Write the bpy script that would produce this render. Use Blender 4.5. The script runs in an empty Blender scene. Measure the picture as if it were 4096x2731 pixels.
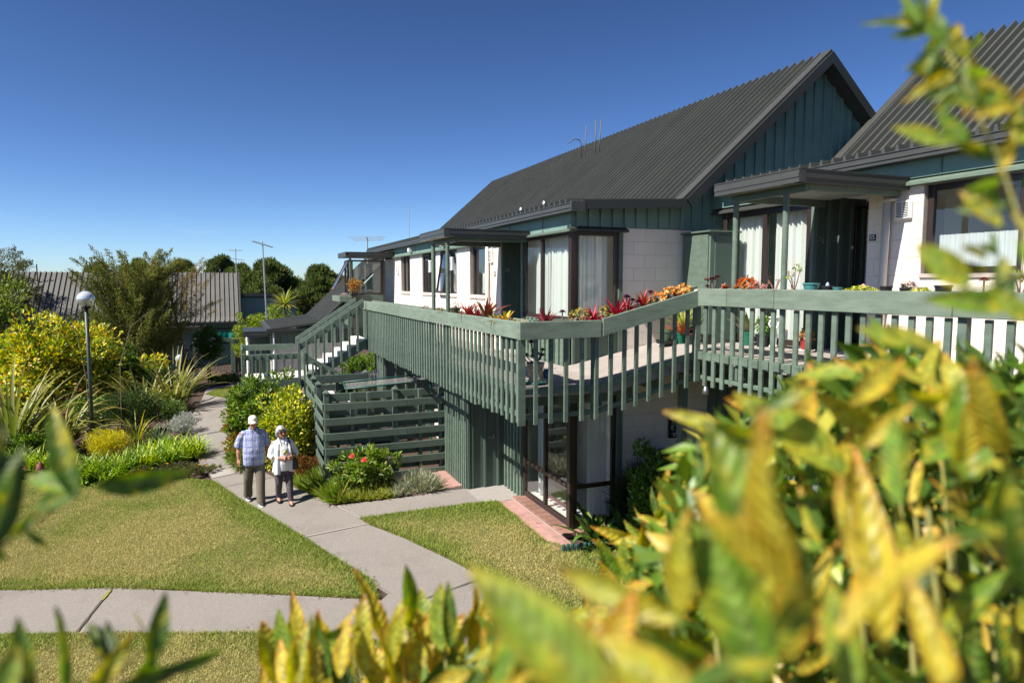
import bpy, bmesh, math, random
import numpy as np
from mathutils import Vector, Matrix
from mathutils.geometry import delaunay_2d_cdt
R = math.radians
random.seed(7); rng = np.random.default_rng(11)
scene = bpy.context.scene
COL = scene.collection

# ------------------------------------------------------------------ camera
cd = bpy.data.cameras.new('camera'); cam = bpy.data.objects.new('camera', cd); COL.objects.link(cam)
cam.location = (0, 0, 3.81); cam.rotation_euler = (R(90 - 4.9), 0, R(-22.3))
cd.lens = 24; cd.sensor_width = 36; cd.clip_start = 0.05; cd.clip_end = 3000
cd.dof.use_dof = True; cd.dof.focus_distance = 13.0; cd.dof.aperture_fstop = 1.8; cd.dof.aperture_blades = 0
scene.camera = cam

# ------------------------------------------------------------------ sky and sun
SUN_EL, SUN_AZ = 48.5, 100.0          # azimuth measured from +Y towards -X
w = bpy.data.worlds.new('World'); scene.world = w; w.use_nodes = True
nt = w.node_tree; nt.nodes.clear()
sky = nt.nodes.new('ShaderNodeTexSky'); sky.sky_type = 'NISHITA'; sky.sun_disc = False
sky.sun_elevation = R(SUN_EL); sky.sun_rotation = R(-SUN_AZ)
sky.altitude = 0; sky.air_density = 0.6; sky.dust_density = 0.3; sky.ozone_density = 3.0
bg = nt.nodes.new('ShaderNodeBackground'); bg.inputs['Strength'].default_value = 0.036
wo = nt.nodes.new('ShaderNodeOutputWorld')
gam = nt.nodes.new('ShaderNodeGamma'); gam.inputs[1].default_value = 1.42          # deep polarised blue, whole dome alike
hsv = nt.nodes.new('ShaderNodeHueSaturation'); hsv.inputs['Saturation'].default_value = 1.02
nt.links.new(sky.outputs[0], gam.inputs[0]); nt.links.new(gam.outputs[0], hsv.inputs['Color']); nt.links.new(bg.outputs[0], wo.inputs[0])
# thin fair-weather cloud wisps low over the whole horizon
wtc = nt.nodes.new('ShaderNodeTexCoord'); wmp = nt.nodes.new('ShaderNodeMapping'); wmp.inputs['Scale'].default_value = (9, 9, 70)
wnz = nt.nodes.new('ShaderNodeTexNoise'); wnz.inputs['Scale'].default_value = 1.3; wnz.inputs['Detail'].default_value = 7; wnz.inputs['Roughness'].default_value = .6
wrm = nt.nodes.new('ShaderNodeMapRange'); wrm.inputs['From Min'].default_value = .60; wrm.inputs['From Max'].default_value = .82; wrm.inputs['To Max'].default_value = .32
wsp = nt.nodes.new('ShaderNodeSeparateXYZ'); wb1 = nt.nodes.new('ShaderNodeMapRange'); wb1.inputs['From Min'].default_value = .015; wb1.inputs['From Max'].default_value = .05
wb2 = nt.nodes.new('ShaderNodeMapRange'); wb2.inputs['From Min'].default_value = .095; wb2.inputs['From Max'].default_value = .05
wm1 = nt.nodes.new('ShaderNodeMath'); wm1.operation = 'MULTIPLY'; wm2 = nt.nodes.new('ShaderNodeMath'); wm2.operation = 'MULTIPLY'
wmx = nt.nodes.new('ShaderNodeMix'); wmx.data_type = 'RGBA'; wmx.inputs[7].default_value = (15, 15.5, 16.5, 1)
nt.links.new(wtc.outputs['Generated'], wmp.inputs[0]); nt.links.new(wmp.outputs[0], wnz.inputs['Vector']); nt.links.new(wnz.outputs[0], wrm.inputs[0]); nt.links.new(wtc.outputs['Generated'], wsp.inputs[0])
nt.links.new(wsp.outputs['Z'], wb1.inputs[0]); nt.links.new(wsp.outputs['Z'], wb2.inputs[0]); nt.links.new(wb1.outputs[0], wm1.inputs[0]); nt.links.new(wb2.outputs[0], wm1.inputs[1]); nt.links.new(wm1.outputs[0], wm2.inputs[0]); nt.links.new(wrm.outputs[0], wm2.inputs[1])
nt.links.new(wm2.outputs[0], wmx.inputs[0]); nt.links.new(hsv.outputs[0], wmx.inputs[6]); nt.links.new(wmx.outputs[2], bg.inputs[0])
sl = bpy.data.lights.new('sun', 'SUN'); sun = bpy.data.objects.new('sun', sl); COL.objects.link(sun)
sl.energy = 4.8; sl.angle = R(0.53); sl.color = (1.0, 0.935, 0.84)
_sd = Vector((-math.sin(R(SUN_AZ)) * math.cos(R(SUN_EL)), math.cos(R(SUN_AZ)) * math.cos(R(SUN_EL)), math.sin(R(SUN_EL))))
sun.rotation_euler = _sd.to_track_quat('Z', 'Y').to_euler(); sun.location = (-20, 5, 30)

scene.view_settings.view_transform = 'Standard'; scene.view_settings.look = 'None'
scene.view_settings.gamma = 1.0; scene.view_settings.exposure = 1.0; scene.view_settings.use_curve_mapping = False
scene.render.engine = 'CYCLES'
cy = scene.cycles
cy.use_denoising = True; cy.max_bounces = 9; cy.diffuse_bounces = 6; cy.glossy_bounces = 3; cy.transmission_bounces = 4
cy.transparent_max_bounces = 8; cy.caustics_reflective = False; cy.caustics_refractive = False
cy.sample_clamp_indirect = 6.0
scene.render.film_transparent = False

# ------------------------------------------------------------------ terrain height
def g(x, y):
    s = x * 0.379 + y * 0.925
    z = -0.09 * np.clip(3.9 - x, 0, 7) * np.clip((y - 4) / 5, 0, 1)
    t = np.clip(1 - s / 5.6, 0, 1)
    return z + 2.2 * t * t * (3 - 2 * t)

# ------------------------------------------------------------------ object helpers
ORG = {}
def setp(o, label=None, cat=None, group=None, kind=None):
    if label: o['label'] = label
    if cat: o['category'] = cat
    if group: o['group'] = group
    if kind: o['kind'] = kind
    return o
def link(o, parent=None):
    COL.objects.link(o)
    if parent is not None: o.parent = parent
    return o
def thing(name, loc, label, cat, group=None):
    o = bpy.data.objects.new(name, None); o.empty_display_size = 0.2
    o.location = loc; link(o); ORG[o.name] = Vector(loc)
    return setp(o, label, cat, group)
def org(p): return ORG.get(p.name, Vector((0, 0, 0))) if p is not None else Vector((0, 0, 0))
def mesh_obj(name, verts, faces, mat, parent=None, smooth=False, cols=None, uvs=None):
    """verts in world coordinates (numpy Nx3 or list); origin = parent's origin, or base of the mesh"""
    v = np.asarray(verts, dtype=np.float32).reshape(-1, 3)
    if parent is not None: o0 = np.array(org(parent))
    else:
        o0 = np.array([(v[:, 0].min() + v[:, 0].max()) / 2, (v[:, 1].min() + v[:, 1].max()) / 2, v[:, 2].min()])
    me = bpy.data.meshes.new(name)
    if isinstance(faces, np.ndarray):
        k = faces.shape[1]; n = len(faces)
        me.vertices.add(len(v)); me.vertices.foreach_set('co', (v - o0).astype(np.float32).ravel())
        me.loops.add(n * k); me.loops.foreach_set('vertex_index', faces.astype(np.int32).ravel())
        me.polygons.add(n); me.polygons.foreach_set('loop_start', np.arange(0, n * k, k, dtype=np.int32))
        me.update(calc_edges=True)
    else:
        me.from_pydata([tuple(p) for p in (v - o0)], [], faces)
    if smooth: me.polygons.foreach_set('use_smooth', np.ones(len(me.polygons), dtype=bool))
    if cols is not None:
        a = me.color_attributes.new('Col', 'FLOAT_COLOR', 'POINT')
        c = np.ones((len(v), 4), dtype=np.float32); c[:, :3] = cols; a.data.foreach_set('color', c.ravel())
    if uvs is not None:   # per vertex u,v
        a = me.attributes.new('uvv', 'FLOAT2', 'POINT'); a.data.foreach_set('vector', np.asarray(uvs, dtype=np.float32).ravel())
    me.materials.append(mat); me.validate(); me.update()
    o = bpy.data.objects.new(name, me); link(o, parent)
    if parent is None: o.location = o0
    ORG[o.name] = Vector(o0)
    return o
class MB:
    def __init__(s): s.v = []; s.f = []
    def box(s, x0, x1, y0, y1, z0, z1):
        n = len(s.v)
        s.v += [(x0, y0, z0), (x1, y0, z0), (x1, y1, z0), (x0, y1, z0), (x0, y0, z1), (x1, y0, z1), (x1, y1, z1), (x0, y1, z1)]
        s.f += [tuple(n + i for i in q) for q in ((0, 3, 2, 1), (4, 5, 6, 7), (0, 1, 5, 4), (1, 2, 6, 5), (2, 3, 7, 6), (3, 0, 4, 7))]
        return s
    def hexa(s, p):   # 8 corner points in box order
        n = len(s.v); s.v += [tuple(q) for q in p]
        s.f += [tuple(n + i for i in q) for q in ((0, 3, 2, 1), (4, 5, 6, 7), (0, 1, 5, 4), (1, 2, 6, 5), (2, 3, 7, 6), (3, 0, 4, 7))]
        return s
    def tube(s, pts, rad, seg=8, cap=True):
        pts = [Vector(p) for p in pts]; rr = rad if isinstance(rad, (list, tuple)) else [rad] * len(pts)
        n0 = len(s.v); up = Vector((0, 0, 1)); prev = None
        for i, p in enumerate(pts):
            d = (pts[min(i + 1, len(pts) - 1)] - pts[max(i - 1, 0)]).normalized()
            if prev is None:
                a = d.cross(up) if abs(d.z) < 0.95 else d.cross(Vector((1, 0, 0)))
            else: a = prev - d * prev.dot(d)
            a.normalize(); prev = a; b = d.cross(a)
            for k in range(seg):
                t = 2 * math.pi * k / seg
                s.v.append(tuple(p + (a * math.cos(t) + b * math.sin(t)) * rr[i]))
        for i in range(len(pts) - 1):
            for k in range(seg):
                a0 = n0 + i * seg + k; a1 = n0 + i * seg + (k + 1) % seg
                s.f.append((a0, a1, a1 + seg, a0 + seg))
        if cap:
            s.f.append(tuple(n0 + k for k in reversed(range(seg)))); m = n0 + (len(pts) - 1) * seg
            s.f.append(tuple(m + k for k in range(seg)))
        return s
    def lathe(s, prof, cx, cy, seg=20, sx=1, sy=1, cap=True):
        n0 = len(s.v)
        for (r, z) in prof:
            for k in range(seg):
                t = 2 * math.pi * k / seg; s.v.append((cx + r * sx * math.cos(t), cy + r * sy * math.sin(t), z))
        for i in range(len(prof) - 1):
            for k in range(seg):
                a0 = n0 + i * seg + k; a1 = n0 + i * seg + (k + 1) % seg
                s.f.append((a0, a1, a1 + seg, a0 + seg))
        if cap:
            s.f.append(tuple(n0 + k for k in reversed(range(seg)))); m = n0 + (len(prof) - 1) * seg
            s.f.append(tuple(m + k for k in range(seg)))
        return s
    def prism(s, poly, axis, a, b):
        """poly: list of 2D points; axis 'y': (x,z) extruded a..b in y; 'x': (y,z); 'z': (x,y)"""
        n0 = len(s.v); m = len(poly)
        for c in (a, b):
            for (p, q) in poly:
                s.v.append({'y': (p, c, q), 'x': (c, p, q), 'z': (p, q, c)}[axis])
        s.f.append(tuple(n0 + i for i in range(m))); s.f.append(tuple(n0 + m + i for i in reversed(range(m))))
        for i in range(m):
            j = (i + 1) % m; s.f.append((n0 + i, n0 + m + i, n0 + m + j, n0 + j))
        return s
    def rot(s, piv, axis, ang):
        M = Matrix.Rotation(ang, 4, axis); p = Vector(piv)
        s.v = [tuple(M @ (Vector(q) - p) + p) for q in s.v]; return s
    def build(s, name, mat, parent=None, smooth=False, bevel=0):
        o = mesh_obj(name, s.v, s.f, mat, parent, smooth)
        bm = bmesh.new(); bm.from_mesh(o.data); bmesh.ops.recalc_face_normals(bm, faces=bm.faces)
        if bevel:
            bmesh.ops.bevel(bm, geom=bm.edges[:], offset=bevel, segments=1, affect='EDGES', clamp_overlap=True)
        bm.to_mesh(o.data); bm.free(); o.data.update()
        return o
_boxc = {}
def boxo(name, parent, mat, ext, bevel=0.004):
    """one shared-mesh box object with chamfered edges, ext=(x0,x1,y0,y1,z0,z1) world"""
    x0, x1, y0, y1, z0, z1 = ext
    d = (round(abs(x1 - x0), 3), round(abs(y1 - y0), 3), round(abs(z1 - z0), 3)); key = (d, mat.name, bevel)
    me = _boxc.get(key)
    if me is None:
        bm = bmesh.new(); bmesh.ops.create_cube(bm, size=1.0)
        for v in bm.verts: v.co = Vector((v.co.x * d[0], v.co.y * d[1], v.co.z * d[2]))
        if bevel: bmesh.ops.bevel(bm, geom=bm.edges[:], offset=min(bevel, min(d) * 0.3), segments=1, affect='EDGES')
        me = bpy.data.meshes.new(name); bm.to_mesh(me); bm.free(); me.materials.append(mat); _boxc[key] = me
    o = bpy.data.objects.new(name, me); link(o, parent)
    c = Vector(((x0 + x1) / 2, (y0 + y1) / 2, (z0 + z1) / 2)); o.location = c - org(parent); ORG[o.name] = c
    return o
def FB(f, pl, u0, u1, z0, z1, d0, d1):
    return (pl - d1, pl - d0, u0, u1, z0, z1) if f == 'A' else (u0, u1, pl - d1, pl - d0, z0, z1)

# ------------------------------------------------------------------ materials
MATS = {}
def nmat(name):
    m = bpy.data.materials.new(name); m.use_nodes = True; t = m.node_tree
    return m, t, t.nodes['Principled BSDF'], t.nodes['Material Output']
def N(t, typ, **k):
    n = t.nodes.new(typ)
    for a, b in k.items(): setattr(n, a, b)
    return n
def mat(name, col, rough=0.6, var=0.12, scale=6.0, bump=0.0, bscale=60.0, spec=0.4, metal=0.0, stretch=None, dirt=None, rand=0.0, detail=4.0):
    """procedural surface: base colour varied by world-space noise, fine bump, optional dirt tint"""
    m, t, p, out = nmat(name)
    geo = N(t, 'ShaderNodeNewGeometry'); mp = N(t, 'ShaderNodeMapping')
    if stretch: mp.inputs['Scale'].default_value = stretch
    t.links.new(geo.outputs['Position'], mp.inputs['Vector'])
    nz = N(t, 'ShaderNodeTexNoise'); nz.inputs['Scale'].default_value = scale; nz.inputs['Detail'].default_value = detail
    t.links.new(mp.outputs[0], nz.inputs['Vector'])
    mr = N(t, 'ShaderNodeMapRange'); mr.inputs['From Min'].default_value = 0.3; mr.inputs['From Max'].default_value = 0.7
    mr.inputs['To Min'].default_value = 1 - var; mr.inputs['To Max'].default_value = 1 + var
    t.links.new(nz.outputs[0], mr.inputs['Value'])
    val = mr.outputs[0]
    if rand:
        oi = N(t, 'ShaderNodeObjectInfo'); r2 = N(t, 'ShaderNodeMapRange')
        r2.inputs['To Min'].default_value = 1 - rand; r2.inputs['To Max'].default_value = 1 + rand
        t.links.new(oi.outputs['Random'], r2.inputs['Value'])
        mu = N(t, 'ShaderNodeMath', operation='MULTIPLY'); t.links.new(val, mu.inputs[0]); t.links.new(r2.outputs[0], mu.inputs[1]); val = mu.outputs[0]
    mix = N(t, 'ShaderNodeVectorMath', operation='SCALE'); mix.inputs[0].default_value = col[:3]
    t.links.new(val, mix.inputs['Scale']); colout = mix.outputs[0]
    if dirt:
        dc, amt, dscale = dirt
        n2 = N(t, 'ShaderNodeTexNoise'); n2.inputs['Scale'].default_value = dscale; n2.inputs['Detail'].default_value = 6; n2.inputs['Roughness'].default_value = 0.7
        t.links.new(mp.outputs[0], n2.inputs['Vector'])
        r3 = N(t, 'ShaderNodeMapRange'); r3.inputs['From Min'].default_value = 0.5; r3.inputs['From Max'].default_value = 0.8; r3.inputs['To Max'].default_value = amt
        t.links.new(n2.outputs[0], r3.inputs['Value'])
        mx = N(t, 'ShaderNodeMix', data_type='RGBA'); t.links.new(r3.outputs[0], mx.inputs[0]); t.links.new(colout, mx.inputs[6]); mx.inputs[7].default_value = (*dc, 1)
        colout = mx.outputs[2]
    t.links.new(colout, p.inputs['Base Color'])
    p.inputs['Roughness'].default_value = rough; p.inputs['Specular IOR Level'].default_value = spec; p.inputs['Metallic'].default_value = metal
    if bump:
        n3 = N(t, 'ShaderNodeTexNoise'); n3.inputs['Scale'].default_value = bscale; n3.inputs['Detail'].default_value = 3
        t.links.new(mp.outputs[0], n3.inputs['Vector'])
        b = N(t, 'ShaderNodeBump'); b.inputs['Strength'].default_value = bump; b.inputs['Distance'].default_value = 0.01
        t.links.new(n3.outputs[0], b.inputs['Height']); t.links.new(b.outputs[0], p.inputs['Normal'])
    MATS[name] = m
    return m
def leafmat(name, rough=0.45, trans=0.35, attr=True, col=(.1, .2, .03), spec=0.4, rand=0.25):
    """foliage: colour from the leaf's own vertex colour, partly translucent"""
    m, t, p, out = nmat(name)
    if attr:
        a = N(t, 'ShaderNodeVertexColor'); a.layer_name = 'Col'; c = a.outputs[0]
    else:
        rgb = N(t, 'ShaderNodeRGB'); rgb.outputs[0].default_value = (*col, 1); c = rgb.outputs[0]
    oi = N(t, 'ShaderNodeObjectInfo'); r2 = N(t, 'ShaderNodeMapRange'); r2.inputs['To Min'].default_value = 1 - rand; r2.inputs['To Max'].default_value = 1 + rand
    t.links.new(oi.outputs['Random'], r2.inputs['Value'])
    sc = N(t, 'ShaderNodeVectorMath', operation='SCALE'); t.links.new(c, sc.inputs[0]); t.links.new(r2.outputs[0], sc.inputs['Scale'])
    t.links.new(sc.outputs[0], p.inputs['Base Color']); p.inputs['Roughness'].default_value = rough; p.inputs['Specular IOR Level'].default_value = spec
    tr = N(t, 'ShaderNodeBsdfTranslucent'); hs = N(t, 'ShaderNodeHueSaturation'); hs.inputs['Saturation'].default_value = 1.15; hs.inputs['Value'].default_value = 1.6
    t.links.new(sc.outputs[0], hs.inputs['Color']); t.links.new(hs.outputs[0], tr.inputs[0])
    mx = N(t, 'ShaderNodeMixShader'); mx.inputs[0].default_value = trans
    t.links.new(p.outputs[0], mx.inputs[1]); t.links.new(tr.outputs[0], mx.inputs[2]); t.links.new(mx.outputs[0], out.inputs[0])
    return m
def glassmat(name, tint=(0.93, 0.96, 0.95), refl=1.0):
    m, t, p, out = nmat(name); t.nodes.remove(p)
    tr = N(t, 'ShaderNodeBsdfTransparent'); tr.inputs[0].default_value = (*tint, 1)
    gl = N(t, 'ShaderNodeBsdfGlossy'); gl.inputs['Roughness'].default_value = 0.0; gl.inputs['Color'].default_value = (0.95, 0.97, 1, 1)
    fr = N(t, 'ShaderNodeFresnel'); fr.inputs[0].default_value = 1.55
    mu = N(t, 'ShaderNodeMath', operation='MULTIPLY'); mu.inputs[1].default_value = refl; mu.use_clamp = True; t.links.new(fr.outputs[0], mu.inputs[0])
    geo = N(t, 'ShaderNodeNewGeometry'); sb = N(t, 'ShaderNodeMath', operation='SUBTRACT'); sb.inputs[0].default_value = 1.0; t.links.new(geo.outputs['Backfacing'], sb.inputs[1])
    m2 = N(t, 'ShaderNodeMath', operation='MULTIPLY'); t.links.new(mu.outputs[0], m2.inputs[0]); t.links.new(sb.outputs[0], m2.inputs[1])
    mx = N(t, 'ShaderNodeMixShader'); t.links.new(m2.outputs[0], mx.inputs[0]); t.links.new(tr.outputs[0], mx.inputs[1]); t.links.new(gl.outputs[0], mx.inputs[2])
    t.links.new(mx.outputs[0], out.inputs[0]); return m

M_plank = mat('paint_pale_green', (.168, .218, .170), 0.6, 0.16, 3.0, 0.5, 90, 0.3, stretch=(1.2, 1.2, 7), dirt=((.085, .11, .08), .55, 2.2), rand=.10)
M_slat = mat('paint_mid_green', (.118, .165, .128), 0.6, 0.16, 6.0, 0.5, 110, 0.3, stretch=(1, 1, 2.5), rand=.13, dirt=((.06, .085, .065), .5, 2.5))
M_dkgreen = mat('paint_dark_green', (.098, .136, .108), 0.55, 0.10, 4.0, 0.3, 80, 0.35, rand=.06, dirt=((.06, .08, .07), .4, 3.0))
M_clad = mat('cladding_green', (.115, .16, .13), 0.6, 0.10, 2.5, 0.2, 40, 0.3, rand=.05)
M_gable = mat('cladding_bluegreen', (.17, .265, .23), 0.6, 0.10, 2.5, 0.2, 40, 0.3, rand=.05)
M_door = mat('panel_deep_green', (.08, .12, .10), 0.55, 0.08, 4.0, 0.1, 40, 0.35)
M_block = mat('painted_block', (.78, .70, .62), 0.7, 0.04, 2.0, 0.35, 45, 0.25, rand=.025, dirt=((.5, .45, .4), .25, 1.6))
M_joint = mat('block_joint', (.62, .56, .50), 0.8, 0.05, 4.0)
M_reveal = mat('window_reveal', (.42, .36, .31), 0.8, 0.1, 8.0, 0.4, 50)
M_frame = mat('brown_aluminium', (.030, .020, .017), 0.35, 0.06, 6.0, spec=0.5)
M_roof = mat('roof_charcoal', (.056, .060, .055), 0.5, 0.10, 1.2, 0.0, spec=0.35, dirt=((.08, .08, .07), .4, .7), rand=.06)
M_roofdk = mat('roof_trim', (.036, .040, .037), 0.45, 0.06, 3.0, spec=0.4)
M_gutter = mat('gutter_grey', (.054, .055, .050), 0.42, 0.07, 4.0, spec=0.45)
M_soffit = mat('soffit', (.24, .27, .25), 0.7, 0.05, 3.0)
M_conc = mat('walkway_concrete', (.33, .295, .27), 0.85, 0.10, 5.0, 0.5, 150, 0.2, dirt=((.25, .22, .19), .35, 1.8))
M_path = mat('path_aggregate', (.24, .218, .198), 0.9, 0.24, 60.0, 0.9, 130, 0.2, dirt=((.15, .13, .115), .6, .9), detail=8)
M_pale = mat('pale_concrete', (.30, .28, .26), 0.85, 0.08, 12.0, 0.3, 100, 0.2, dirt=((.28, .25, .22), .4, 2.0))
M_paver = mat('pink_paver', (.38, .225, .195), 0.85, 0.12, 8.0, 0.4, 120, 0.2, rand=.10, dirt=((.40, .25, .22), .4, 4))
M_brick = mat('brown_brick', (.24, .135, .105), 0.75, 0.15, 15.0, 0.4, 100, 0.25, rand=.2)
M_soil = mat('bark_soil', (.075, .052, .040), 0.95, 0.5, 35.0, 1.0, 60, 0.1, detail=8)
M_turf = mat('turf', (.135, .125, .045), 0.95, 0.3, 25.0, 1.0, 80, 0.1, detail=8)
M_field = mat('distant_ground', (.075, .095, .04), 0.95, 0.3, 0.2, 0, 10, 0.1)
M_white = mat('white_paint', (.80, .79, .77), 0.5, 0.03, 5.0)
M_stepw = mat('white_steps', (.72, .69, .66), 0.7, 0.06, 5.0, 0.2, 60, dirt=((.45, .42, .38), .3, 3))
M_cream = mat('cream_pvc', (.60, .54, .47), 0.45, 0.04, 5.0)
M_steel = mat('grey_steel', (.35, .35, .36), 0.35, 0.08, 10, metal=0.9)
M_alu = mat('aerial_metal', (.55, .55, .55), 0.4, 0.08, 10, metal=0.7)
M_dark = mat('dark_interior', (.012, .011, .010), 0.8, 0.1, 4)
M_room = mat('room_wall', (.78, .74, .69), 0.9, 0.04, 2)
M_carpet = mat('room_carpet', (.50, .46, .43), 0.95, 0.06, 20)
M_curt = leafmat('curtain_fabric', 0.8, 0.30, attr=False, col=(.80, .79, .77), spec=0.1, rand=.03)
M_lace = leafmat('lace_fabric', 0.85, 0.35, attr=False, col=(.82, .82, .82), spec=0.1, rand=.02)
M_glass = glassmat('window_glass', refl=1.5)
M_glass_pale = glassmat('window_glass_pale', refl=3.2)
M_glass_low = glassmat('window_glass_low', refl=2.4)
M_glass_up = glassmat('window_glass_soft', refl=0.8)
# ================================================================== GROUND
def vnoise(x, y, s, seed=0):
    """smooth value noise 0..1 (numpy)"""
    r = np.random.default_rng(seed); T = r.random((64, 64)); X = np.asarray(x) * s + 500; Y = np.asarray(y) * s + 500
    xi = np.floor(X).astype(int); yi = np.floor(Y).astype(int); fx = X - xi; fy = Y - yi
    fx = fx * fx * (3 - 2 * fx); fy = fy * fy * (3 - 2 * fy)
    a = T[xi % 64, yi % 64]; b = T[(xi + 1) % 64, yi % 64]; c = T[xi % 64, (yi + 1) % 64]; d = T[(xi + 1) % 64, (yi + 1) % 64]
    return (a * (1 - fx) + b * fx) * (1 - fy) + (c * (1 - fx) + d * fx) * fy
def inpoly(px, py, poly):
    ins = np.zeros(len(px), bool); n = len(poly); j = n - 1
    for i in range(n):
        xi, yi = poly[i]; xj, yj = poly[j]
        c = ((yi > py) != (yj > py)) & (px < (xj - xi) * (py - yi) / (yj - yi + 1e-12) + xi)
        ins ^= c; j = i
    return ins
def terrain():
    def ax(lo, hi, f0, f1, st):
        a = np.arange(f0, f1 + 1e-6, st); l = f0 - np.geomspace(st, f0 - lo, 16)[::1]; h = f1 + np.geomspace(st, hi - f1, 16)
        return np.unique(np.concatenate([l, a, h]))
    xs = ax(-1500, 1500, -16, 14, 0.5); ys = ax(-60, 2500, -2, 44, 0.5)
    X, Y = np.meshgrid(xs, ys, indexing='ij'); Z = g(X, Y) - 0.05 + (vnoise(X, Y, 1.3, 3) - .5) * 0.03
    n, m = X.shape; v = np.stack([X, Y, Z], -1).reshape(-1, 3)
    i = np.arange(n * m).reshape(n, m)
    f = np.stack([i[:-1, :-1], i[1:, :-1], i[1:, 1:], i[:-1, 1:]], -1).reshape(-1, 4)
    o = mesh_obj('ground', v, f, M_soil); o.data.materials.append(M_field)
    c = v[f].mean(1); far = ((c[:, 1] > 46) | (np.abs(c[:, 0]) > 22)).astype(np.int32)
    o.data.polygons.foreach_set('material_index', far)
    setp(o, kind='structure')
terrain()
def sheet(name, poly, off, material, step=0.35, parent=None, skirt=0.06):
    P = np.array(poly, float); lo = P.min(0); hi = P.max(0)
    gx, gy = np.meshgrid(np.arange(lo[0], hi[0], step) + .013, np.arange(lo[1], hi[1], step) + .017)
    gx = gx.ravel(); gy = gy.ravel(); k = inpoly(gx, gy, poly)
    pts = [Vector(p) for p in poly] + [Vector((a, b)) for a, b in zip(gx[k], gy[k])]
    # densify the outline
    vv, ee, ff, *_ = delaunay_2d_cdt(pts, [], [list(range(len(poly)))], 1, 1e-4)
    V = [(p.x, p.y, float(g(p.x, p.y)) + off) for p in vv]
    F = [tuple(q) for q in ff]
    n = len(V)
    if skirt:
        cnt = {}
        for q in F:
            for a, b in zip(q, q[1:] + q[:1]): cnt[(a, b)] = 1
        bot = [(x, y, z - skirt) for x, y, z in V]; V = V + bot
        for (a, b) in list(cnt):
            if (b, a) not in cnt: F.append((b, a, a + n, b + n))
    return mesh_obj(name, V, F, material, parent)
MAIN_L = [(-1.08, 28.51), (-1.21, 26.11), (-1.32, 24.07), (-1.35, 21.03), (-1.1, 19.16), (-0.8, 17.4), (-0.6, 16.4), (-0.43, 15.42), (-0.25, 14.75), (-0.06, 14.09), (0.13, 13.5), (0.41, 12.71), (0.68, 11.88), (0.96, 11.05), (1.23, 10.16), (1.46, 9.46), (1.61, 9.03), (1.8, 8.4)]
MAIN_R = [(-0.26, 26.64), (-0.25, 24.75), (-0.24, 22.73), (-0.18, 20.07), (0.05, 18.05), (0.57, 15.46), (1.03, 14.04), (1.33, 13.22), (1.61, 12.37), (1.9, 11.44), (1.97, 11.1), (2.37, 10.14), (2.74, 9.04), (2.97, 8.2), (3.25, 7.2), (3.5, 6.2)]
LOW_T = [(-7, 13.6), (-5, 12.6), (-3.24, 11.66), (-1.72, 10.83), (-0.3, 9.8), (0.76, 9.03), (1.62, 8.3)]
LOW_B = [(-6.6, 12.1), (-4.6, 11.0), (-2.83, 10.06), (-1.27, 9.17), (0.38, 8.08), (1.3, 7.3), (2.2, 6.3)]
setp(sheet('garden_path', MAIN_L + [(2.3, 6.4)] + MAIN_R[::-1], 0.0, M_path), kind='structure')
setp(sheet('lower_path', LOW_T + [(1.75, 8.45), (1.9, 8.2), (2.3, 6.5)] + LOW_B[::-1], 0.004, M_path), kind='structure')
setp(sheet('side_path', [(1.61, 12.37), (2.58, 12.09), (3.41, 11.96), (3.9, 11.8), (3.9, 10.9), (3.35, 10.96), (1.9, 11.44)], 0.008, M_path), kind='structure')
setp(sheet('door_step_slab', [(3.9, 11.8), (4.95, 11.74), (4.62, 10.87), (4.19, 10.87), (3.9, 10.9)], 0.012, M_pale), kind='structure')
setp(sheet('far_path', [(-1.1, 28.4), (-1.05, 30.2), (3.4, 30.2), (3.4, 29.5), (-0.6, 29.5)], 0.0, M_path), kind='structure')
# expansion joints and the mossy crack
M_jointdk = mat('path_joint', (.075, .062, .05), 0.95, 0.3, 40)
M_moss = mat('joint_moss', (.20, .20, .05), 0.95, 0.3, 60)
M_jpale = mat('path_joint_pale', (.33, .30, .27), 0.95, 0.2, 40)
def strip(name, a, b, wd, mt, off=0.016):
    a = Vector(a); b = Vector(b); d = (b - a).normalized(); n = Vector((-d.y, d.x)) * wd / 2
    k = 9; V = []; F = []
    for i in range(k):
        p = a.lerp(b, i / (k - 1)) + n * random.uniform(-.25, .25)
        ww = random.uniform(.6, 1.3)
        for s in (-1, 1): q = p + n * s * ww; V.append((q.x, q.y, float(g(q.x, q.y)) + off))
    for i in range(k - 1): F.append((2 * i, 2 * i + 1, 2 * i + 3, 2 * i + 2))
    o = mesh_obj(name, V, F, mt); return setp(o, kind='structure')
strip('path_joint', (-1.70, 10.80), (-1.92, 9.55), .035, M_jointdk)
strip('path_joint', (-1.715, 10.72), (-1.77, 10.42), .06, M_moss, .020)
strip('path_joint', (0.96, 11.14), (1.97, 11.10), .025, M_jpale)
strip('path_joint', (1.95, 8.0), (2.95, 8.2), .02, M_jointdk)
strip('path_joint', (-0.30, 14.95), (0.72, 15.0), .02, M_jointdk)
strip('path_joint', (1.61, 12.35), (1.9, 11.46), .02, M_jpale)
setp(sheet('path_patch', [(-.6, 16.35), (.3, 16.45), (.42, 15.95), (-.5, 15.8)], 0.012, M_pale, skirt=0), kind='structure')
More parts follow.
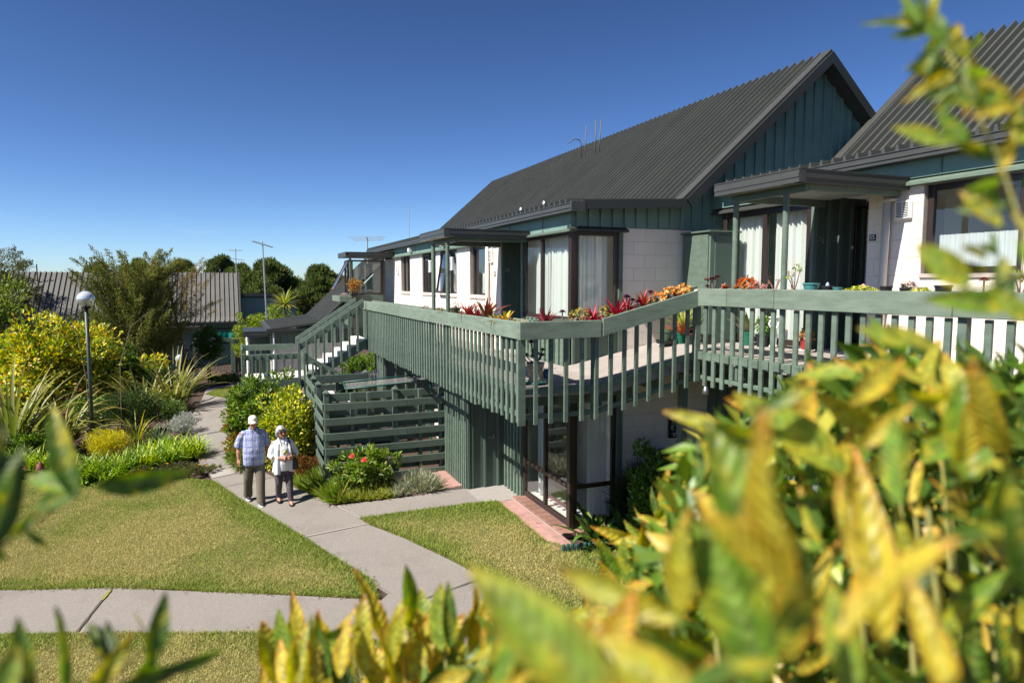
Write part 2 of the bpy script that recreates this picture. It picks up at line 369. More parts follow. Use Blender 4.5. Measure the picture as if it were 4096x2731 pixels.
# --- lawns
LAWN1 = [(-0.46, 15.45)] + MAIN_L[8:17] + [(1.6, 8.38)] + LOW_T[::-1][1:] + [(-9, 15), (-9, 18.6), (-4.9, 18.06), (-4.04, 18.08), (-3.11, 17.33), (-2.38, 16.97), (-1.02, 16.14)]
LAWN2 = [(1.93, 11.42), (4.17, 10.85), (4.17, 8.85), (4.45, 8.3), (4.0, 6.2), (3.52, 6.2), (3.27, 7.2), (2.99, 8.2), (2.76, 9.04), (2.39, 10.14), (1.99, 11.1)]
LAWN3 = LOW_B[:-1] + [(1.9, 6.6), (1.5, 5.4), (-.5, 5.6), (-3, 6.5), (-6, 8.5), (-8, 11.5)]
LAWN4 = [(-0.24, 26.6), (-1.02, 28.4), (-0.62, 29.45), (1.6, 29.45), (1.4, 26.3), (.3, 24.6), (-.2, 24.8)]
M_blade = leafmat('grass_blades', 0.75, 0.25, spec=0.15, rand=0)
def lawn(name, poly, dens, label, hmin=.012, hmax=.036, lush=0.0):
    setp(sheet(name + '_turf', poly, 0.012, M_turf), kind='structure')
    P = np.array(poly); lo = P.min(0); hi = P.max(0); n = int((hi[0] - lo[0]) * (hi[1] - lo[1]) * dens)
    x = rng.uniform(lo[0], hi[0], n); y = rng.uniform(lo[1], hi[1], n)
    k = inpoly(x, y, poly); x = x[k]; y = y[k]; E = np.concatenate([P, P[:1]])
    for a, b in zip(E[:-1], E[1:]):      # ragged tufts leaning over the edge
        L_ = np.hypot(*(b - a)); m_ = int(L_ * 260); t_ = rng.random(m_); clump = np.clip(vnoise(a[0] + (b - a)[0] * t_, a[1] + (b - a)[1] * t_, 5.0, 8) * 1.6 - .5, 0, 1)
        x = np.concatenate([x, a[0] + (b - a)[0] * t_ + rng.normal(0, .035, m_) * clump]); y = np.concatenate([y, a[1] + (b - a)[1] * t_ + rng.normal(0, .035, m_) * clump])
    n = len(x); dist = np.full(n, 9.)
    for a, b in zip(E[:-1], E[1:]):
        ab = b - a; t = np.clip(((x - a[0]) * ab[0] + (y - a[1]) * ab[1]) / (ab @ ab + 1e-9), 0, 1)
        dist = np.minimum(dist, np.hypot(x - a[0] - t * ab[0], y - a[1] - t * ab[1]))
    edge = np.clip(1 - dist / 0.55, 0, 1)
    pat = vnoise(x, y, .55, 5) * .5 + vnoise(x, y, 1.7, 6) * .3 + vnoise(x, y, 6, 7) * .2
    green = np.clip((pat - .41 + lush) * 2.6 + edge * .8 + rng.normal(0, .22, n), 0, 1)[:, None]
    straw = np.array([.45, .395, .155]); gr = np.array([.255, .325, .06]); dk = np.array([.10, .145, .028])
    c = straw * (1 - green) + gr * green; q = rng.random(n)[:, None] < .28 * green; c = np.where(q, dk, c) * rng.uniform(.6, 1.25, (n, 1))
    h = rng.uniform(hmin, hmax, n) * (0.75 + .9 * edge); wd = rng.uniform(.003, .0065, n); a = rng.uniform(0, 6.283, n); ln = rng.uniform(.2, 1.3, n) * h
    z = g(x, y) + .010; b = a + rng.uniform(.6, 2.4, n)
    v = np.empty((n, 3, 3)); ca, sa = np.cos(a) * wd, np.sin(a) * wd
    v[:, 0] = np.stack([x - ca, y - sa, z], -1); v[:, 1] = np.stack([x + ca, y + sa, z], -1); v[:, 2] = np.stack([x + np.cos(b) * ln, y + np.sin(b) * ln, z + h], -1)
    o = mesh_obj(name, v.reshape(-1, 3), np.arange(3 * n).reshape(-1, 3), M_blade, cols=np.repeat(c, 3, 0))
    setp(o, label, 'grass', kind='stuff')
lawn('lawn', LAWN1, 7600, 'wide patchy lawn with straw brown middle left of the garden path')
lawn('lawn', LAWN2, 8000, 'small green lawn between the side path and the pink pavers')
lawn('lawn', LAWN3, 8000, 'strip of short lawn in front of the lower path', lush=.06)
LAWN5 = [(4.5, 8.28), (7.1, 8.28), (7.1, 4.2), (4.1, 4.4), (4.05, 6.2)]  # grass extended under the walkway to bounce light onto the lower walls
lawn('lawn', LAWN5, 2600, 'shaded lawn below the walkway of house 55', lush=.2)
lawn('lawn', LAWN4, 2500, 'small far lawn where the garden path bends', lush=.3)
# --- pavers
def pavers(x0, x1, y0, y1, lx, ly, run='y', label=''):
    base = setp(sheet('paving_bed', [(x0, y0), (x1, y0), (x1, y1), (x0, y1)], -0.004, M_jpale), kind='structure')
    i = 0; x = x0
    while x < x1 - .03:
        xe = min(x + lx, x1); y = y0 - (ly / 2 if i % 2 else 0)
        while y < y1 - .03:
            a = max(y, y0); b = min(y + ly, y1)
            if b - a > .04:
                z = float(g((x + xe) / 2, (a + b) / 2)) + random.uniform(-.003, .003)
                boxo('paver', base, M_paver, (x + .003, xe - .003, a + .003, b - .003, z - .02, z + .022), .004)
            y += ly
        x += lx; i += 1
pavers(2.95, 3.92, 11.99, 13.12, .2, .3)
pavers(4.18, 4.50, 8.5, 10.85, .16, .31)
pavers(-.2, 2.6, 30.3, 31.2, .3, .3)

# leaf litter and crumbs of soil along the path edges
M_litter = leafmat('leaf_litter', .9, .1, spec=.1, rand=0)
n = 700; V = []; C = []
for E_ in (MAIN_L, MAIN_R[:9], LOW_T, LOW_B):
    Q = np.array(E_); 
    for k in range(n // 4):
        i = rng.integers(0, len(Q) - 1); p = Q[i] + (Q[i + 1] - Q[i]) * rng.random() + rng.normal(0, .07, 2); s = rng.uniform(.008, .028); a = rng.uniform(0, 6.28); z = float(g(p[0], p[1])) + .018
        for j in range(3): V.append((p[0] + s * math.cos(a + j * 2.1), p[1] + s * .6 * math.sin(a + j * 2.1), z + rng.uniform(0, .012)))
        C += [np.array([(.16, .10, .05), (.30, .20, .10), (.06, .04, .025)][rng.integers(0, 3)])] * 3
setp(mesh_obj('leaf_litter', np.array(V), np.arange(len(V)).reshape(-1, 3), M_litter, None, cols=np.array(C)), 'scattered dry leaf litter along the path edges', 'leaf litter', kind='stuff')
# ================================================================== HOUSES
def block_wall(parent, f, pl, u0, u1, z0, z1, openings=(), back=True, ch=.2, cl=.4, phase=0, zfloor=None, label=None):
    """painted concrete blocks, running bond, as single blocks proud of a recessed joint wall"""
    def spans(a, b, z):
        out = [(a, b)]
        for (oa, ob, oz0, oz1) in openings:
            if oz0 - .01 <= z <= oz1 + .01:
                nw = []
                for (p, q) in out:
                    if ob <= p or oa >= q: nw.append((p, q)); continue
                    if oa > p: nw.append((p, oa))
                    if ob < q: nw.append((ob, q))
                out = nw
        return out
    nz = int(math.ceil((z1 - z0) / ch - 1e-6)); mbk = MB()
    for k in range(nz):
        za = z1 - (k + 1) * ch; zb = z1 - k * ch; za = max(za, z0)
        if zb - za < .03: continue
        for (p, q) in spans(u0, u1, (za + zb) / 2):
            mbk.box(*FB(f, pl, p + .004, q - .004, za, zb, -.14, -.007))
            off = (cl / 2 if (k + phase) % 2 else 0); u = u0 - off
            while u < q - 1e-6:
                a = max(u, p); b = min(u + cl, q)
                if b - a > .03: boxo('block', parent, M_block, FB(f, pl, a + .002, b - .002, za + .002, zb - .002, -.12, 0), .004)
                u += cl
    mbk.build('wall', M_joint, parent)
def window(parent, f, pl, u0, u1, z0, z1, mull=(), trans=(), rec=0.05, fw=.055, dep=.06, glass=None, name='window'):
    m = MB(); d1 = -rec; d0 = -rec - dep
    for a, b in ((u0, u0 + fw), (u1 - fw, u1)): m.box(*FB(f, pl, a, b, z0, z1, d0, d1))
    for a, b in ((z0, z0 + fw), (z1 - fw, z1)): m.box(*FB(f, pl, u0 + fw, u1 - fw, a, b, d0 + .002, d1 - .002))
    us = [u0 + fw / 2] + list(mull) + [u1 - fw / 2]; zs = [z0 + fw / 2] + list(trans) + [z1 - fw / 2]
    for c in mull: m.box(*FB(f, pl, c - fw / 2, c + fw / 2, z0 + fw, z1 - fw, d0 + .004, d1 + .004))
    for c in trans: m.box(*FB(f, pl, u0 + fw, u1 - fw, c - fw * .45, c + fw * .45, d0 + .006, d1 + .002))
    o = m.build(name, M_frame, parent, bevel=.006)
    for i in range(len(us) - 1):
        for j in range(len(zs) - 1):
            boxo('pane', o, glass or M_glass, FB(f, pl, us[i] + .01, us[i + 1] - .01, zs[j] + .01, zs[j + 1] - .01, d0 + .025, d0 + .031), 0)
    return o
def sash(parent, pl, u0, u1, z0, z1, ang, rec=0.04):
    """awning sash in an A wall, hinged at the head, pushed out at the foot"""
    m = MB(); fw = .045; x0, x1 = pl + rec - .03, pl + rec + .01
    for a, b in ((u0, u0 + fw), (u1 - fw, u1)): m.box(x0, x1, a, b, z0, z1)
    for a, b in ((z0, z0 + fw), (z1 - fw, z1)): m.box(x0 + .002, x1 - .002, u0 + fw, u1 - fw, a, b)
    m.rot((pl + rec, 0, z1), 'Y', ang); o = m.build('window_sash', M_frame, parent)
    gm = MB().box(x0 + .018, x0 + .023, u0 + fw, u1 - fw, z0 + fw, z1 - fw).rot((pl + rec, 0, z1), 'Y', ang); gm.build('pane', M_glass, o)
def curtain(parent, f, pl, u0, u1, z0, z1, depth, amp=.03, folds=9, name='curtain', material=None, taper=0.0):
    n = folds * 8; V = []; F = []; rows = 7
    ph = [random.uniform(-.6, .6) for _ in range(folds + 2)]
    for r in range(rows):
        t = r / (rows - 1); z = z0 + (z1 - z0) * t
        for i in range(n + 1):
            s = i / n; u = u0 + (u1 - u0) * s
            k = int(s * folds); a = amp * (1.0 - .35 * t) * math.sin(2 * math.pi * folds * s + ph[k] * .8) + amp * .4 * math.sin(2 * math.pi * folds * .43 * s + 1.3)
            uu = u + taper * (1 - t) * (s - .5)
            d = -depth + a
            V.append((pl - d, uu, z) if f == 'A' else (uu, pl - d, z))
    for r in range(rows - 1):
        for i in range(n): q = r * (n + 1) + i; F.append((q, q + 1, q + n + 2, q + n + 1))
    return mesh_obj(name, V, F, material or M_curt, parent, smooth=True)
def cladding(parent, f, pl, u0, u1, z0, z1, sp=.2, material=None, ztop=None, bw=.045, name='wall_panel', first=None, thick=.05):
    """sheet with vertical battens, each batten its own piece; ztop(u) gives a sloping head"""
    material = material or M_clad
    m = MB()
    if ztop is None: m.box(*FB(f, pl, u0, u1, z0, z1, -thick, 0))
    o = m.build(name, material, parent) if ztop is None else None
    u = (first if first is not None else u0 + sp * .5)
    while u < u1 - bw * .3:
        a, b = u - bw / 2, u + bw / 2
        zt = z1 if ztop is None else ztop(u) - .02
        if zt - z0 > .05:
            if ztop is None: boxo('batten', parent, material, FB(f, pl, max(a, u0), min(b, u1), z0 - .004, zt - .004, 0.0, .034), .003)
            else: MB().hexa([(a, pl - .034, z0), (b, pl - .034, z0), (b, pl + .002, z0), (a, pl + .002, z0), (a, pl - .034, ztop(a) - .02), (b, pl - .034, ztop(b) - .02), (b, pl + .002, ztop(b) - .02), (a, pl + .002, ztop(a) - .02)]).build('batten', material, parent)
        u += sp
    return o

def house_roof(parent, xg, zg, y0, y1, zb_, xb, xr, zr, rib0, sp, ribs_from=None, right_run=3.6):
    """low eave strip, steep slope, ridge and far slope, with standing ribs as single pieces"""
    t = .06; slope = (zr - zb_) / (xr - xb)
    m = MB().prism([(xg, zg), (xb, zb_), (xr, zr), (xr + right_run, zr - right_run * slope), (xr + right_run, zr - right_run * slope - t), (xr, zr - t), (xb, zb_ - t), (xg, zg - t)], 'y', y0, y1)
    roof = m.build('roof', M_roof, parent)
    L = math.hypot(xr - xb, zr - zb_); a = math.atan2(zr - zb_, xr - xb)
    # rib (shared mesh): trapezoid standing on the steep slope, kinking onto the eave strip
    nx, nz = -math.sin(a), math.cos(a); h = .075; zlow = (zb_ - zg) / (xb - xg)
    def rib_mesh(wb, wt):
        P = [(xg + .02, zg + .02 * zlow), (xb, zb_), (xr + .03, zr + .03 * slope)]
        nn = [(0, 1), ((nx) * .6, (nz + 1) * .52), (nx, nz)]
        V = []
        for (x, z), (ax, az) in zip(P, nn):
            V += [(x, -wb, z + .002), (x, wb, z + .002), (x + ax * h, wt, z + az * h), (x + ax * h, -wt, z + az * h)]
        F = [(0, 1, 2, 3), (11, 10, 9, 8)]
        for s in (0, 4):
            for k in range(4): F.append((s + k, s + 4 + k, s + 4 + (k + 1) % 4, s + (k + 1) % 4))
        me = bpy.data.meshes.new('rib'); o0 = org(roof)
        me.from_pydata([(x - o0.x, y, z - o0.z) for x, y, z in V], [], F)
        bm = bmesh.new(); bm.from_mesh(me); bmesh.ops.recalc_face_normals(bm, faces=bm.faces); bm.to_mesh(me); bm.free()
        me.materials.append(M_roof); return me
    me = rib_mesh(.026, .012); y = rib0
    while y < y1 - .05:
        o = bpy.data.objects.new('rib', me); link(o, roof); o.location = (0, y - org(roof).y, 0); ORG[o.name] = Vector((0, y, 0)); y += sp
    # ridge capping
    MB().prism([(xr - .13, zr - .13 * slope + .045), (xr, zr + .05), (xr + .13, zr - .13 * slope + .045), (xr + .13, zr - .13 * slope + .03), (xr, zr + .035), (xr - .13, zr - .13 * slope + .03)], 'y', y0 - .01, y0 + .35).build('ridge_cap', M_roofdk, roof)
    return roof, a
def barge(parent, pts, y, wd=.20, th=.035, material=None):
    """board on the verge following the roof line pts (x,z)"""
    for (p, q) in zip(pts[:-1], pts[1:]):
        d = Vector((q[0] - p[0], q[1] - p[1])).normalized(); n = Vector((d.y, -d.x))
        if n.y > 0: n = -n
        e = .03
        a = (p[0], p[1] + e); b = (q[0], q[1] + e)
        MB().prism([a, b, (b[0] + n.x * wd, b[1] + n.y * wd), (a[0] + n.x * wd, a[1] + n.y * wd)], 'y', y - th, y).build('barge_board', material or M_roofdk, parent)
def gutter(parent, f, pl, u0, u1, z0, z1, dep=.13, name='gutter', ends=True):
    m = MB(); h = z1 - z0
    prof = [(0, z0), (dep * .93, z0), (dep * .93, z0 + h * .34), (dep, z0 + h * .36), (dep, z0 + h * .62), (dep * .96, z0 + h * .64), (dep * .96, z0 + h * .9), (dep * 1.03, z0 + h * .92), (dep * 1.03, z1), (dep * .9, z1), (dep * .88, z1 - .02), (0, z1 - .02)]
    if f == 'A': m.prism([(pl - d, z) for d, z in prof], 'y', u0, u1)
    else: m.prism([(pl - d, z) for d, z in prof], 'x', u0, u1)
    return m.build(name, M_gutter, parent)
def canopy(parent, x0, x1, y0, y1, z0, z1, posts, zpost, pr=.035):
    boxo('canopy_roof', parent, M_roofdk, (x0 + .06, x1, y0 + .06, y1 - .06, z1 - .03, z1 - .012), 0)
    boxo('canopy_soffit', parent, M_soffit, (x0 + .03, x1, y0 + .03, y1 - .03, z0 + .008, z0 + .02), 0)
    gutter(parent, 'A', x0 + .1, y0, y1, z0, z1, .1, 'canopy_fascia')
    gutter(parent, 'B', y0 + .1, x0 + .02, x1, z0, z1, .098, 'canopy_fascia')
    boxo('canopy_fascia', parent, M_gutter, (x0 + .02, x1, y1 - .03, y1 - .004, z0 + .004, z1 - .004), 0)
    boxo('canopy_beam', parent, M_dkgreen, (x0 + .22, x0 + .27, y0 + .12, y1 - .05, z0 - .075, z0 + .005), .003)
    boxo('canopy_beam', parent, M_dkgreen, (x0 + .27, x1, y1 - .16, y1 - .11, z0 - .075, z0 + .005), .003)
    boxo('canopy_beam', parent, M_dkgreen, (x0 + .27, x1, y0 + .12, y0 + .17, z0 - .06, z0 + .005), .003)
    for (px, py) in posts:
        MB().tube([(px, py, zpost), (px, py, z0 - .06)], pr, 12).build('post', M_slat, parent, smooth=False)
def text_part(name, s, size, loc, rot, parent, material, ext=.002):
    c = bpy.data.curves.new(name, 'FONT'); c.body = s; c.size = size; c.extrude = ext; c.align_x = 'CENTER'; c.align_y = 'CENTER'
    o = bpy.data.objects.new(name, c); dg = bpy.context.evaluated_depsgraph_get()
    COL.objects.link(o); dg.update(); me = bpy.data.meshes.new_from_object(o.evaluated_get(dg)); COL.objects.unlink(o); bpy.data.objects.remove(o)
    me.materials.clear(); me.materials.append(material); o = bpy.data.objects.new(name, me); link(o, parent)
    o.location = Vector(loc) - org(parent); o.rotation_euler = rot; return o
def louvre_vent(parent, f, pl, u, z, wd, h, d=.05):
    v = boxo('vent', parent, M_white, FB(f, pl, u - wd / 2, u + wd / 2, z - h / 2, z + h / 2, 0.002, d), .012)
    for s in (-1, 1):
        for k in range(9):
            zz = z - h * .36 + h * .72 * k / 8
            boxo('slot', v, M_dark, FB(f, pl, u + s * wd * .2 - wd * .16, u + s * wd * .2 + wd * .16, zz - h * .022, zz + h * .022, d - .003, d + .003), 0)

# ------------------------------------------------------------------ house 53
WX, EY, FZ = 4.66, 9.05, 2.55
h53 = thing('house', (WX, EY, 0), 'two-storey cream block house with green gable above the walkway corner, number 53', 'house')
# --- upper long wall
OP = [(12.75, 13.70, 3.51, 4.56), (14.60, 15.92, 3.51, 4.56), (16.28, 17.58, 3.51, 4.56), (18.9, 20.0, 3.51, 4.56)]
block_wall(h53, 'A', WX, 11.93, 20.70, 2.35, 4.56, [(a, b, c + .05, d - .05) for a, b, c, d in OP], phase=1)
for i, (a, b, z0, z1) in enumerate(OP):
    # reveals and sill
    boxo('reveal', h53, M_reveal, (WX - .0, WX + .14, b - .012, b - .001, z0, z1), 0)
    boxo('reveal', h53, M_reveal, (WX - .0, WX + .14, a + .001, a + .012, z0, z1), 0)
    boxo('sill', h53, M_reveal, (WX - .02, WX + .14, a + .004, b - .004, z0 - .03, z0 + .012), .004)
    if i == 0:
        window(h53, 'A', WX, a + .02, b - .02, z0 + .02, z1 - .01, rec=.07)
        curtain(h53, 'A', WX, a + .1, b - .12, z0 + .08, z0 + .50, .24, .02, 8, 'lace_curtain', M_lace)
        curtain(h53, 'A', WX, b - .36, b - .1, z0 + .05, z1 - .05, .30, .02, 3)
    else:
        window(h53, 'A', WX, a + .02, b - .02, z0 + .02, z1 - .01, mull=[(a + b) / 2 + .05], rec=.08, glass=M_glass_pale)
        hb = (a + b) / 2 + .05
        if i in (1, 2): sash(h53, WX, hb + .02, b - .03, z0 + .05, z1 - .03, R(9 if i == 1 else -0), .06)
        curtain(h53, 'A', WX, a + .06, b - .06, z0 + .05, z1 - .05, .175, .008, 10)
        if i == 1:
            louvre_vent(h53, 'A', WX + .02, a + .35, z1 - .32, .15, .30, .06)
        if i == 2: louvre_vent(h53, 'A', WX + .02, a + .5, z1 - .34, .15, .30, .06)
louvre_vent(h53, 'A', WX, 20.35, 4.22, .15, .30, .06)
# --- fascia band, flashing, gutter
boxo('fascia', h53, M_gable, (WX - .02, WX + .1, 9.05, 20.75, 4.6, 4.86), .004)
for yy in (10.0, 11.4, 13.4, 15.8, 18.2): boxo('fascia_joint', h53, M_dkgreen, (WX - .028, WX - .021, yy, yy + .03, 4.6, 4.86), 0)
MB().prism([(WX - .085, 4.56), (WX + .05, 4.56), (WX + .05, 4.64), (WX - .085, 4.585)], 'y', 8.97, 20.75).build('flashing', M_dkgreen, h53)
gutter(h53, 'A', WX - .02, 8.73, 24.6, 4.83, 4.95, .16)
for yy in (13.2, 15.45, 18.6):   # little roof lights / vents under the eave
    MB().prism([(yy - .09, 4.66), (yy + .09, 4.66), (yy + .09, 4.76), (yy - .09, 4.76)], 'x', WX - .12, WX - .03).build('eave_vent', M_white, h53)
# --- entry recess
boxo('wall', h53, M_joint, (WX + .012, WX + .9, 11.95, 12.07, FZ, 4.6), 0)
cladding(h53, 'B', 11.93, WX + .02, WX + 1.0, FZ, 4.6, sp=.30, first=WX + .05, material=M_door, bw=.07, name='entry_panel')
boxo('entry_wall', h53, M_door, (WX + .9, WX + 1.0, 10.8, 11.95, FZ, 4.6), 0)
text_part('house_number', '53', .09, (4.80, 11.925, 4.045), (R(90), 0, 0), h53, M_alu)
boxo('number_plate', h53, mat('brass_plate', (.20, .15, .10), .4, .1, 10), (WX - .008, WX - .001, 12.17, 12.26, 3.93, 4.03), 0)
text_part('plate_number', '53', .06, (WX - .010, 12.215, 3.98), (R(90), 0, R(-90)), h53, M_white)
MB().tube([(WX - .05, 12.50, FZ - .1), (WX - .05, 12.50, 4.56)], .04, 12).build('downpipe', M_cream, h53, smooth=True)
louvre_vent(h53, 'A', WX, 12.36, 4.33, .14, .28, .05)
# --- upper bay: A face and B face windows, cladding below
boxo('bay_post', h53, M_frame, (WX - .012, WX + .06, EY - .012, EY + .06, 3.24, 4.58), .004)
window(h53, 'A', WX, 9.11, 10.85, 3.24, 4.57, mull=[10.12], rec=.005, fw=.06, glass=M_glass_up)
window(h53, 'B', EY, WX + .06, 5.46, 3.24, 4.57, rec=.005, fw=.06, glass=M_glass_up)
boxo('door_handle', h53, M_dark, (WX - .035, WX - .02, 10.72, 10.745, 3.75, 3.88), .003)
curtain(h53, 'A', WX, 9.3, 10.05, 3.0, 4.53, .16, .035, 8)
curtain(h53, 'A', WX, 10.08, 10.66, 3.0, 4.53, .16, .035, 6)
curtain(h53, 'B', EY, 4.86, 5.34, 3.0, 4.53, .15, .02, 7)
boxo('corner_board', h53, M_slat, (5.46, 5.53, EY - .02, EY + .05, FZ, 4.6), .003)
boxo('corner_board', h53, M_slat, (WX - .02, WX + .03, 10.85, 10.93, FZ, 4.6), .003)
MB().prism([(EY - .10, 4.57), (EY + .03, 4.57), (EY + .03, 4.66), (EY - .10, 4.60)], 'x', WX - .06, 5.58).build('flashing', M_roofdk, h53)
cladding(h53, 'A', WX, 9.05, 10.85, FZ - .01, 3.24, sp=.17, first=9.10, material=M_slat)
cladding(h53, 'B', EY, WX, 5.47, FZ - .01, 3.24, sp=.21, first=WX + .03, material=M_clad)
boxo('floor', h53, M_carpet, (WX + .06, 9.2, EY + .06, 24.5, FZ - .12, FZ + .02), 0)
boxo('inner_wall', h53, M_room, (7.2, 7.3, EY + .1, 24.4, FZ + .02, 5.0), 0)
boxo('inner_wall', h53, M_room, (WX + .15, 7.2, 10.98, 11.06, FZ + .02, 4.8), 0)
boxo('ceiling', h53, M_room, (WX + .1, 9.2, EY + .1, 24.5, 4.8, 4.84), 0)
# --- block end wall + gable
block_wall(h53, 'B', EY, 5.53, 6.80, 2.35, 4.64)
zroof = lambda x: (4.95 + (x - 4.5) * (5.05 - 4.95) / (6.44 - 4.5)) if x < 6.44 else (5.05 + (x - 6.44) * (2.52 / 2.84)) if x < 9.28 else 7.57 - (x - 9.28) * (2.52 / 2.84)
gm = MB(); gp = [(WX, 4.645), (11.5, 4.645), (11.5, zroof(11.5) - .06), (9.28, 7.50), (6.44, 4.99), (WX, 4.89)]
gm.prism(gp, 'y', EY + .001, EY + .08).build('gable_wall', M_gable, h53)
cladding(h53, 'B', EY, 4.72, 11.4, 4.645, 0, sp=.205, ztop=lambda u: zroof(u) - .06, material=M_gable, bw=.05, first=4.75)
cladding(h53, 'B', EY, 6.80, 11.4, 2.35, 4.64, sp=.205, material=M_gable, bw=.05, first=6.85)
roof53, _ = house_roof(h53, 4.50, 4.95, 8.74, 24.63, 5.05, 6.44, 9.28, 7.57, 8.98, .185, right_run=3.8)
barge(h53, [(4.66, 4.955), (6.44, 5.05)], 8.74, .13); barge(h53, [(6.44, 5.05), (9.28, 7.57)], 8.739, .145); barge(h53, [(9.28, 7.57), (13.0, 7.57 - 3.72 * 2.52 / 2.84)], 8.738, .145)
sl_ = 2.52 / 2.84
MB().hexa([(6.40, 8.73, 5.055), (9.28, 8.73, 7.60), (9.28, 8.93, 7.60), (6.40, 8.93, 5.055), (6.38, 8.73, 5.09), (9.26, 8.73, 7.64), (9.26, 8.93, 7.64), (6.38, 8.93, 5.09)]).build('verge_flashing', M_gutter, h53)
boxo('gutter_end', h53, M_gutter, (4.47, 4.70, 8.70, 8.735, 4.82, 4.965), .004)
boxo('end_wall', h53, M_gable, (WX + .1, 13, 24.3, 24.4, 0, 4.95), 0)
MB().prism([(6.5, 4.9), (12.2, 4.9), (9.28, 7.45)], 'y', 24.3, 24.4).build('end_gable', M_gable, h53)
boxo('back_wall', h53, M_gable, (12.6, 12.7, EY + .1, 24.3, 0, 4.6), 0)
# --- lower storey: corner window on a brick sill
window(h53, 'A', WX, 9.11, 10.85, .10, 2.20, mull=[9.98], trans=[.70], rec=.005, fw=.07, glass=M_glass_low)
window(h53, 'B', EY, WX + .06, 5.46, .10, 2.20, trans=[.70], rec=.005, fw=.07)
boxo('added_pale_screen', h53, M_room, (5.9, 5.95, 9.9, 12.3, .106, 2.3), .01)  # pale screen wall added inside to brighten the view through the lower window
boxo('mortar', h53, M_jpale, (4.50, WX + .04, 8.95, 10.9, -.03, .048), 0)
boxo('bay_post', h53, M_frame, (WX - .014, WX + .06, EY - .014, EY + .06, .08, 2.22), .006)
boxo('corner_board', h53, M_clad, (5.46, 5.56, EY - .02, EY + .05, .08, 2.36), .003)
boxo('lintel', h53, M_clad, (WX - .012, WX + .1, EY - .012, 11.0, 2.21, 2.40), .004)
boxo('lintel', h53, M_clad, (WX + .1, 5.56, EY - .012, EY + .1, 2.21, 2.40), .004)
for k in range(10):
    y = 8.93 + k * .2
    boxo('brick', h53, M_brick, (4.49, WX + .05, y + .009, y + .191, -.03, .058), .006)
for k in range(4): boxo('brick', h53, M_brick, (WX + .055 + k * .2, WX + .247 + k * .2, 8.90, EY + .05, -.03, .058), .004)
boxo('sill_edge', h53, M_jpale, (4.475, 4.487, 8.93, 10.93, -.03, .03), 0)
boxo('lower_floor', h53, M_carpet, (WX + .06, 8.0, EY + .06, 13.0, -.05, .105), 0)
boxo('threshold', h53, M_white, (WX + .07, WX + .3, 9.15, 10.8, .106, .125), .003)
boxo('lower_back_wall', h53, M_room, (7.4, 7.5, EY + .06, 13.0, .1, 2.4), 0)
boxo('lower_back_wall', h53, M_room, (WX + .06, 7.4, 12.3, 12.4, .1, 2.4), 0)
boxo('lower_ceiling', h53, M_room, (WX + .06, 7.5, EY + .06, 12.4, 2.36, 2.40), 0)
curtain(h53, 'B', EY, 5.05, 5.40, .15, 2.15, .18, .02, 4)
curtain(h53, 'A', WX, 10.35, 10.78, .15, 2.15, .25, .02, 4)
block_wall(h53, 'B', EY, 5.56, 7.2, -.05, 2.36)
cladding(h53, 'A', WX, 10.86, 11.9, 0, 2.36, sp=.15, first=10.9, material=M_slat, bw=.06)
# --- lower storage cupboards
cladding(h53, 'A', 3.93, 11.75, 13.4, -.1, 2.3, sp=.115, first=11.78, material=M_slat, bw=.05)
cladding(h53, 'B', 11.75, 3.93, 4.98, -.02, 2.3, sp=5, first=3.95, material=M_door, bw=.05, name='storage_door')
for u in (4.02, 4.27, 4.53, 4.755, 4.93): boxo('batten', h53, M_clad, FB('B', 11.75, u - .022, u + .022, .0, 2.28, .001, .026), .003)
MB().lathe([(.028, 0), (.028, .012), (.020, .016)], 0, 0, 14).rot((0, 0, 0), 'X', R(90)).build('deadlock', M_steel, h53).location = Vector((4.44, 11.745, 1.09)) - org(h53)
hd = boxo('door_handle', h53, M_steel, (4.34, 4.46, 11.70, 11.715, .955, .972), .004)
boxo('handle_plate', h53, M_steel, (4.425, 4.46, 11.715, 11.748, .92, 1.01), .006)
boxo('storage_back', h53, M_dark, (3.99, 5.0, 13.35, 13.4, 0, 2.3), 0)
# lower long wall behind the yard and second cupboard under the deck end
block_wall(h53, 'A', WX, 13.4, 20.7, -.1, 2.36, [(14.3, 15.3, .9, 2.0)], phase=1)
window(h53, 'A', WX, 14.32, 15.28, .92, 1.98, rec=.06)
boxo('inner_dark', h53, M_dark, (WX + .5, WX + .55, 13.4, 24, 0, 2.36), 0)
cladding(h53, 'A', 3.40, 16.55, 17.6, -.2, 2.34, sp=.115, first=16.58, material=M_slat, bw=.05)
cladding(h53, 'B', 16.55, 3.40, 4.62, -.2, 2.34, sp=.26, first=3.43, material=M_clad, bw=.05)

# ------------------------------------------------------------------ house 55
h55 = thing('house', (7.17, 6.0, 0), 'cream block house with entry canopy and lace-curtained window at right, number 55', 'house')
W5, F5 = 7.17, 2.90
block_wall(h55, 'A', W5, 1.2, 6.11, 2.75, 4.90, [(4.32, 5.40, 3.95, 4.85)], phase=0)
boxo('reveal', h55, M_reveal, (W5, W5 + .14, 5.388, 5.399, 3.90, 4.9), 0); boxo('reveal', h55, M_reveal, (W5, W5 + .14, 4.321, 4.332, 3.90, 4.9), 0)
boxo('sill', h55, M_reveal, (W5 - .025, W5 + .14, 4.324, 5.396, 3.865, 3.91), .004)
window(h55, 'A', W5, 4.34, 5.38, 3.91, 4.89, rec=.045, fw=.07, glass=M_glass)
curtain(h55, 'A', W5, 4.42, 5.30, 3.98, 4.34, .17, .018, 12, 'lace_curtain', M_lace)
boxo('sill_shelf', h55, M_white, (W5 + .25, W5 + .45, 4.4, 5.32, 3.90, 3.93), .004)
boxo('wall', h55, M_block, (W5 + .004, W5 + 1.2, 6.0, 6.105, F5, 4.9), .004)
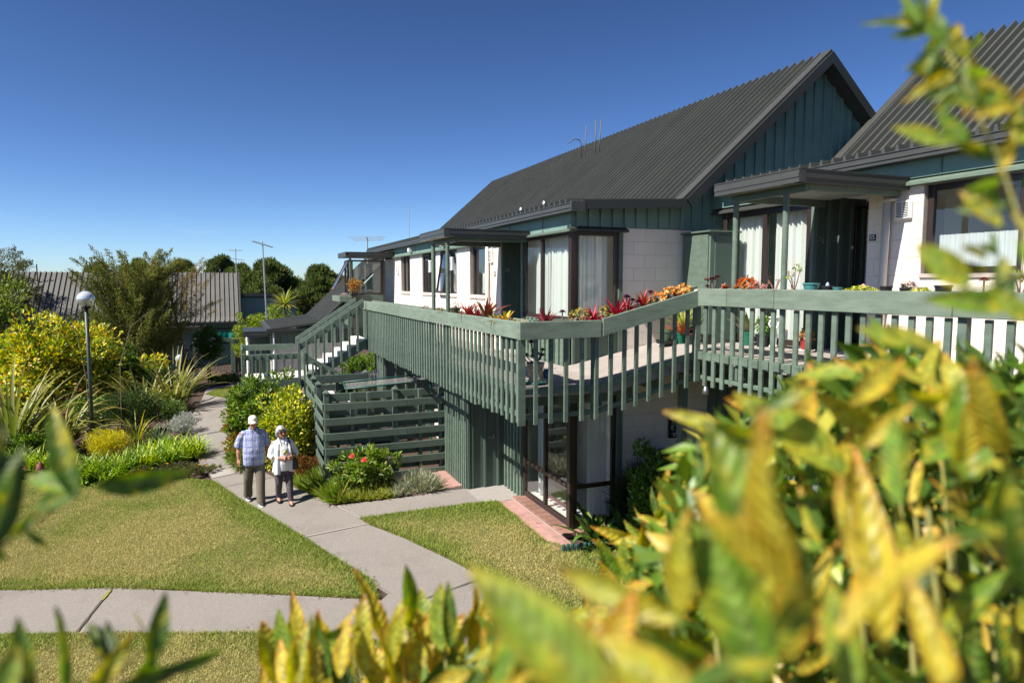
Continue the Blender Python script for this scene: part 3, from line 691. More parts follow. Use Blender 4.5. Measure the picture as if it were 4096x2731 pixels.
text_part('house_number', '55', .075, (W5 - .009, 6.03, 4.352), (R(90), 0, R(-90)), h55, M_white, .004)
boxo('number_plate', h55, M_dark, (W5 - .007, W5 - .0005, 5.983, 6.075, 4.315, 4.39), .002)
dp = MB().tube([(W5 - .06, 5.84, 2.9), (W5 - .06, 5.80, 4.85)], .045, 14).build('downpipe', M_cream, h55, smooth=True)
cz = MB().lathe([(.052, z) if i % 2 else (.045, z) for i, z in enumerate(np.linspace(3.28, 3.5, 15))], W5 - .06, 5.835, 14).build('pipe_coupling', M_white, dp)
boxo('pipe_bracket', dp, M_cream, (W5 - .12, W5 + 0, 5.70, 5.83, 4.75, 4.775), .003)
louvre_vent(h55, 'A', W5, 5.62, 4.64, .21, .21, .045)
# eave
boxo('fascia', h55, M_gable, (W5 - .03, W5 + .1, 1.2, 6.95, 4.98, 5.20), .004)
boxo('fascia_joint', h55, M_dkgreen, (W5 - .038, W5 - .031, 5.17, 5.19, 4.98, 5.2), 0)
MB().prism([(W5 - .09, 4.90), (W5 + .05, 4.90), (W5 + .05, 4.99), (W5 - .09, 4.935)], 'y', 1.2, 5.83).build('flashing', M_slat, h55)
gutter(h55, 'A', W5 - .03, 1.0, 8.70, 5.17, 5.29, .17)
# bay with sliding door, its end wall to the entry, entry door
window(h55, 'A', W5, 6.98, 8.74, F5 + .04, 4.87, mull=[7.84], rec=-.012, fw=.08, glass=M_glass_up, name='sliding_door')
curtain(h55, 'A', W5, 7.06, 7.78, F5 + .06, 4.82, .14, .035, 8); curtain(h55, 'A', W5, 7.9, 8.55, F5 + .06, 4.82, .14, .035, 8)
MB().prism([(W5 - .09, 4.88), (W5 + .05, 4.88), (W5 + .05, 4.97), (W5 - .09, 4.915)], 'y', 6.98, 8.95).build('flashing', M_gutter, h55)
boxo('fascia', h55, M_gable, (W5 - .028, W5 + .1, 6.95, 9.05, 4.97, 5.2), .004)
cladding(h55, 'B', 6.95, W5 + .02, W5 + .95, F5, 4.95, sp=9, first=W5 + .04, material=M_door, bw=.02, name='entry_panel')
for u in (7.21, 7.43, 7.64, 7.85, 8.06): boxo('batten', h55, M_clad, FB('B', 6.95, u - .03, u + .03, F5, 4.93, .001, .026), .003)
boxo('corner_board', h55, M_clad, (W5 - .015, W5 + .05, 6.925, 6.98, F5, 4.93), .003)
text_part('house_number', '5', .085, (7.295, 6.944, 4.39), (R(90), 0, 0), h55, M_alu); text_part('house_number', '5', .085, (7.345, 6.944, 4.36), (R(90), 0, 0), h55, M_alu)
boxo('door_bell', h55, M_white, (7.84, 7.87, 6.915, 6.93, 4.27, 4.31), .003)
boxo('entry_door', h55, M_frame, (W5 + .95, W5 + 1.02, 6.1, 6.95, F5, 4.92), .004)
boxo('door_panel', h55, M_dark, (W5 + .935, W5 + .951, 6.2, 6.86, F5 + .1, 4.8), 0)
window(h55, 'B', 6.90, W5 + .72, W5 + .93, F5 + .05, 4.86, rec=0, fw=.03, name='side_light', glass=M_glass_up)
curtain(h55, 'B', 6.89, W5 + .86, W5 + .93, F5 + .1, 4.8, -.03, .01, 3)
boxo('floor', h55, M_carpet, (W5 + .06, 12, 1, 9.0, F5 - .15, F5 + .02), 0)
boxo('inner_wall', h55, M_room, (9.8, 9.9, 1, 9.0, F5, 5.3), 0); boxo('inner_wall', h55, M_room, (W5 + .15, 9.8, 3.6, 3.7, F5, 5.1), 0)
boxo('kitchen_cupboard', h55, M_white, (9.3, 9.8, 4.2, 6.0, 3.9, 4.7), .01)
boxo('ceiling', h55, M_room, (W5 + .1, 12, 1, 9.0, 5.1, 5.13), 0)
roof55, _ = house_roof(h55, 6.99, 5.29, 0.8, 8.72, 5.40, 8.95, 11.78, 7.915, .95, .18, right_run=3.0)
MB().hexa([(8.91, 8.56, 5.40), (11.78, 8.56, 7.945), (11.78, 8.74, 7.945), (8.91, 8.74, 5.40), (8.89, 8.56, 5.44), (11.76, 8.56, 7.985), (11.76, 8.74, 7.985), (8.89, 8.74, 5.44)]).build('verge_flashing', M_gutter, h55)
MB().prism([(11.5, 5.0), (8.95, 5.33), (11.78, 7.86), (14.5, 5.4), (14.5, 5.0)], 'y', 8.6, 8.7).build('gable_wall', M_gable, h55)
cladding(h55, 'A', W5, 1.2, 9.04, -.1, 2.6, sp=.25, material=M_clad)
window(h55, 'A', W5, 6.2, 7.6, 1.2, 2.1, rec=-.01)
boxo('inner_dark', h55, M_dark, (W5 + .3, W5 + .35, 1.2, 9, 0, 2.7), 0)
boxo('end_wall', h55, M_gable, (W5 + .01, 14, 1.0, 1.1, 0, 5.2), 0)
canopy(h55, 5.50, W5 - .02, 5.55, 6.90, 4.86, 5.005, [(5.76, 6.80), (5.76, 5.98)], 2.52)
MB().lathe([(.075, 4.853), (.085, 4.866)], 6.75, 5.95, 18).build('downlight', M_white, h55)
canopy(h53, 3.14, WX - .03, 10.50, 12.0, 4.545, 4.675, [(3.26, 11.55), (3.26, 10.70)], 2.16)
# pipes standing on the roof of 53
def zs53(x): return 5.05 + (x - 6.44) * sl_
# roof pipes and flues
M_pipe = mat('dull_pipe', (.10, .10, .10), .6, .1, 10)
def roof_pipe(pts, r, label):
    o = MB().tube(pts, r, 8).build('vent_pipe', M_pipe, None, smooth=True); setp(o, label, 'pipe', 'pipes on the roof of house 53'); return o
roof_pipe([(8.61, 16.21, 6.94), (8.61, 16.21, 7.45), (8.55, 16.21, 7.53), (8.44, 16.21, 7.55), (8.34, 16.21, 7.50), (8.24, 16.21, 7.43)], .013, 'thin pipe with bent over top on the charcoal roof')
roof_pipe([(8.62, 16.03, 6.95), (8.66, 16.03, 7.86)], .014, 'straight roof pipe next to the bent pipe')
roof_pipe([(8.62, 15.5, 6.95), (8.645, 15.5, 7.88)], .014, 'straight roof pipe, middle of the three uprights')
roof_pipe([(8.60, 15.28, 6.93), (8.675, 15.28, 7.865)], .014, 'straight roof pipe nearest the gable')
for (x, y, l) in ((6.96, 16.34, 'small metal flue with cap low on the roof, left one'), (6.98, 14.98, 'small metal flue with cap low on the roof, right one')):
    z = zs53(x); o = MB().lathe([(.045, z - .05), (.045, z + .10), (.06, z + .11), (.06, z + .17), (.05, z + .18), (.05, z + .22), (.0, z + .235)], x, y, 14).build('flue', M_steel, None, smooth=True); setp(o, l, 'flue', 'flues on the roof of house 53')

# ================================================================== RAISED WALKWAY
deck = thing('walkway', (4.0, 7.5, 0), 'raised concrete walkway with a ramp running past both front doors', 'walkway')
def zramp(x): return 2.55 + np.clip((x - 4.45) / (6.25 - 4.45), 0, 1) * .35
boxo('slab', deck, M_conc, (3.22, 4.65, 9.04, 18.2, 2.42, 2.548), .006)
V = []; F = []
xs = np.linspace(3.22, 7.16, 26); k = len(xs)
for x in xs:
    z = float(zramp(x)); V += [(x, 7.5, z), (x, 9.04, z), (x, 7.5, z - .13), (x, 9.04, z - .13)]
for i in range(k - 1):
    a = 4 * i; F += [(a, a + 4, a + 5, a + 1), (a + 2, a + 3, a + 7, a + 6), (a, a + 2, a + 6, a + 4), (a + 1, a + 5, a + 7, a + 3)]
F += [(0, 1, 3, 2), (4 * k - 4, 4 * k - 2, 4 * k - 1, 4 * k - 3)]
mesh_obj('ramp_slab', V, F, M_conc, deck)
boxo('slab', deck, M_conc, (5.76, 7.16, 1.5, 7.499, 2.77, 2.899), .006)
for y in np.arange(7.9, 18, .6): boxo('joist', deck, M_dkgreen, (3.24, 4.64, y - .025, y + .025, 2.24, 2.419), .003)
for y in np.arange(1.9, 8.9, .6): boxo('joist', deck, M_dkgreen, (5.74, 7.15, y - .025, y + .025, 2.6, 2.769), .003)
for y in np.arange(1.75, 7.4, .17): boxo('joist_end', deck, M_slat, (5.70, 5.80, y - .05, y + .05, 2.80, 2.905), .004)
for x in np.arange(3.4, 5.6, .45): boxo('joist', deck, M_dkgreen, (x - .025, x + .025, 7.52, 9.0, float(zramp(x)) - .30, float(zramp(x)) - .131), .003)
for (x, y) in ((5.62, 7.60), (5.80, 4.6)): boxo('post', deck, M_dkgreen, (x - .05, x + .05, y - .05, y + .05, 0, 2.6), .005)
# --- balustrades with planter boxes
def planter_A(t, x, ys, z0, z1, soil, inner=.30, near_end=True):
    """front boards on plane x (outer face), board joints ys (near to far), inner board, soil"""
    for a, b in zip(ys[:-1], ys[1:]): boxo('planter_board', t, M_plank, (x, x + .04, a + .004, b - .004, z0 + random.uniform(-.004, .004), z1), .006)
    L = ys[-1] - ys[0]; n = max(2, int(L / 2.3)); ya = ys[0] + inner; st = (ys[-1] - ya) / n
    for i in range(n): boxo('planter_back', t, M_plank, (x + inner - .04, x + inner, ya + i * st + .004, ya + (i + 1) * st - .004, z0 + .004, z1 + .002), .006)
    boxo('soil', t, M_soil, (x + .041, x + inner - .041, ys[0] + .05, ys[-1] - .03, z0 + .02, soil), 0)
    boxo('planter_floor', t, M_dkgreen, (x + .041, x + inner - .041, ys[0] + .05, ys[-1] - .03, z0 + .002, z0 + .019), 0)
def rail(t, ext, mt=None): boxo('rail', t, mt or M_slat, ext, .004)
def slat(t, cx, cy, z0, z1, wx, wy): boxo('baluster', t, M_slat, (cx - wx / 2, cx + wx / 2, cy - wy / 2, cy + wy / 2, round(z0, 2), round(z1, 2)), .003)
balA = thing('balustrade', (3.14, 12.6, 2.1), 'long green slatted balustrade with planter box along the far walkway of house 53', 'balustrade')
YA = [7.41, 10.60, 11.41, 13.59, 15.64, 17.88]
planter_A(balA, 3.12, YA, 3.137, 3.352, 3.30)
y = 7.53; k = 0
while y < 17.9:
    slat(balA, 3.165, y, 2.10 + random.choice((0, 0, .02, -.01)), 3.13, .03, .062); y += .172
for yy in (7.66, 10.70, 11.55, 14.6, 17.8): boxo('post', balA, M_slat, (3.20, 3.27, yy - .035, yy + .035, 2.12, 3.30), .004)
rail(balA, (3.182, 3.222, 7.50, 17.9, 2.462, 2.55)); rail(balA, (3.182, 3.222, 7.50, 17.9, 2.18, 2.25))
balB = thing('balustrade', (4.4, 7.42, 2.1), 'short green balustrade climbing beside the ramp at the walkway corner', 'balustrade')
boxo('planter_board', balB, M_plank, (3.122, 4.222, 7.37, 7.408, 3.138, 3.352), .006)
def sloped(name, t, x0, x1, y0, y1, za0, za1, zb0, zb1, mt):   # heights at x0 (za0..za1) and at x1
    MB().hexa([(x0, y0, za0), (x1, y0, zb0), (x1, y1, zb0), (x0, y1, za0), (x0, y0, za1), (x1, y0, zb1), (x1, y1, zb1), (x0, y1, za1)]).build(name, mt, t, bevel=.005)
sloped('planter_board', balB, 4.24, 5.665, 7.368, 7.406, 3.150, 3.37, 3.495, 3.714, M_plank)
boxo('planter_back', balB, M_plank, (3.43, 4.28, 7.70, 7.738, 3.142, 3.356), .006); sloped('planter_back', balB, 4.29, 5.90, 7.70, 7.738, 3.155, 3.372, 3.56, 3.775, M_plank)
boxo('soil', balB, M_soil, (3.44, 4.27, 7.41, 7.699, 3.15, 3.30), 0); sloped('soil', balB, 4.28, 5.66, 7.41, 7.699, 3.17, 3.32, 3.51, 3.665, M_soil)
for x in (3.145, 3.19, 3.354, 3.555, 3.761, 3.982, 4.186, 4.39, 4.586, 4.764, 4.959, 5.151, 5.345, 5.543):
    e = max(0, x - 4.23) * .242; slat(balB, x, 7.428, 2.10 + e, 3.138 + e, .055, .03)
rail(balB, (3.15, 4.2, 7.446, 7.486, 2.462, 2.535)); rail(balB, (3.15, 4.2, 7.446, 7.486, 2.165, 2.225))
sloped('rail', balB, 4.2, 5.66, 7.446, 7.486, 2.462, 2.535, 2.80, 2.875, M_slat); sloped('rail', balB, 4.2, 5.66, 7.446, 7.486, 2.165, 2.225, 2.515, 2.575, M_slat)
boxo('post', balB, M_slat, (5.66, 5.74, 7.40, 7.48, 2.5, 3.5), .004); boxo('post', balB, M_slat, (4.15, 4.22, 7.447, 7.517, 2.1, 3.14), .004)
balC = thing('balustrade', (5.68, 5.2, 2.45), 'green slatted balustrade with planter box in front of house 55', 'balustrade')
planter_A(balC, 5.66, [1.6, 3.95, 6.02, 6.82, 7.398], 3.515, 3.735, 3.68, inner=.32)
y = 7.27
while y > 1.7:
    if min(abs(y - 6.755), abs(y - 5.94), abs(y - 3.893)) > .07: slat(balC, 5.715, y, 2.465, 3.51, .03, .062)
    y -= .1715
for yy in (3.893, 2.0): boxo('post', balC, M_slat, (5.71, 5.78, yy - .04, yy + .04, 2.47, 3.52), .004)
rail(balC, (5.732, 5.772, 1.7, 7.38, 2.83, 2.895)); rail(balC, (5.732, 5.772, 1.7, 7.38, 2.538, 2.59))

# ================================================================== STAIR
st = thing('staircase', (2.0, 17.3, 0), 'white concrete stair with green handrails descending left from the walkway', 'staircase')
sx, sz = 3.12, 2.548
for i in range(7):
    x1 = sx - i * .235; zt = sz - (i + 1) * .143
    MB().prism([(x1 - .25, zt), (x1, zt), (x1, zt - .30), (x1 - .25, zt - .17)], 'y', 17.34, 18.38).build('step', M_stepw, st, bevel=.005)
zl = sz - 7 * .143 - .03
boxo('landing', st, M_stepw, (.2, 1.48, 17.16, 18.4, zl - .05, zl), .006); boxo('landing_edge', st, M_dkgreen, (.2, 1.48, 17.12, 17.158, zl - .2, zl + .01), .004)
for i in range(9):
    x0 = 1.70 + i * .24; zt = zl - (i + 1) * .15
    boxo('step', st, M_stepw, (x0, x0 + .25, 16.2, 17.2, zt - .2, zt), .005)
sloped('stringer', st, 1.5, 3.12, 17.29, 17.335, 1.22, 1.42, 2.18, 2.40, M_slat)
for yy, n in ((17.25, 7), (18.42, 7)):
    sloped('handrail', st, 1.50, 3.06, yy - .02, yy + .025, 2.17, 2.35, 3.19, 3.37, M_slat)
    sloped('handrail_cap', st, 1.50, 3.06, yy + .028, yy + .07, 2.24, 2.40, 3.26, 3.42, M_slat)
    for i in range(n):
        x = 1.66 + i * .205; e = (x - 1.5) / 1.56 * 1.02
        slat(st, x, yy - .036, 1.18 + e, 2.32 + e, .055, .03)
boxo('newel', st, M_slat, (1.44, 1.50, 17.2, 17.26, .5, 2.37), .005)
rail(st, (.26, 1.46, 17.19, 17.23, 1.985, 2.12)); rail(st, (.24, 1.44, 18.40, 18.44, 2.10, 2.25)); rail(st, (.17, .21, 17.22, 18.42, 2.10, 2.25))
boxo('newel', st, M_slat, (.17, .24, 17.14, 17.21, -.3, 2.14), .005); boxo('newel', st, M_slat, (.17, .24, 18.4, 18.47, -.3, 2.26), .005); boxo('newel', st, M_slat, (1.56, 1.62, 17.15, 17.21, .4, 2.13), .005)
for x in np.arange(.40, 1.5, .18): slat(st, float(x), 17.175, 1.3, 2.10, .05, .028)
sloped('handrail', st, 1.62, 3.3, 17.16, 17.20, 1.92, 2.08, .92, 1.08, M_slat)
for x in np.arange(1.78, 3.2, .2):
    e = (x - 1.62) * .595; slat(st, float(x), 17.145, 1.15 - e, 2.0 - e, .05, .028)
sloped('stringer', st, 1.48, 3.6, 16.17, 16.2, 1.1, 1.35, -.1, .1, M_slat)

# ================================================================== YARD FENCE
def capped_post(t, x, y, z0, z1, s=.052, cap=True, mt=None):
    boxo('post', t, mt or M_dkgreen, (x - s, x + s, y - s, y + s, z0, z1), .005)
    if cap:
        m = MB(); e = s + .008; zt = z1 + .001
        m.v = [(x - e, y - e, zt), (x + e, y - e, zt), (x + e, y + e, zt), (x - e, y + e, zt), (x - e, y - e, zt + .025), (x + e, y - e, zt + .025), (x + e, y + e, zt + .025), (x - e, y + e, zt + .025), (x, y, zt + .085)]
        m.f = [(3, 2, 1, 0), (0, 1, 5, 4), (1, 2, 6, 5), (2, 3, 7, 6), (3, 0, 4, 7), (4, 5, 8), (5, 6, 8), (6, 7, 8), (7, 4, 8)]; m.build('post_cap', mt or M_dkgreen, t)
fence = thing('fence', (2.8, 13.2, 0), 'dark green board fence of spaced horizontal planks beside the flower bed', 'fence')
for i in range(6):
    zt = 1.53 - i * .286
    for a, b in ((1.55, 2.78 if i % 2 else 3.15), (2.78 if i % 2 else 3.15, 3.92)):
        boxo('board', fence, M_dkgreen, (a + .002, b - .002, 13.115, 13.145, zt - .137, zt), .005)
    boxo('board', fence, M_dkgreen, (1.62, 3.92, 13.26, 13.29, zt - .268, zt - .150), .005)
boxo('board', fence, M_dkgreen, (1.62, 3.92, 13.26, 13.29, 1.56, 1.70), .005)
for x, c in ((1.60, 1), (2.08, 0), (2.40, 0), (2.92, 1), (3.42, 0), (3.84, 0)): capped_post(fence, x, 13.20, -.25, 1.71, .050 if c else .035, bool(c))
fence2 = thing('fence', (1.55, 14.8, 0), 'side run of the dark green board fence stepping back behind the yellow bush', 'fence')
for i in range(6):
    zt = 1.53 - i * .286
    for a, b in ((13.15, 14.45), (14.45, 15.4), (15.4, 16.2)):
        boxo('board', fence2, M_dkgreen, (1.515, 1.545, a + .002, b - .002, zt - .137 + (.14 if a > 14 else 0), zt + (.14 if a > 14 else 0)), .005)
    boxo('board', fence2, M_dkgreen, (1.65, 1.68, 13.3, 16.2, zt - .268, zt - .150), .005)
for y in (14.44, 15.32, 16.2): capped_post(fence2, 1.60, y, -.25, 1.71)
fence3 = thing('fence', (2.2, 16.05, 0), 'far run of the dark green board fence in front of the stair foot', 'fence')
for zt in (1.70, 1.26, .82, .4): boxo('board', fence3, M_dkgreen, (1.66, 2.90, 16.0, 16.03, zt - .19, zt), .005)
for zt in (1.47, 1.03): boxo('board', fence3, M_dkgreen, (1.66, 2.90, 16.10, 16.13, zt - .15, zt), .005)
for x, c in ((2.2, 0), (2.86, 1)): capped_post(fence3, x, 16.065, -.25, 1.70, .034 if not c else .05, bool(c))
# clothes line
cl = thing('clothes_line', (2.9, 14.2, 1.6), 'green folding clothes line with white cords behind the board fence', 'clothes line')
M_clg = mat('clothesline_green', (.02, .09, .075), .4, .05, 5)
MB().tube([(2.05, 13.75, 1.70), (4.0, 13.95, 1.76)], .018, 8).tube([(2.05, 13.75, 1.70), (2.12, 14.6, 1.72)], .014, 8).tube([(4.0, 13.95, 1.76), (4.1, 14.8, 1.78)], .016, 8).tube([(2.12, 14.6, 1.72), (4.1, 14.8, 1.78)], .014, 8).build('frame', M_clg, cl, smooth=True)
for i in range(6):
    t = (i + .7) / 7; MB().tube([(2.05 + .07 * t, 13.75 + .85 * t, 1.70), (4.0 + .1 * t, 13.95 + .85 * t, 1.77)], .0025, 4).build('cord', M_white, cl)
MB().tube([(3.95, 14.3, -.2), (3.95, 14.3, 1.74)], .025, 8).build('post', M_clg, cl)

# ================================================================== CUPBOARD by the gable
cb = thing('cupboard', (6.9, 8.7, 2.9), 'tall green meter cupboard standing against the gable wall', 'cupboard')
boxo('body', cb, M_clad, (6.62, 7.14, 8.36, 9.02, 2.905, 4.56), .005)
boxo('door', cb, M_slat, (6.60, 6.619, 8.39, 9.0, 2.95, 4.54), .004)
boxo('side_panel', cb, M_door, (6.70, 7.10, 8.345, 8.359, 2.96, 4.52), .003)
boxo('lid', cb, M_slat, (6.57, 7.17, 8.32, 9.03, 4.561, 4.59), .004)
boxo('latch', cb, mat('rusty_latch', (.12, .05, .025), .7, .3, 30), (6.585, 6.60, 8.37, 8.45, 3.86, 3.89), .003)

# ================================================================== GLAZED PORCH beyond house 53
po = thing('porch', (3.9, 21.5, 2.5), 'glazed porch with brown frames and an open window at the far end of the walkway', 'porch')
gutter(po, 'A', 3.27, 20.75, 22.35, 4.585, 4.73, .1, 'porch_fascia'); gutter(po, 'B', 20.85, 3.18, 4.60, 4.585, 4.73, .1, 'porch_fascia')
boxo('porch_roof', po, M_roofdk, (3.2, 4.6, 20.8, 22.3, 4.69, 4.72), 0); boxo('porch_soffit', po, M_soffit, (3.2, 4.6, 20.8, 22.3, 4.59, 4.60), 0)
window(po, 'B', 20.95, 3.36, 4.30, 3.46, 4.50, rec=0, fw=.05); window(po, 'A', 3.34, 20.98, 22.2, 3.46, 4.50, rec=0, fw=.05, mull=[21.6])
boxo('post', po, M_slat, (3.30, 3.36, 20.88, 20.94, 2.5, 4.58), .004)
boxo('lower_panel', po, M_dkgreen, (3.36, 4.32, 20.93, 20.97, 2.5, 3.45), .003); boxo('lower_panel', po, M_dkgreen, (3.32, 3.36, 20.98, 22.2, 2.5, 3.45), .003)
boxo('side_post', po, M_frame, (4.30, 4.36, 20.93, 20.99, 2.5, 4.55), .003)
m = MB(); m.box(3.30, 3.33, 21.0, 21.05, 3.5, 4.5).box(3.30, 3.33, 21.5, 21.55, 3.5, 4.5).box(3.302, 3.328, 21.05, 21.5, 3.5, 3.56).box(3.302, 3.328, 21.05, 21.5, 4.44, 4.5); m.rot((3.31, 0, 4.5), 'Y', R(28)); ws = m.build('open_sash', mat('brown_sash', (.13, .075, .055), .5, .1, 8), po)
MB().box(3.312, 3.318, 21.05, 21.5, 3.56, 4.44).rot((3.31, 0, 4.5), 'Y', R(28)).build('pane', M_glass, ws)
boxo('ledge', po, M_plank, (2.95, 3.30, 20.6, 22.2, 3.25, 3.42), .005)
block_wall(po, 'A', 4.66, 20.72, 24.3, 2.35, 4.56)

# ================================================================== HOUSE BEHIND THE STAIR
hb = thing('house', (2.5, 24.5, -.3), 'low house with dark steep roof and flat eave behind the white stair', 'house')
MB().prism([(1.05, 2.40), (2.6, 2.60), (5.2, 5.05), (5.2, 4.98), (2.6, 2.53), (1.05, 2.33)], 'y', 22.3, 27.0).build('roof', M_roof, hb)
rb = hb.children[-1]
y = 22.45
mr_ = None
while y < 27:
    if mr_ is None:
        m = MB(); h = .035
        for (xa, za, xb_, zb2) in ((1.1, 2.407, 2.6, 2.60), (2.6, 2.60, 5.2, 5.05)):
            m.hexa([(xa, y - .022, za), (xb_, y - .022, zb2), (xb_, y + .022, zb2), (xa, y + .022, za), (xa - h * .5, y - .012, za + h), (xb_ - h * .5, y - .012, zb2 + h), (xb_ - h * .5, y + .012, zb2 + h), (xa - h * .5, y + .012, za + h)])
        o = m.build('rib', M_roof, rb); mr_ = o; y_first = y
    else:
        o = mr_.copy(); link(o, rb); o.location = mr_.location + Vector((0, y - y_first, 0))
    y += .19
gutter(hb, 'B', 22.30, 1.0, 2.75, 2.28, 2.40, .08, 'verge_board'); gutter(hb, 'A', 1.08, 22.25, 27, 2.28, 2.42, .12)
boxo('wall_panel', hb, M_clad, (1.1, 5.2, 22.45, 22.52, 1.9, 2.35), 0)
for x in np.arange(1.18, 4.6, .2): boxo('batten', hb, M_clad, (float(x), float(x) + .05, 22.425, 22.449, 1.9, 2.30), .003)
block_wall(hb, 'B', 22.45, 1.1, 3.4, -.3, 1.9)
MB().prism([(2.6, 2.35), (5.2, 2.35), (5.2, 4.95)], 'y', 22.46, 22.52).build('gable_wall', M_gable, hb)
boxo('side_wall', hb, M_joint, (1.1, 1.2, 22.5, 27, -.3, 2.3), 0)
MB().tube([(1.16, 22.36, -.2), (1.16, 22.36, 2.3)], .035, 10).build('downpipe', M_white, hb, smooth=True)
boxo('porch_roof', hb, M_roofdk, (.30, 1.05, 22.3, 24.4, 2.27, 2.33), .004); gutter(hb, 'B', 22.32, .27, 1.0, 2.16, 2.30, .07, 'porch_fascia')
boxo('porch_wall', hb, M_clad, (.42, 1.08, 22.9, 22.97, -.3, 2.25), 0)
for x in np.arange(.46, 1.06, .16): boxo('batten', hb, M_clad, (float(x), float(x) + .045, 22.875, 22.899, -.3, 2.2), .003)
MB().tube([(.40, 22.4, -.3), (.40, 22.4, 2.2)], .035, 10).build('downpipe', M_white, hb, smooth=True)
boxo('porch_post', hb, M_slat, (.46, .52, 22.42, 22.48, -.3, 2.2), .004)

# ================================================================== FAR HOUSE, left
fh = thing('house', (-6, 40, -.6), 'far green house with wide grey ribbed roof behind the garden, at left', 'house')
M_roof_far = mat('roof_weathered', (.135, .132, .120), .6, .08, 1.5, spec=.3)
MB().prism([(38.6, 1.80), (39.4, 2.02), (42.0, 4.37), (46, 1.2), (46, 1.1), (42.0, 4.29), (39.4, 1.95), (38.6, 1.73)], 'x', -16, .42).build('roof', M_roof_far, fh)
rf = fh.children[-1]; first = None
for x in np.arange(-15.9, .40, .235):
    if first is None:
        m = MB(); h = .05
        for (ya, za, yb, zb2) in ((38.6, 1.80, 39.4, 2.02), (39.4, 2.02, 42.0, 4.37)):
            m.hexa([(x - .03, ya, za), (x + .03, ya, za), (x + .03, yb, zb2), (x - .03, yb, zb2), (x - .015, ya - h * .5, za + h), (x + .015, ya - h * .5, za + h), (x + .015, yb - h * .5, zb2 + h), (x - .015, yb - h * .5, zb2 + h)])
        first = m.build('rib', M_roof_far, rf); fx = x
    else:
        o = first.copy(); link(o, rf); o.location = first.location + Vector((float(x - fx), 0, 0))
gutter(fh, 'B', 38.65, -16, .3, 1.66, 1.80, .12)
MB().prism([(39.4, 1.95), (42, 4.3), (45.8, 1.2), (45.8, -.6), (39.4, -.6)], 'x', .24, .32).build('gable_wall', M_gable, fh)
MB().prism([(39.2, 1.9), (41.9, 4.42), (41.9, 4.2), (39.3, 1.75)], 'x', .40, .46).build('barge_board', M_roofdk, fh)
boxo('wall_panel', fh, M_gable, (-16, .24, 39.3, 39.4, -.65, 1.85), 0)
boxo('fascia', fh, M_gable, (-16, .24, 39.26, 39.299, 1.45, 1.68), .004)
for x in np.arange(-5.6, .2, .3): boxo('batten', fh, M_gable, (float(x), float(x) + .06, 39.275, 39.299, -.6, 1.44), .003)
boxo('canopy', fh, M_gutter, (-4.6, -1.2, 37.9, 39.2, 1.52, 1.62), .01)
boxo('doorway', fh, M_dark, (-4.05, -3.35, 39.2, 39.25, -.6, 1.4), 0)
window(fh, 'B', 39.25, -1.1, .05, .6, 1.42, rec=-.02)
hs = thing('neighbour_house', (2.2, 44, -.5), 'house wall with dark roof edge just right of the far ribbed roof', 'house')
MB().prism([(41.0, 3.0), (47, 1.0), (47, -.6), (41, -.6)], 'x', .5, 3.4).build('wall', M_gable, hs)
MB().prism([(40.8, 3.22), (47.2, 1.1), (47.2, .95), (40.8, 3.05)], 'x', .48, 3.5).build('roof', M_roofdk, hs)
# trellis fence in front of the far house
tf = thing('trellis_fence', (0, 34.6, -.4), 'dark green trellis screen with gate posts in front of the far house', 'fence')
for x in (-1.62, -.02, 1.7): capped_post(tf, x, 34.5, -.5, 1.25, .09, False, M_slat)
boxo('rail', tf, M_dkgreen, (-1.6, 0, 34.48, 34.52, 1.12, 1.25), .004); boxo('rail', tf, M_dkgreen, (0, 2.3, 34.46, 34.5, 1.15, 1.25), .004); boxo('rail', tf, M_dkgreen, (0, 2.3, 34.46, 34.5, .72, .82), .004)
for k in range(17):
    x = 0.02 + k * .14
    for sgn in (-1, 1): MB().hexa([(x - .012, 34.47 + .012 * sgn, .8), (x + .012, 34.47 + .012 * sgn, .8), (x + .012, 34.48 + .012 * sgn, .8), (x - .012, 34.48 + .012 * sgn, .8), (x - .012 + sgn * .33, 34.47 + .012 * sgn, 1.16), (x + .012 + sgn * .33, 34.47 + .012 * sgn, 1.16), (x + .012 + sgn * .33, 34.48 + .012 * sgn, 1.16), (x - .012 + sgn * .33, 34.48 + .012 * sgn, 1.16)]).build('lath', M_dkgreen, tf)
for k in range(12):
    x = -1.6 + k * .14
    for sgn in (-1, 1): MB().hexa([(x - .012, 34.47 + .012 * sgn, -.3), (x + .012, 34.47 + .012 * sgn, -.3), (x + .012, 34.48 + .012 * sgn, -.3), (x - .012, 34.48 + .012 * sgn, -.3), (x - .012 + sgn * .5, 34.47 + .012 * sgn, .7), (x + .012 + sgn * .5, 34.47 + .012 * sgn, .7), (x + .012 + sgn * .5, 34.48 + .012 * sgn, .7), (x - .012 + sgn * .5, 34.48 + .012 * sgn, .7)]).build('lath', M_dkgreen, tf)
for k in range(15): boxo('paling', tf, M_dkgreen, (.05 + k * .15, .185 + k * .15, 34.5, 34.52, -.5, .72), .003)
# green shade cloth hanging behind the trellis
V = []; F = []
for i in range(13):
    for j in range(5):
        s = i / 12; t = j / 4; V.append((-1.0 + 1.5 * s, 37.2 + .06 * math.sin(s * 15 + t * 2), 1.42 - .1 * math.sin(s * 3.1) - t * (.5 - .15 * s) + .02 * math.sin(s * 20)))
for i in range(12):
    for j in range(4): q = i * 5 + j; F.append((q, q + 5, q + 6, q + 1))
setp(mesh_obj('shade_cloth', V, F, leafmat('tarp_green', .5, .3, attr=False, col=(.02, .26, .19), rand=0), None, smooth=True), 'bright teal green cloth hung under the eave of the far house', 'cloth')
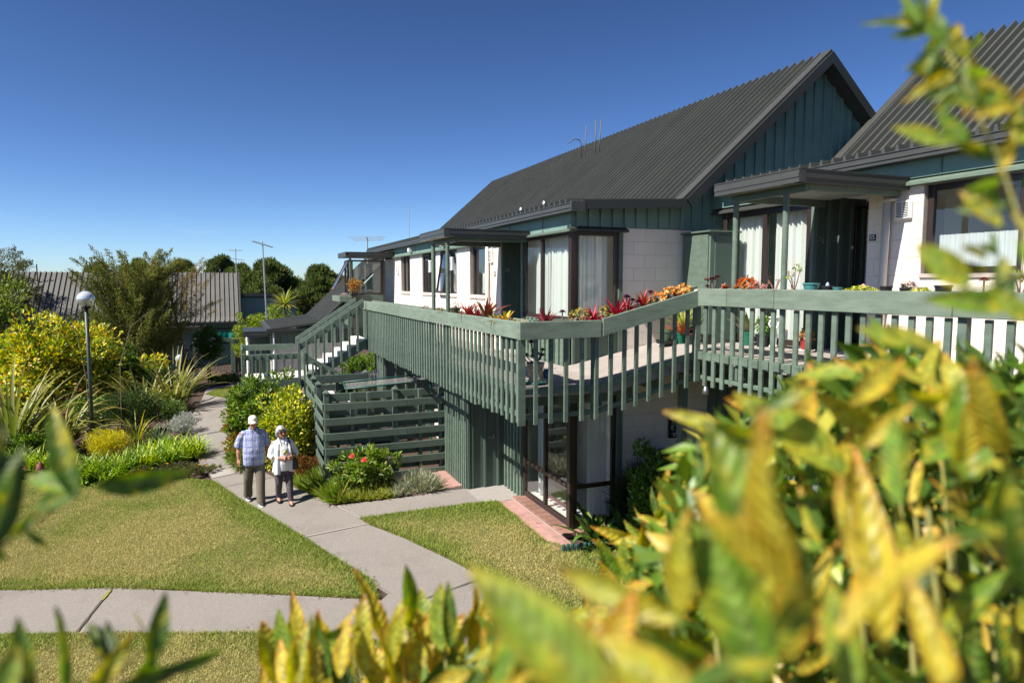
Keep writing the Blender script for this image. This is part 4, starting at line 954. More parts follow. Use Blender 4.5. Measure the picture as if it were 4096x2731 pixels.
# ================================================================== AERIALS, LAMPS
def aerial(name, x, y, z0, z1, label, booms, yaw=0.0, lean=0.0):
    t = thing(name, (x, y, z0), label, 'aerial', 'tv aerials on roofs')
    MB().tube([(x, y, z0), (x + lean, y, z1)], .025, 7).build('mast', M_alu, t)
    for (zb, L, n, el, tilt) in booms:
        m = MB(); c, s = math.cos(yaw), math.sin(yaw)
        m.tube([(x + lean - L / 2 * c, y - L / 2 * s, zb - tilt / 2), (x + lean + L / 2 * c, y + L / 2 * s, zb + tilt / 2)], .018, 6); bo = m.build('boom', M_alu, t)
        m2 = MB()
        for i in range(n):
            q = -.5 + i / (n - 1); px, py, pz = x + lean + L * q * c, y + L * q * s, zb + tilt * q
            e = el * (1 - .35 * q); m2.tube([(px + s * e / 2, py - c * e / 2, pz), (px - s * e / 2, py + c * e / 2, pz)], .0055, 4)
        m2.build('elements', M_alu, bo)
    return t
aerial('tv_aerial', 1.2, 27.4, 2.4, 5.35, 'tall pale mast with a slanted comb aerial behind the stair', [(5.25, .8, 9, .5, -.2)], R(25), -.06)
aerial('tv_aerial', .3, 42.2, 4.3, 5.75, 'double tv aerial above the right end of the far ribbed roof', [(5.65, .7, 5, 1.9, 0), (5.15, .9, 7, .4, -.1)], R(0))
aerial('tv_aerial', 4.6, 25.0, 4.5, 5.42, 'broad flat tv aerial above the glazed porch roof', [(5.4, .7, 5, 1.2, -.1)], R(75))
setp(MB().tube([(6.0, 24.4, 4.9), (6.0, 24.4, 6.62)], .012, 6).build('whip_aerial', M_alu), 'thin upright whip aerial left of the large roof', 'aerial')
setp(MB().tube([(-9.1, 41.4, 3.6), (-9.1, 41.4, 4.75)], .03, 6).build('roof_pipe', M_dark), 'short dark pipe on the far ribbed roof', 'pipe')
lp = thing('garden_lamp', (-3.45, 20.3, -.6), 'round mirrored globe lamp on a tall dark post by the flax', 'lamp')
MB().tube([(-3.45, 20.3, -.65), (-3.45, 20.3, 3.17)], .045, 12).build('post', mat('lamp_post_dark', (.035, .05, .045), .45, .05, 5), lp, smooth=True)
MB().lathe([(.10, 3.15), (.11, 3.17), (.11, 3.20), (.03, 3.21), (.03, 3.34)], -3.45, 20.3, 18).build('collar', M_dark, lp)
gm, gt, gp_, go = nmat('globe_glass'); gp_.inputs['Metallic'].default_value = 0.0; gp_.inputs['Roughness'].default_value = .02; gp_.inputs['Transmission Weight'].default_value = 1.0; gp_.inputs['IOR'].default_value = 1.08; gp_.inputs['Base Color'].default_value = (.92, .94, .95, 1)
prof = [(.205 * math.sin(R(a)), 3.40 - .20 * math.cos(R(a))) for a in range(8, 181, 7)]
mm, mt_, mp_, mo_ = nmat('globe_mirror'); mp_.inputs['Metallic'].default_value = .35; mp_.inputs['Roughness'].default_value = .12; mp_.inputs['Base Color'].default_value = (.62, .68, .76, 1)
half = len(prof) // 2 + 1
gl_, gt2, gp2, go2 = nmat('globe_clear'); gp2.inputs['Base Color'].default_value = (.75, .77, .78, 1); gp2.inputs['Roughness'].default_value = .08; gp2.inputs['Alpha'].default_value = .55; gp2.inputs['Metallic'].default_value = .5
MB().lathe(prof[:half], -3.45, 20.3, 28, cap=False).build('globe_base', gl_, lp, smooth=True)
MB().lathe(prof[half - 1:], -3.45, 20.3, 28, cap=False).build('globe_cap', mm, lp, smooth=True)
lp2 = thing('garden_lamp', (-2.2, 33.5, -.5), 'second low globe lamp beside the far house door', 'lamp')
MB().tube([(-2.2, 33.5, -.6), (-2.2, 33.5, .25)], .04, 10).build('post', M_dark, lp2)
MB().lathe([(.2 * math.sin(R(a)), .45 - .2 * math.cos(R(a))) for a in range(8, 181, 10)], -2.2, 33.5, 20, cap=False).build('globe', mm, lp2, smooth=True)
# ================================================================== PLANTS
M_leaf = leafmat('leaf', 0.42, 0.30, spec=0.45, rand=0.0)
M_leafm = leafmat('leaf_matte', 0.7, 0.30, spec=0.2, rand=0.0)
M_strap = leafmat('strap_leaf', 0.45, 0.25, spec=0.4, rand=0.18)
M_succ = leafmat('succulent_leaf', 0.5, 0.12, spec=0.35, rand=0.08)
M_bark = mat('bark', (.10, .075, .055), .9, .25, 14, .6, 40, .1)
M_twig = mat('twig', (.17, .13, .09), .85, .2, 14)
M_darkstem = mat('dark_stem', (.035, .018, .022), .7, .2, 14)
def unit(v): return v / (np.linalg.norm(v, axis=-1, keepdims=True) + 1e-9)
def leaf_mesh(P, D, Nn, L, W, C, fold=.22):
    """diamond leaves: base P, direction D, normal Nn, length L, width W, colour C -> verts, tris, cols"""
    n = len(P); D = unit(D); S = unit(np.cross(D, Nn)); U = np.cross(S, D)
    L = np.broadcast_to(L, n)[:, None]; W = np.broadcast_to(W, n)[:, None]
    v = np.empty((n, 4, 3)); v[:, 0] = P; m = P + D * L * .48
    v[:, 1] = m + S * W * .5 + U * W * fold; v[:, 3] = m - S * W * .5 + U * W * fold; v[:, 2] = P + D * L - U * L * .06
    i = np.arange(n)[:, None] * 4
    f = np.concatenate([i + np.array([[0, 1, 2]]), i + np.array([[0, 2, 3]])], 0)
    return v.reshape(-1, 3), f, np.repeat(C, 4, 0)
def pick(cols, wts, n, jit=.18):
    c = np.array(cols); k = rng.choice(len(c), n, p=np.array(wts) / np.sum(wts))
    return np.clip(c[k] * rng.uniform(1 - jit, 1 + jit, (n, 1)) * rng.uniform(.93, 1.07, (n, 3)), 0, 1)
def clumps(centers, radii, n, flat=1.0, shell=.55):
    """leaf base points around many clump centres; returns P and outward direction"""
    k = rng.integers(0, len(centers), n); d = unit(rng.normal(size=(n, 3))); r = rng.uniform(shell, 1, (n, 1)) ** .7
    q = d * r * np.asarray(radii)[k][:, None]; q[:, 2] *= flat
    return centers[k] + q, d
def shrub(name, x, y, zt, rx, ry, n, L, W, cols, wts, label, cat='shrub', group=None, zb=None, nclump=70, rc=.28, mt=None, up=.35, hgt=None, stems=5, lump=.18, stemz=.55, stemmat=None, droop=0.0, tilt=0.0):
    gz = float(g(x, y)); zb = gz if zb is None else zb; t = thing(name, (x, y, gz), label, cat, group)
    cz = (zt + zb) / 2; rz = (zt - zb) / 2
    d = unit(rng.normal(size=(nclump, 3))); rr = (1 - lump) + lump * rng.normal(size=(nclump, 1)); rad = rng.uniform(.25, 1, (nclump, 1)) ** .33
    R0 = min(rx, ry, rz); rcl = rc * R0 * rng.uniform(.6, 1.25, nclump)
    C0 = np.array([x, y, cz]) + d * rad * np.clip(rr, .5, 1.25) * (np.array([rx, ry, rz]) - rc * R0 * .8)
    C0[:, 2] = np.maximum(C0[:, 2], gz + .05)
    P, o = clumps(C0, rcl, n); out = unit(P - np.array([x, y, cz - rz * .3]))
    D = unit(o * .7 + out * .6 + np.array([0, 0, up]) + rng.normal(0, .35, (n, 3))); Nn = unit(out + rng.normal(0, .5, (n, 3)) + np.array([0, 0, .7]))
    P[:, 2] = np.maximum(P[:, 2], gz + .01)
    v, f, c = leaf_mesh(P, D, Nn, L * rng.uniform(.7, 1.25, n), W * rng.uniform(.7, 1.2, n), pick(cols, wts, n))
    fo = mesh_obj('foliage', v, f, mt or M_leaf, t, cols=c); fo['kind'] = 'stuff'
    m = MB()
    for i in range(stems):
        a = rng.uniform(0, 6.28); q = C0[rng.integers(0, nclump)]
        m.tube([(x + .06 * math.cos(a), y + .06 * math.sin(a), gz - .03), (x + (q[0] - x) * .35, y + (q[1] - y) * .35, gz + (q[2] - gz) * stemz), tuple(q)], [.022 * (.6 + R0), .015 * (.6 + R0), .005], 6)
    if stems: m.build('stem', stemmat or M_bark, t)
    return t
def straps(n, base, spread, Lr, lean, droop, Wr, segs=7, az=None):
    """arching strap leaves; returns verts (n,segs+1,3rows..) as list of (verts, faces, t)"""
    out = []
    for i in range(n):
        a = rng.uniform(0, 2 * math.pi) if az is None else az[i]; L = rng.uniform(*Lr); W = rng.uniform(*Wr); le = rng.uniform(*lean); dr = rng.uniform(*droop)
        p = np.array(base, float) + np.array([math.cos(a), math.sin(a), 0]) * rng.uniform(0, spread); th = math.pi / 2 - le; V = []; twist = rng.uniform(-.5, .5)
        for s in range(segs + 1):
            t = s / segs; wd = W * (min(1, .45 + t * 2.2) if t < .3 else (1 - ((t - .3) / .7) ** 2.2)) * .5 + .0008
            side = np.array([-math.sin(a + twist * t), math.cos(a + twist * t), 0]); upn = np.array([-math.cos(a) * math.sin(th), -math.sin(a) * math.sin(th), math.cos(th)])
            V += [p - side * wd + upn * wd * .45, p.copy(), p + side * wd + upn * wd * .45]
            p = p + np.array([math.cos(a) * math.cos(th), math.sin(a) * math.cos(th), math.sin(th)]) * (L / segs); th -= dr / segs * (.4 + 1.6 * t)
        F = []
        for s in range(segs):
            q = 3 * s; F += [(q, q + 1, q + 4, q + 3), (q + 1, q + 2, q + 5, q + 4)]
        out.append((np.array(V), F))
    return out
def strap_plant(name, x, y, label, cat, n, Lr, lean, droop, Wr, cols, wts, z=None, spread=.08, group=None, joined=False, tipcol=None, mt=None, segs=7, azr=None, extra=None):
    gz = float(g(x, y)) if z is None else z; t = thing(name, (x, y, gz), label, cat, group)
    az = None if azr is None else [rng.uniform(*azr) for _ in range(n)]
    S = straps(n, (x, y, gz - .01), spread, Lr, lean, droop, Wr, segs, az); C = pick(cols, wts, n)
    if joined:
        V = []; F = []; cc = []; o = 0
        for (v, f), c in zip(S, C):
            V.append(v); F += [tuple(i + o for i in q) for q in f]; o += len(v); tt = np.repeat(np.linspace(0, 1, segs + 1), 3)[:, None]
            cc.append(c[None] * (1 - tt * .0) if tipcol is None else c[None] * (1 - tt ** 3) + np.array(tipcol)[None] * tt ** 3)
        ob = mesh_obj('foliage', np.concatenate(V), F, mt or M_strap, t, smooth=True, cols=np.concatenate(cc)); ob['kind'] = 'stuff'
    else:
        for (v, f), c in zip(S, C):
            tt = np.repeat(np.linspace(0, 1, segs + 1), 3)[:, None]
            cc = np.repeat(c[None], len(v), 0) if tipcol is None else c[None] * (1 - tt ** 2.5) + np.array(tipcol)[None] * tt ** 2.5
            mesh_obj('leaf', v, f, mt or M_strap, t, smooth=True, cols=cc)
    return t
GREEN = (.09, .17, .022); DKG = (.04, .085, .018); YG = (.40, .43, .04); YEL = (.66, .55, .055); LG = (.20, .32, .04); ORG_ = (.42, .16, .04)
# ---- left garden
shrub('yellow_shrub', -5.6, 26.2, 3.0, 3.0, 1.5, 15000, .15, .085, [YEL, YG, LG, (.5, .25, .05), (.10, .16, .03)], [.30, .34, .22, .04, .10], 'large shrub covered in bright yellow-green leaves left of the globe lamp', nclump=150, rc=.24, stems=14, up=.2, stemmat=M_twig, lump=.25)
shrub('laurel_bush', -8.1, 29.4, 4.5, 1.9, 1.5, 7500, .16, .07, [(.17, .23, .04), (.09, .14, .025), (.27, .32, .05)], [.45, .35, .2], 'fresh green bush rising behind the yellow shrub', nclump=90, rc=.3)
shrub('camellia', -3.8, 27.4, 1.72, 1.25, .9, 6500, .12, .062, [DKG, GREEN, (.10, .17, .03)], [.5, .35, .15], 'glossy dark green camellia right of the lamp post', nclump=80)
shrub('coral_shrub', -4.85, 28.2, .8, .55, .4, 1600, .09, .045, [(.50, .13, .08), (.45, .20, .10), GREEN], [.5, .3, .2], 'low coral pink shrub behind the lamp post')
shrub('dwarf_conifer', -2.85, 22.6, .80, 1.05, .8, 8500, .075, .022, [(.035, .065, .018), (.06, .10, .03)], [.6, .4], 'dark spreading dwarf conifer between the two flax clumps', 'conifer', mt=M_leafm, nclump=110, rc=.34, up=.6)
shrub('golden_conifer', -3.05, 19.6, .18, .62, .5, 7000, .06, .014, [(.62, .55, .04), (.45, .44, .04)], [.6, .4], 'bright golden low conifer mound in the left bed', 'conifer', mt=M_leafm, nclump=70, rc=.4, up=1.2)
shrub('filler_shrub', -3.9, 23.3, .55, .9, .6, 4200, .09, .04, [GREEN, DKG, LG], [.4, .4, .2], 'dark leafy shrub behind the lamp post base')
shrub('filler_shrub', -4.6, 19.9, .15, .8, .4, 3200, .10, .035, [GREEN, LG, DKG], [.4, .3, .3], 'low leafy plants under the left flax blades')
shrub('filler_shrub', -1.75, 23.2, .35, .42, .7, 2600, .08, .03, [GREEN, DKG, (.2, .24, .06)], [.4, .35, .25], 'low green plants between the silver plant and the far flax')
shrub('filler_shrub', -2.9, 28.6, .9, 1.0, .6, 4200, .10, .045, [DKG, GREEN, LG], [.4, .4, .2], 'dark shrubs right of the camellia')
shrub('silver_shrub', -1.42, 21.3, .18, .48, .7, 2800, .07, .02, [(.42, .44, .40), (.30, .33, .27)], [.6, .4], 'low silver-leaved plant at the bend of the path', mt=M_leafm)
shrub('gazania_patch', -1.02, 16.4, -.22, .62, .34, 2600, .08, .016, [(.09, .12, .03), (.14, .15, .05), (.25, .2, .1)], [.5, .35, .15], 'low gazania ground cover at the corner of the left lawn', 'ground cover', mt=M_leafm, stems=0, up=.8)
shrub('heath_patch', -1.6, 16.95, -.25, .75, .3, 2400, .07, .016, [(.07, .09, .03), (.12, .11, .06), (.2, .14, .09)], [.5, .3, .2], 'sparse dry ground cover between the strap-leaved clumps', 'ground cover', mt=M_leafm, stems=0, up=.8)
M_or = mat('orange_petal', (.75, .33, .02), .6, .1, 10)
def daisy(x, y, z, r, mt, label, group):
    t = thing('flower', (x, y, z - .05), label, 'flower', group)
    V = [(x, y, z + .006)]; F = []
    for k in range(10):
        a = k * .6283; V += [(x + r * .35 * math.cos(a - .25), y + r * .35 * math.sin(a - .25), z), (x + r * math.cos(a), y + r * math.sin(a), z + .012), (x + r * .35 * math.cos(a + .25), y + r * .35 * math.sin(a + .25), z)]
        F.append((0, 3 * k + 1, 3 * k + 2, 3 * k + 3))
    mesh_obj('petals', V, F, mt, t); MB().tube([(x, y, z - .12), (x, y, z)], .004, 5).build('stalk', M_twig, t)
for (x, y, z, l) in ((-.62, 16.15, -.19, 'orange gazania flower nearest the path corner'), (-.78, 16.25, -.17, 'orange gazania flower, second from the path corner'), (-.72, 16.55, -.15, 'orange gazania flower farthest back beside the path'), (-1.45, 16.75, -.2, 'orange gazania flower deep in the left bed')): daisy(x, y, z, .05, M_or, l, 'gazania flowers by the path')
FX = [(.15, .21, .045), (.22, .26, .06), (.38, .31, .07), (.085, .14, .035)]
strap_plant('flax', -5.35, 20.7, 'tall flax clump with broad green and bronze blades at the left edge', 'flax', 70, (1.6, 2.8), (.05, .8), (.2, 1.8), (.08, .13), FX, [.45, .3, .1, .15], spread=.30, tipcol=(.28, .24, .07), segs=9)
strap_plant('flax', -4.35, 21.2, 'flax clump with drooping golden blades beside the lamp post', 'flax', 55, (1.3, 2.3), (.1, .95), (.4, 2.1), (.07, .11), FX, [.35, .35, .2, .1], spread=.25, tipcol=(.32, .27, .08), segs=9)
strap_plant('flax', -2.75, 24.8, 'flax clump with narrow arching blades left of the far path', 'flax', 75, (1.3, 2.1), (.1, .95), (.3, 1.6), (.06, .10), FX, [.35, .35, .15, .15], spread=.30, tipcol=(.28, .26, .08), segs=8)
strap_plant('flax', -1.95, 25.6, 'upright flax clump right against the far path', 'flax', 75, (1.4, 2.5), (.05, .75), (.2, 1.3), (.06, .10), FX, [.45, .3, .1, .15], spread=.30, tipcol=(.28, .27, .09), segs=8)
strap_plant('yellow_flax', -2.5, 20.6, 'small yellow striped strap plant beside the golden conifer', 'strap plant', 55, (.6, 1.15), (.1, 1.0), (.2, 1.2), (.025, .045), [(.50, .45, .06), (.25, .30, .05), (.08, .13, .03)], [.45, .3, .25], spread=.14, segs=6)
strap_plant('dark_strap_plant', -1.95, 20.4, 'dark green strap plant right of the yellow striped one', 'strap plant', 60, (.5, .9), (.4, 1.3), (.2, 1.0), (.025, .045), [(.08, .13, .05), (.13, .19, .08)], [.6, .4], spread=.12, segs=6)
def agap(cx, cy, rx, ry, n, label):
    """bed of strap-leaved plants that has grown together into one mass"""
    t = thing('agapanthus_bed', (cx, cy, float(g(cx, cy))), label, 'strap plants', 'agapanthus beds')
    V = []; F = []; cc = []; o = 0
    for k in range(n):
        a = rng.uniform(0, 6.28); r = rng.uniform(0, 1) ** .5; x = cx + rx * r * math.cos(a); y = cy + ry * r * math.sin(a)
        c = np.array([(.22, .34, .03), (.38, .42, .04), (.11, .21, .02)][rng.choice(3, p=[.5, .3, .2])])
        for v, f in straps(11, (x, y, float(g(x, y))), .03, (.4, .75), (.1, 1.05), (.3, 1.4), (.028, .042), 5):
            V.append(v); F += [tuple(i + o for i in q) for q in f]; o += len(v); cc.append(np.repeat((c * rng.uniform(.75, 1.25))[None], len(v), 0))
    ob = mesh_obj('foliage', np.concatenate(V), F, M_strap, t, smooth=True, cols=np.concatenate(cc)); ob['kind'] = 'stuff'
agap(-2.64, 17.45, .95, .42, 85, 'bright green agapanthus bed behind the brown patch of lawn')
agap(-1.45, 18.1, .72, .55, 70, 'bright green agapanthus bed at the edge of the garden path')
agap(-4.6, 18.7, .9, .4, 60, 'agapanthus bed below the tall flax at the left edge')
# wispy dark stems by the far house
def wispy(x, y, h, n, label, mt, lc):
    gz = float(g(x, y)); t = thing('wispy_shrub', (x, y, gz), label, 'shrub', 'dark wispy shrubs by the far house'); m = MB(); P = []; D = []
    for i in range(n):
        a = rng.uniform(0, 6.28); b = Vector((x + .1 * math.cos(a), y + .1 * math.sin(a), gz)); e = b + Vector((rng.uniform(-.55, .55), rng.uniform(-.3, .3), h * rng.uniform(.6, 1)))
        mid = b.lerp(e, .5) + Vector((rng.uniform(-.15, .15), 0, 0)); m.tube([b, mid, e], [.014, .01, .004], 5)
        for k in range(46):
            s = rng.uniform(.3, 1); q = mid.lerp(e, (s - .5) * 2) if s > .5 else b.lerp(mid, s * 2); P.append(q); D.append(rng.normal(size=3))
    m.build('stem', mt, t); P = np.array(P); D = np.array(D); v, f, c = leaf_mesh(P, D, rng.normal(size=P.shape), .11, .045, pick([lc], [1], len(P), .4)); mesh_obj('foliage', v, f, M_leafm, t, cols=c)['kind'] = 'stuff'
wispy(-2.75, 33.0, 2.1, 11, 'dark purple wispy shrub in front of the dark doorway', M_darkstem, (.035, .018, .025))
wispy(-1.85, 33.2, 1.9, 10, 'dark purple wispy shrub right of the far doorway', M_darkstem, (.035, .018, .025))
wispy(-4.0, 31.2, 1.9, 8, 'thin dark shrub left of the far doorway', M_darkstem, (.03, .03, .02))
def bare_stem(pts, label, r=.014):
    setp(MB().tube(pts, [r, r * .8, r * .6, r * .4][:len(pts)], 6).build('flower_stalk', M_twig), label, 'stalk', 'bare flax flower stalks')
bare_stem([(-3.55, 20.7, -.6), (-3.6, 20.7, 1.3), (-3.75, 20.7, 2.5), (-4.0, 20.7, 2.9)], 'bare flax stalk just left of the lamp post')
bare_stem([(-2.95, 21.4, -.6), (-2.9, 21.4, 1.6), (-2.6, 21.4, 2.6), (-2.1, 21.4, 3.05)], 'long curved flax stalk arching right of the lamp post')
bare_stem([(-2.2, 23.3, -.5), (-2.25, 23.3, .3), (-2.2, 23.3, 1.0), (-2.2, 23.3, 1.7)], 'straight bare stalk beside the dwarf conifer')
# standard rose / camellia by the trellis
t = shrub('rose_bush', -.95, 31.2, 2.25, .72, .6, 5200, .10, .05, [DKG, GREEN, (.10, .18, .04)], [.45, .4, .15], 'tall dark rose bush with pale pink blooms before the trellis', zb=.35, nclump=70, stems=4)
M_pinkp = mat('pink_petal', (.80, .28, .33), .6, .15, 20); M_paleb = mat('pale_bloom', (.85, .62, .62), .6, .1, 20)
def bloom(parent, x, y, z, r, mt, name='bloom'):
    m = MB()
    for k in range(3):
        for j in range(5):
            a = j * 1.2566 + k * .6; e = r * (1 - .28 * k); h = r * (.1 + .33 * k); n0 = len(m.v)
            m.v += [(x, y, z), (x + e * .75 * math.cos(a - .55), y + e * .75 * math.sin(a - .55), z + h), (x + e * math.cos(a), y + e * math.sin(a), z + h * 1.15), (x + e * .75 * math.cos(a + .55), y + e * .75 * math.sin(a + .55), z + h)]
            m.f.append((n0, n0 + 1, n0 + 2, n0 + 3))
    return m.build(name, mt, parent)
for (dx, dz) in ((-.3, 1.9), (-.1, 2.05), (.25, 1.5), (-.4, 1.1), (.1, 1.2)): bloom(t, -.95 + dx, 30.55, dz, .06, M_paleb)
M_redfl = mat('red_petal', (.72, .05, .07), .6, .15, 20)
ff = shrub('flower_bed', -.1, 31.0, .0, 1.0, .45, 2600, .10, .04, [GREEN, LG, (.25, .30, .12)], [.4, .4, .2], 'pink and red flower bed at the far end of the path', 'flowers', stems=0)
for k in range(26): bloom(ff, -.1 + rng.uniform(-.95, .95), 30.75 + rng.uniform(-.2, .3), float(rng.uniform(-.12, .12)), .06, [M_pinkp, M_redfl, M_paleb][k % 3])
shrub('golden_bed', -3.0, 30.5, .15, 1.1, .5, 2600, .09, .04, [(.42, .40, .06), LG], [.6, .4], 'pale golden low plants below the far doorway', 'ground cover', stems=0)
shrub('reedy_plant', .95, 29.0, 1.1, .5, .4, 3000, .30, .012, [(.05, .08, .03), (.08, .11, .04)], [.6, .4], 'dark reedy plant left of the stair newel', mt=M_leafm, up=2.5, stems=0)
shrub('lime_shrub', .9, 33.4, 2.9, 1.1, .7, 5200, .12, .045, [(.30, .36, .04), (.20, .28, .04)], [.6, .4], 'lime green shrub beside the low porch roof', up=.8)
shrub('lime_shrub', 1.9, 34.6, 3.05, 1.0, .7, 3600, .12, .045, [(.28, .34, .05), (.18, .26, .04)], [.5, .5], 'lime green shrub under the cabbage tree', up=.8)
# cabbage tree
ct = strap_plant('cabbage_tree', 2.45, 36, 'small spiky cabbage tree head above the lime shrubs', 'tree', 90, (.7, 1.05), (.1, 2.3), (.1, .5), (.05, .075), [(.35, .38, .07), (.22, .28, .05), (.5, .42, .1)], [.4, .4, .2], z=2.75, spread=.05, segs=5)
MB().tube([(2.45, 36, -.2), (2.42, 36, 1.4), (2.45, 36, 2.8)], [.11, .09, .08], 8).build('trunk', M_bark, ct)
# ---- beside the path and the fence
shrub('golden_bush', 1.0, 15.0, 1.68, .70, .72, 9500, .085, .046, [(.74, .64, .07), (.50, .52, .05), GREEN, (.20, .29, .035)], [.22, .34, .18, .26], 'round golden-green clipped bush behind the walking couple', nclump=110, rc=.30, lump=.06)
shrub('green_bush', .62, 16.35, 1.98, .95, .62, 11500, .085, .045, [GREEN, LG, (.25, .27, .05), DKG], [.4, .3, .12, .18], 'loose dark green bush in front of the stair landing', nclump=120, rc=.25, lump=.22)
for (x, y, h) in ((.35, 16.4, 2.15), (.75, 16.3, 2.2), (1.0, 16.5, 2.02)): pass
shrub('orange_tipped_bush', -.02, 16.55, 1.05, .34, .42, 2600, .07, .04, [ORG_, (.30, .22, .05), GREEN, LG], [.34, .2, .2, .26], 'narrow bush with orange new leaves at the path edge', nclump=50)
shrub('edge_fern', .12, 16.0, .22, .36, .4, 1700, .16, .02, [(.20, .30, .06), GREEN, (.22, .12, .05)], [.5, .3, .2], 'leafy low plants at the foot of the bushes beside the path', 'ground cover', stems=0, up=.6)
shrub('russet_shrub', 1.36, 14.35, .36, .40, .34, 2600, .055, .026, [(.22, .10, .04), (.12, .11, .03), (.30, .13, .06)], [.5, .3, .2], 'low russet shrub at the fence corner', nclump=50, mt=M_leafm)
hib = shrub('flowering_shrub', 2.30, 12.72, .86, .72, .42, 2500, .095, .038, [(.20, .28, .04), LG, GREEN, (.30, .30, .06)], [.35, .25, .25, .15], 'open shrub with two coral blooms in front of the board fence', nclump=70, rc=.2, stems=22, lump=.3, stemmat=M_twig, stemz=.5)
M_coral = mat('coral_petal', (.85, .13, .12), .6, .15, 20)
bloom(hib, 1.93, 12.36, .66, .075, M_coral); bloom(hib, 2.14, 12.30, .58, .08, M_coral)
def grassmass(name, poly, n, Lr, cols, wts, label, wr=(.006, .012), cat='ground cover', flop=.9):
    P = np.array(poly); lo, hi = P.min(0), P.max(0); x = rng.uniform(lo[0], hi[0], n * 3); y = rng.uniform(lo[1], hi[1], n * 3); k = inpoly(x, y, poly); x = x[k][:n]; y = y[k][:n]; n = len(x)
    z = g(x, y); base = np.stack([x, y, z], -1); h = vnoise(x, y, 3.0, 9)[:, None] * .9 + .5
    D = unit(np.stack([rng.normal(0, flop, n), rng.normal(0, flop, n), np.ones(n)], -1)); L = rng.uniform(Lr[0], Lr[1], n) * h[:, 0]
    v, f, c = leaf_mesh(base, D, rng.normal(size=(n, 3)), L, rng.uniform(wr[0], wr[1], n) * 2, pick(cols, wts, n), .1)
    cx, cy = P.mean(0); t = thing(name, (cx, cy, float(g(cx, cy))), label, cat); mesh_obj('foliage', v, f, M_leafm, t, cols=c)['kind'] = 'stuff'
grassmass('ground_cover', [(1.05, 14.1), (1.36, 13.25), (1.62, 12.45), (1.95, 12.9), (1.9, 13.7), (1.5, 14.3)], 6500, (.15, .42), [(.22, .32, .04), (.13, .22, .03), (.32, .33, .05)], [.5, .3, .2], 'lush grassy ground cover along the path beside the couple')
grassmass('ground_cover', [(1.64, 12.42), (2.6, 12.12), (2.75, 12.5), (2.1, 12.95), (1.75, 13.0)], 4800, (.12, .32), [(.30, .34, .05), (.18, .25, .04), (.35, .28, .10)], [.5, .3, .2], 'yellow-green ground cover at the corner where the paths meet')
grassmass('grey_grass', [(2.65, 12.1), (3.4, 11.98), (3.42, 12.5), (3.15, 12.85), (2.75, 12.6)], 3800, (.12, .34), [(.36, .37, .27), (.28, .29, .20), (.24, .26, .1)], [.5, .3, .2], 'grey-green tussock plant beside the pink pavers')
grassmass('path_weeds', [(1.75, 10.9), (1.9, 10.8), (1.95, 10.7), (1.8, 10.75)], 1, (.05, .06), [GREEN], [1], 'tiny weed in the path joint') if False else None
shrub('hedge', 3.35, 19.3, 2.15, .95, .5, 6000, .09, .05, [GREEN, LG, DKG], [.45, .3, .25], 'green hedge seen through the stair balusters')
shrub('hedge', 2.9, 17.9, 1.35, .75, .35, 4200, .08, .045, [GREEN, (.2, .26, .04), DKG], [.5, .25, .25], 'green creeping shrub under the stair flight')
lv = shrub('lavender', 3.02, 16.35, 1.55, .30, .22, 3600, .14, .012, [(.24, .26, .14), (.17, .2, .1)], [.6, .4], 'grey lavender bush with purple spikes under the walkway end', up=1.6, mt=M_leafm, stems=0)
P = np.stack([rng.uniform(2.65, 3.25, 130), rng.uniform(16.2, 16.5, 130), rng.uniform(1.5, 1.68, 130)], -1); v, f, c = leaf_mesh(P, np.tile([[0, 0, 1.]], (130, 1)) + rng.normal(0, .2, (130, 3)), rng.normal(size=(130, 3)), .07, .014, pick([(.22, .17, .33)], [1], 130)); mesh_obj('spikes', v, f, M_leafm, lv, cols=c)['kind'] = 'stuff'
# strap plants at the corner window
for (x, y, n, L, lab) in ((4.95, 8.75, 26, (.4, .75), 'glossy broad-leaved plant against the corner window'), (5.35, 8.62, 26, (.35, .65), 'glossy broad-leaved plant right of the corner window'), (5.15, 8.42, 24, (.25, .5), 'low glossy broad-leaved plant behind the log edging'), (4.8, 8.42, 18, (.2, .38), 'small leafy plant at the log edging')):
    strap_plant('glossy_plant', x, y, lab, 'plant', n, L, (.2, 1.25), (.2, 1.2), (.07, .11), [(.05, .11, .02), (.09, .17, .03), (.16, .24, .05)], [.45, .4, .15], spread=.16, segs=5, group='glossy plants by the corner window')
shrub('citrus_bush', 5.55, 8.15, 1.55, .50, .42, 3200, .085, .045, [(.10, .19, .03), LG, GREEN], [.4, .3, .3], 'small citrus bush with green fruit below the ramp')
shrub('tussock', 5.75, 8.75, .75, .30, .22, 1600, .45, .006, [(.06, .09, .03), (.10, .12, .05)], [.6, .4], 'thin dark tussock grass against the lower block wall', up=.7, stems=0, mt=M_leafm)

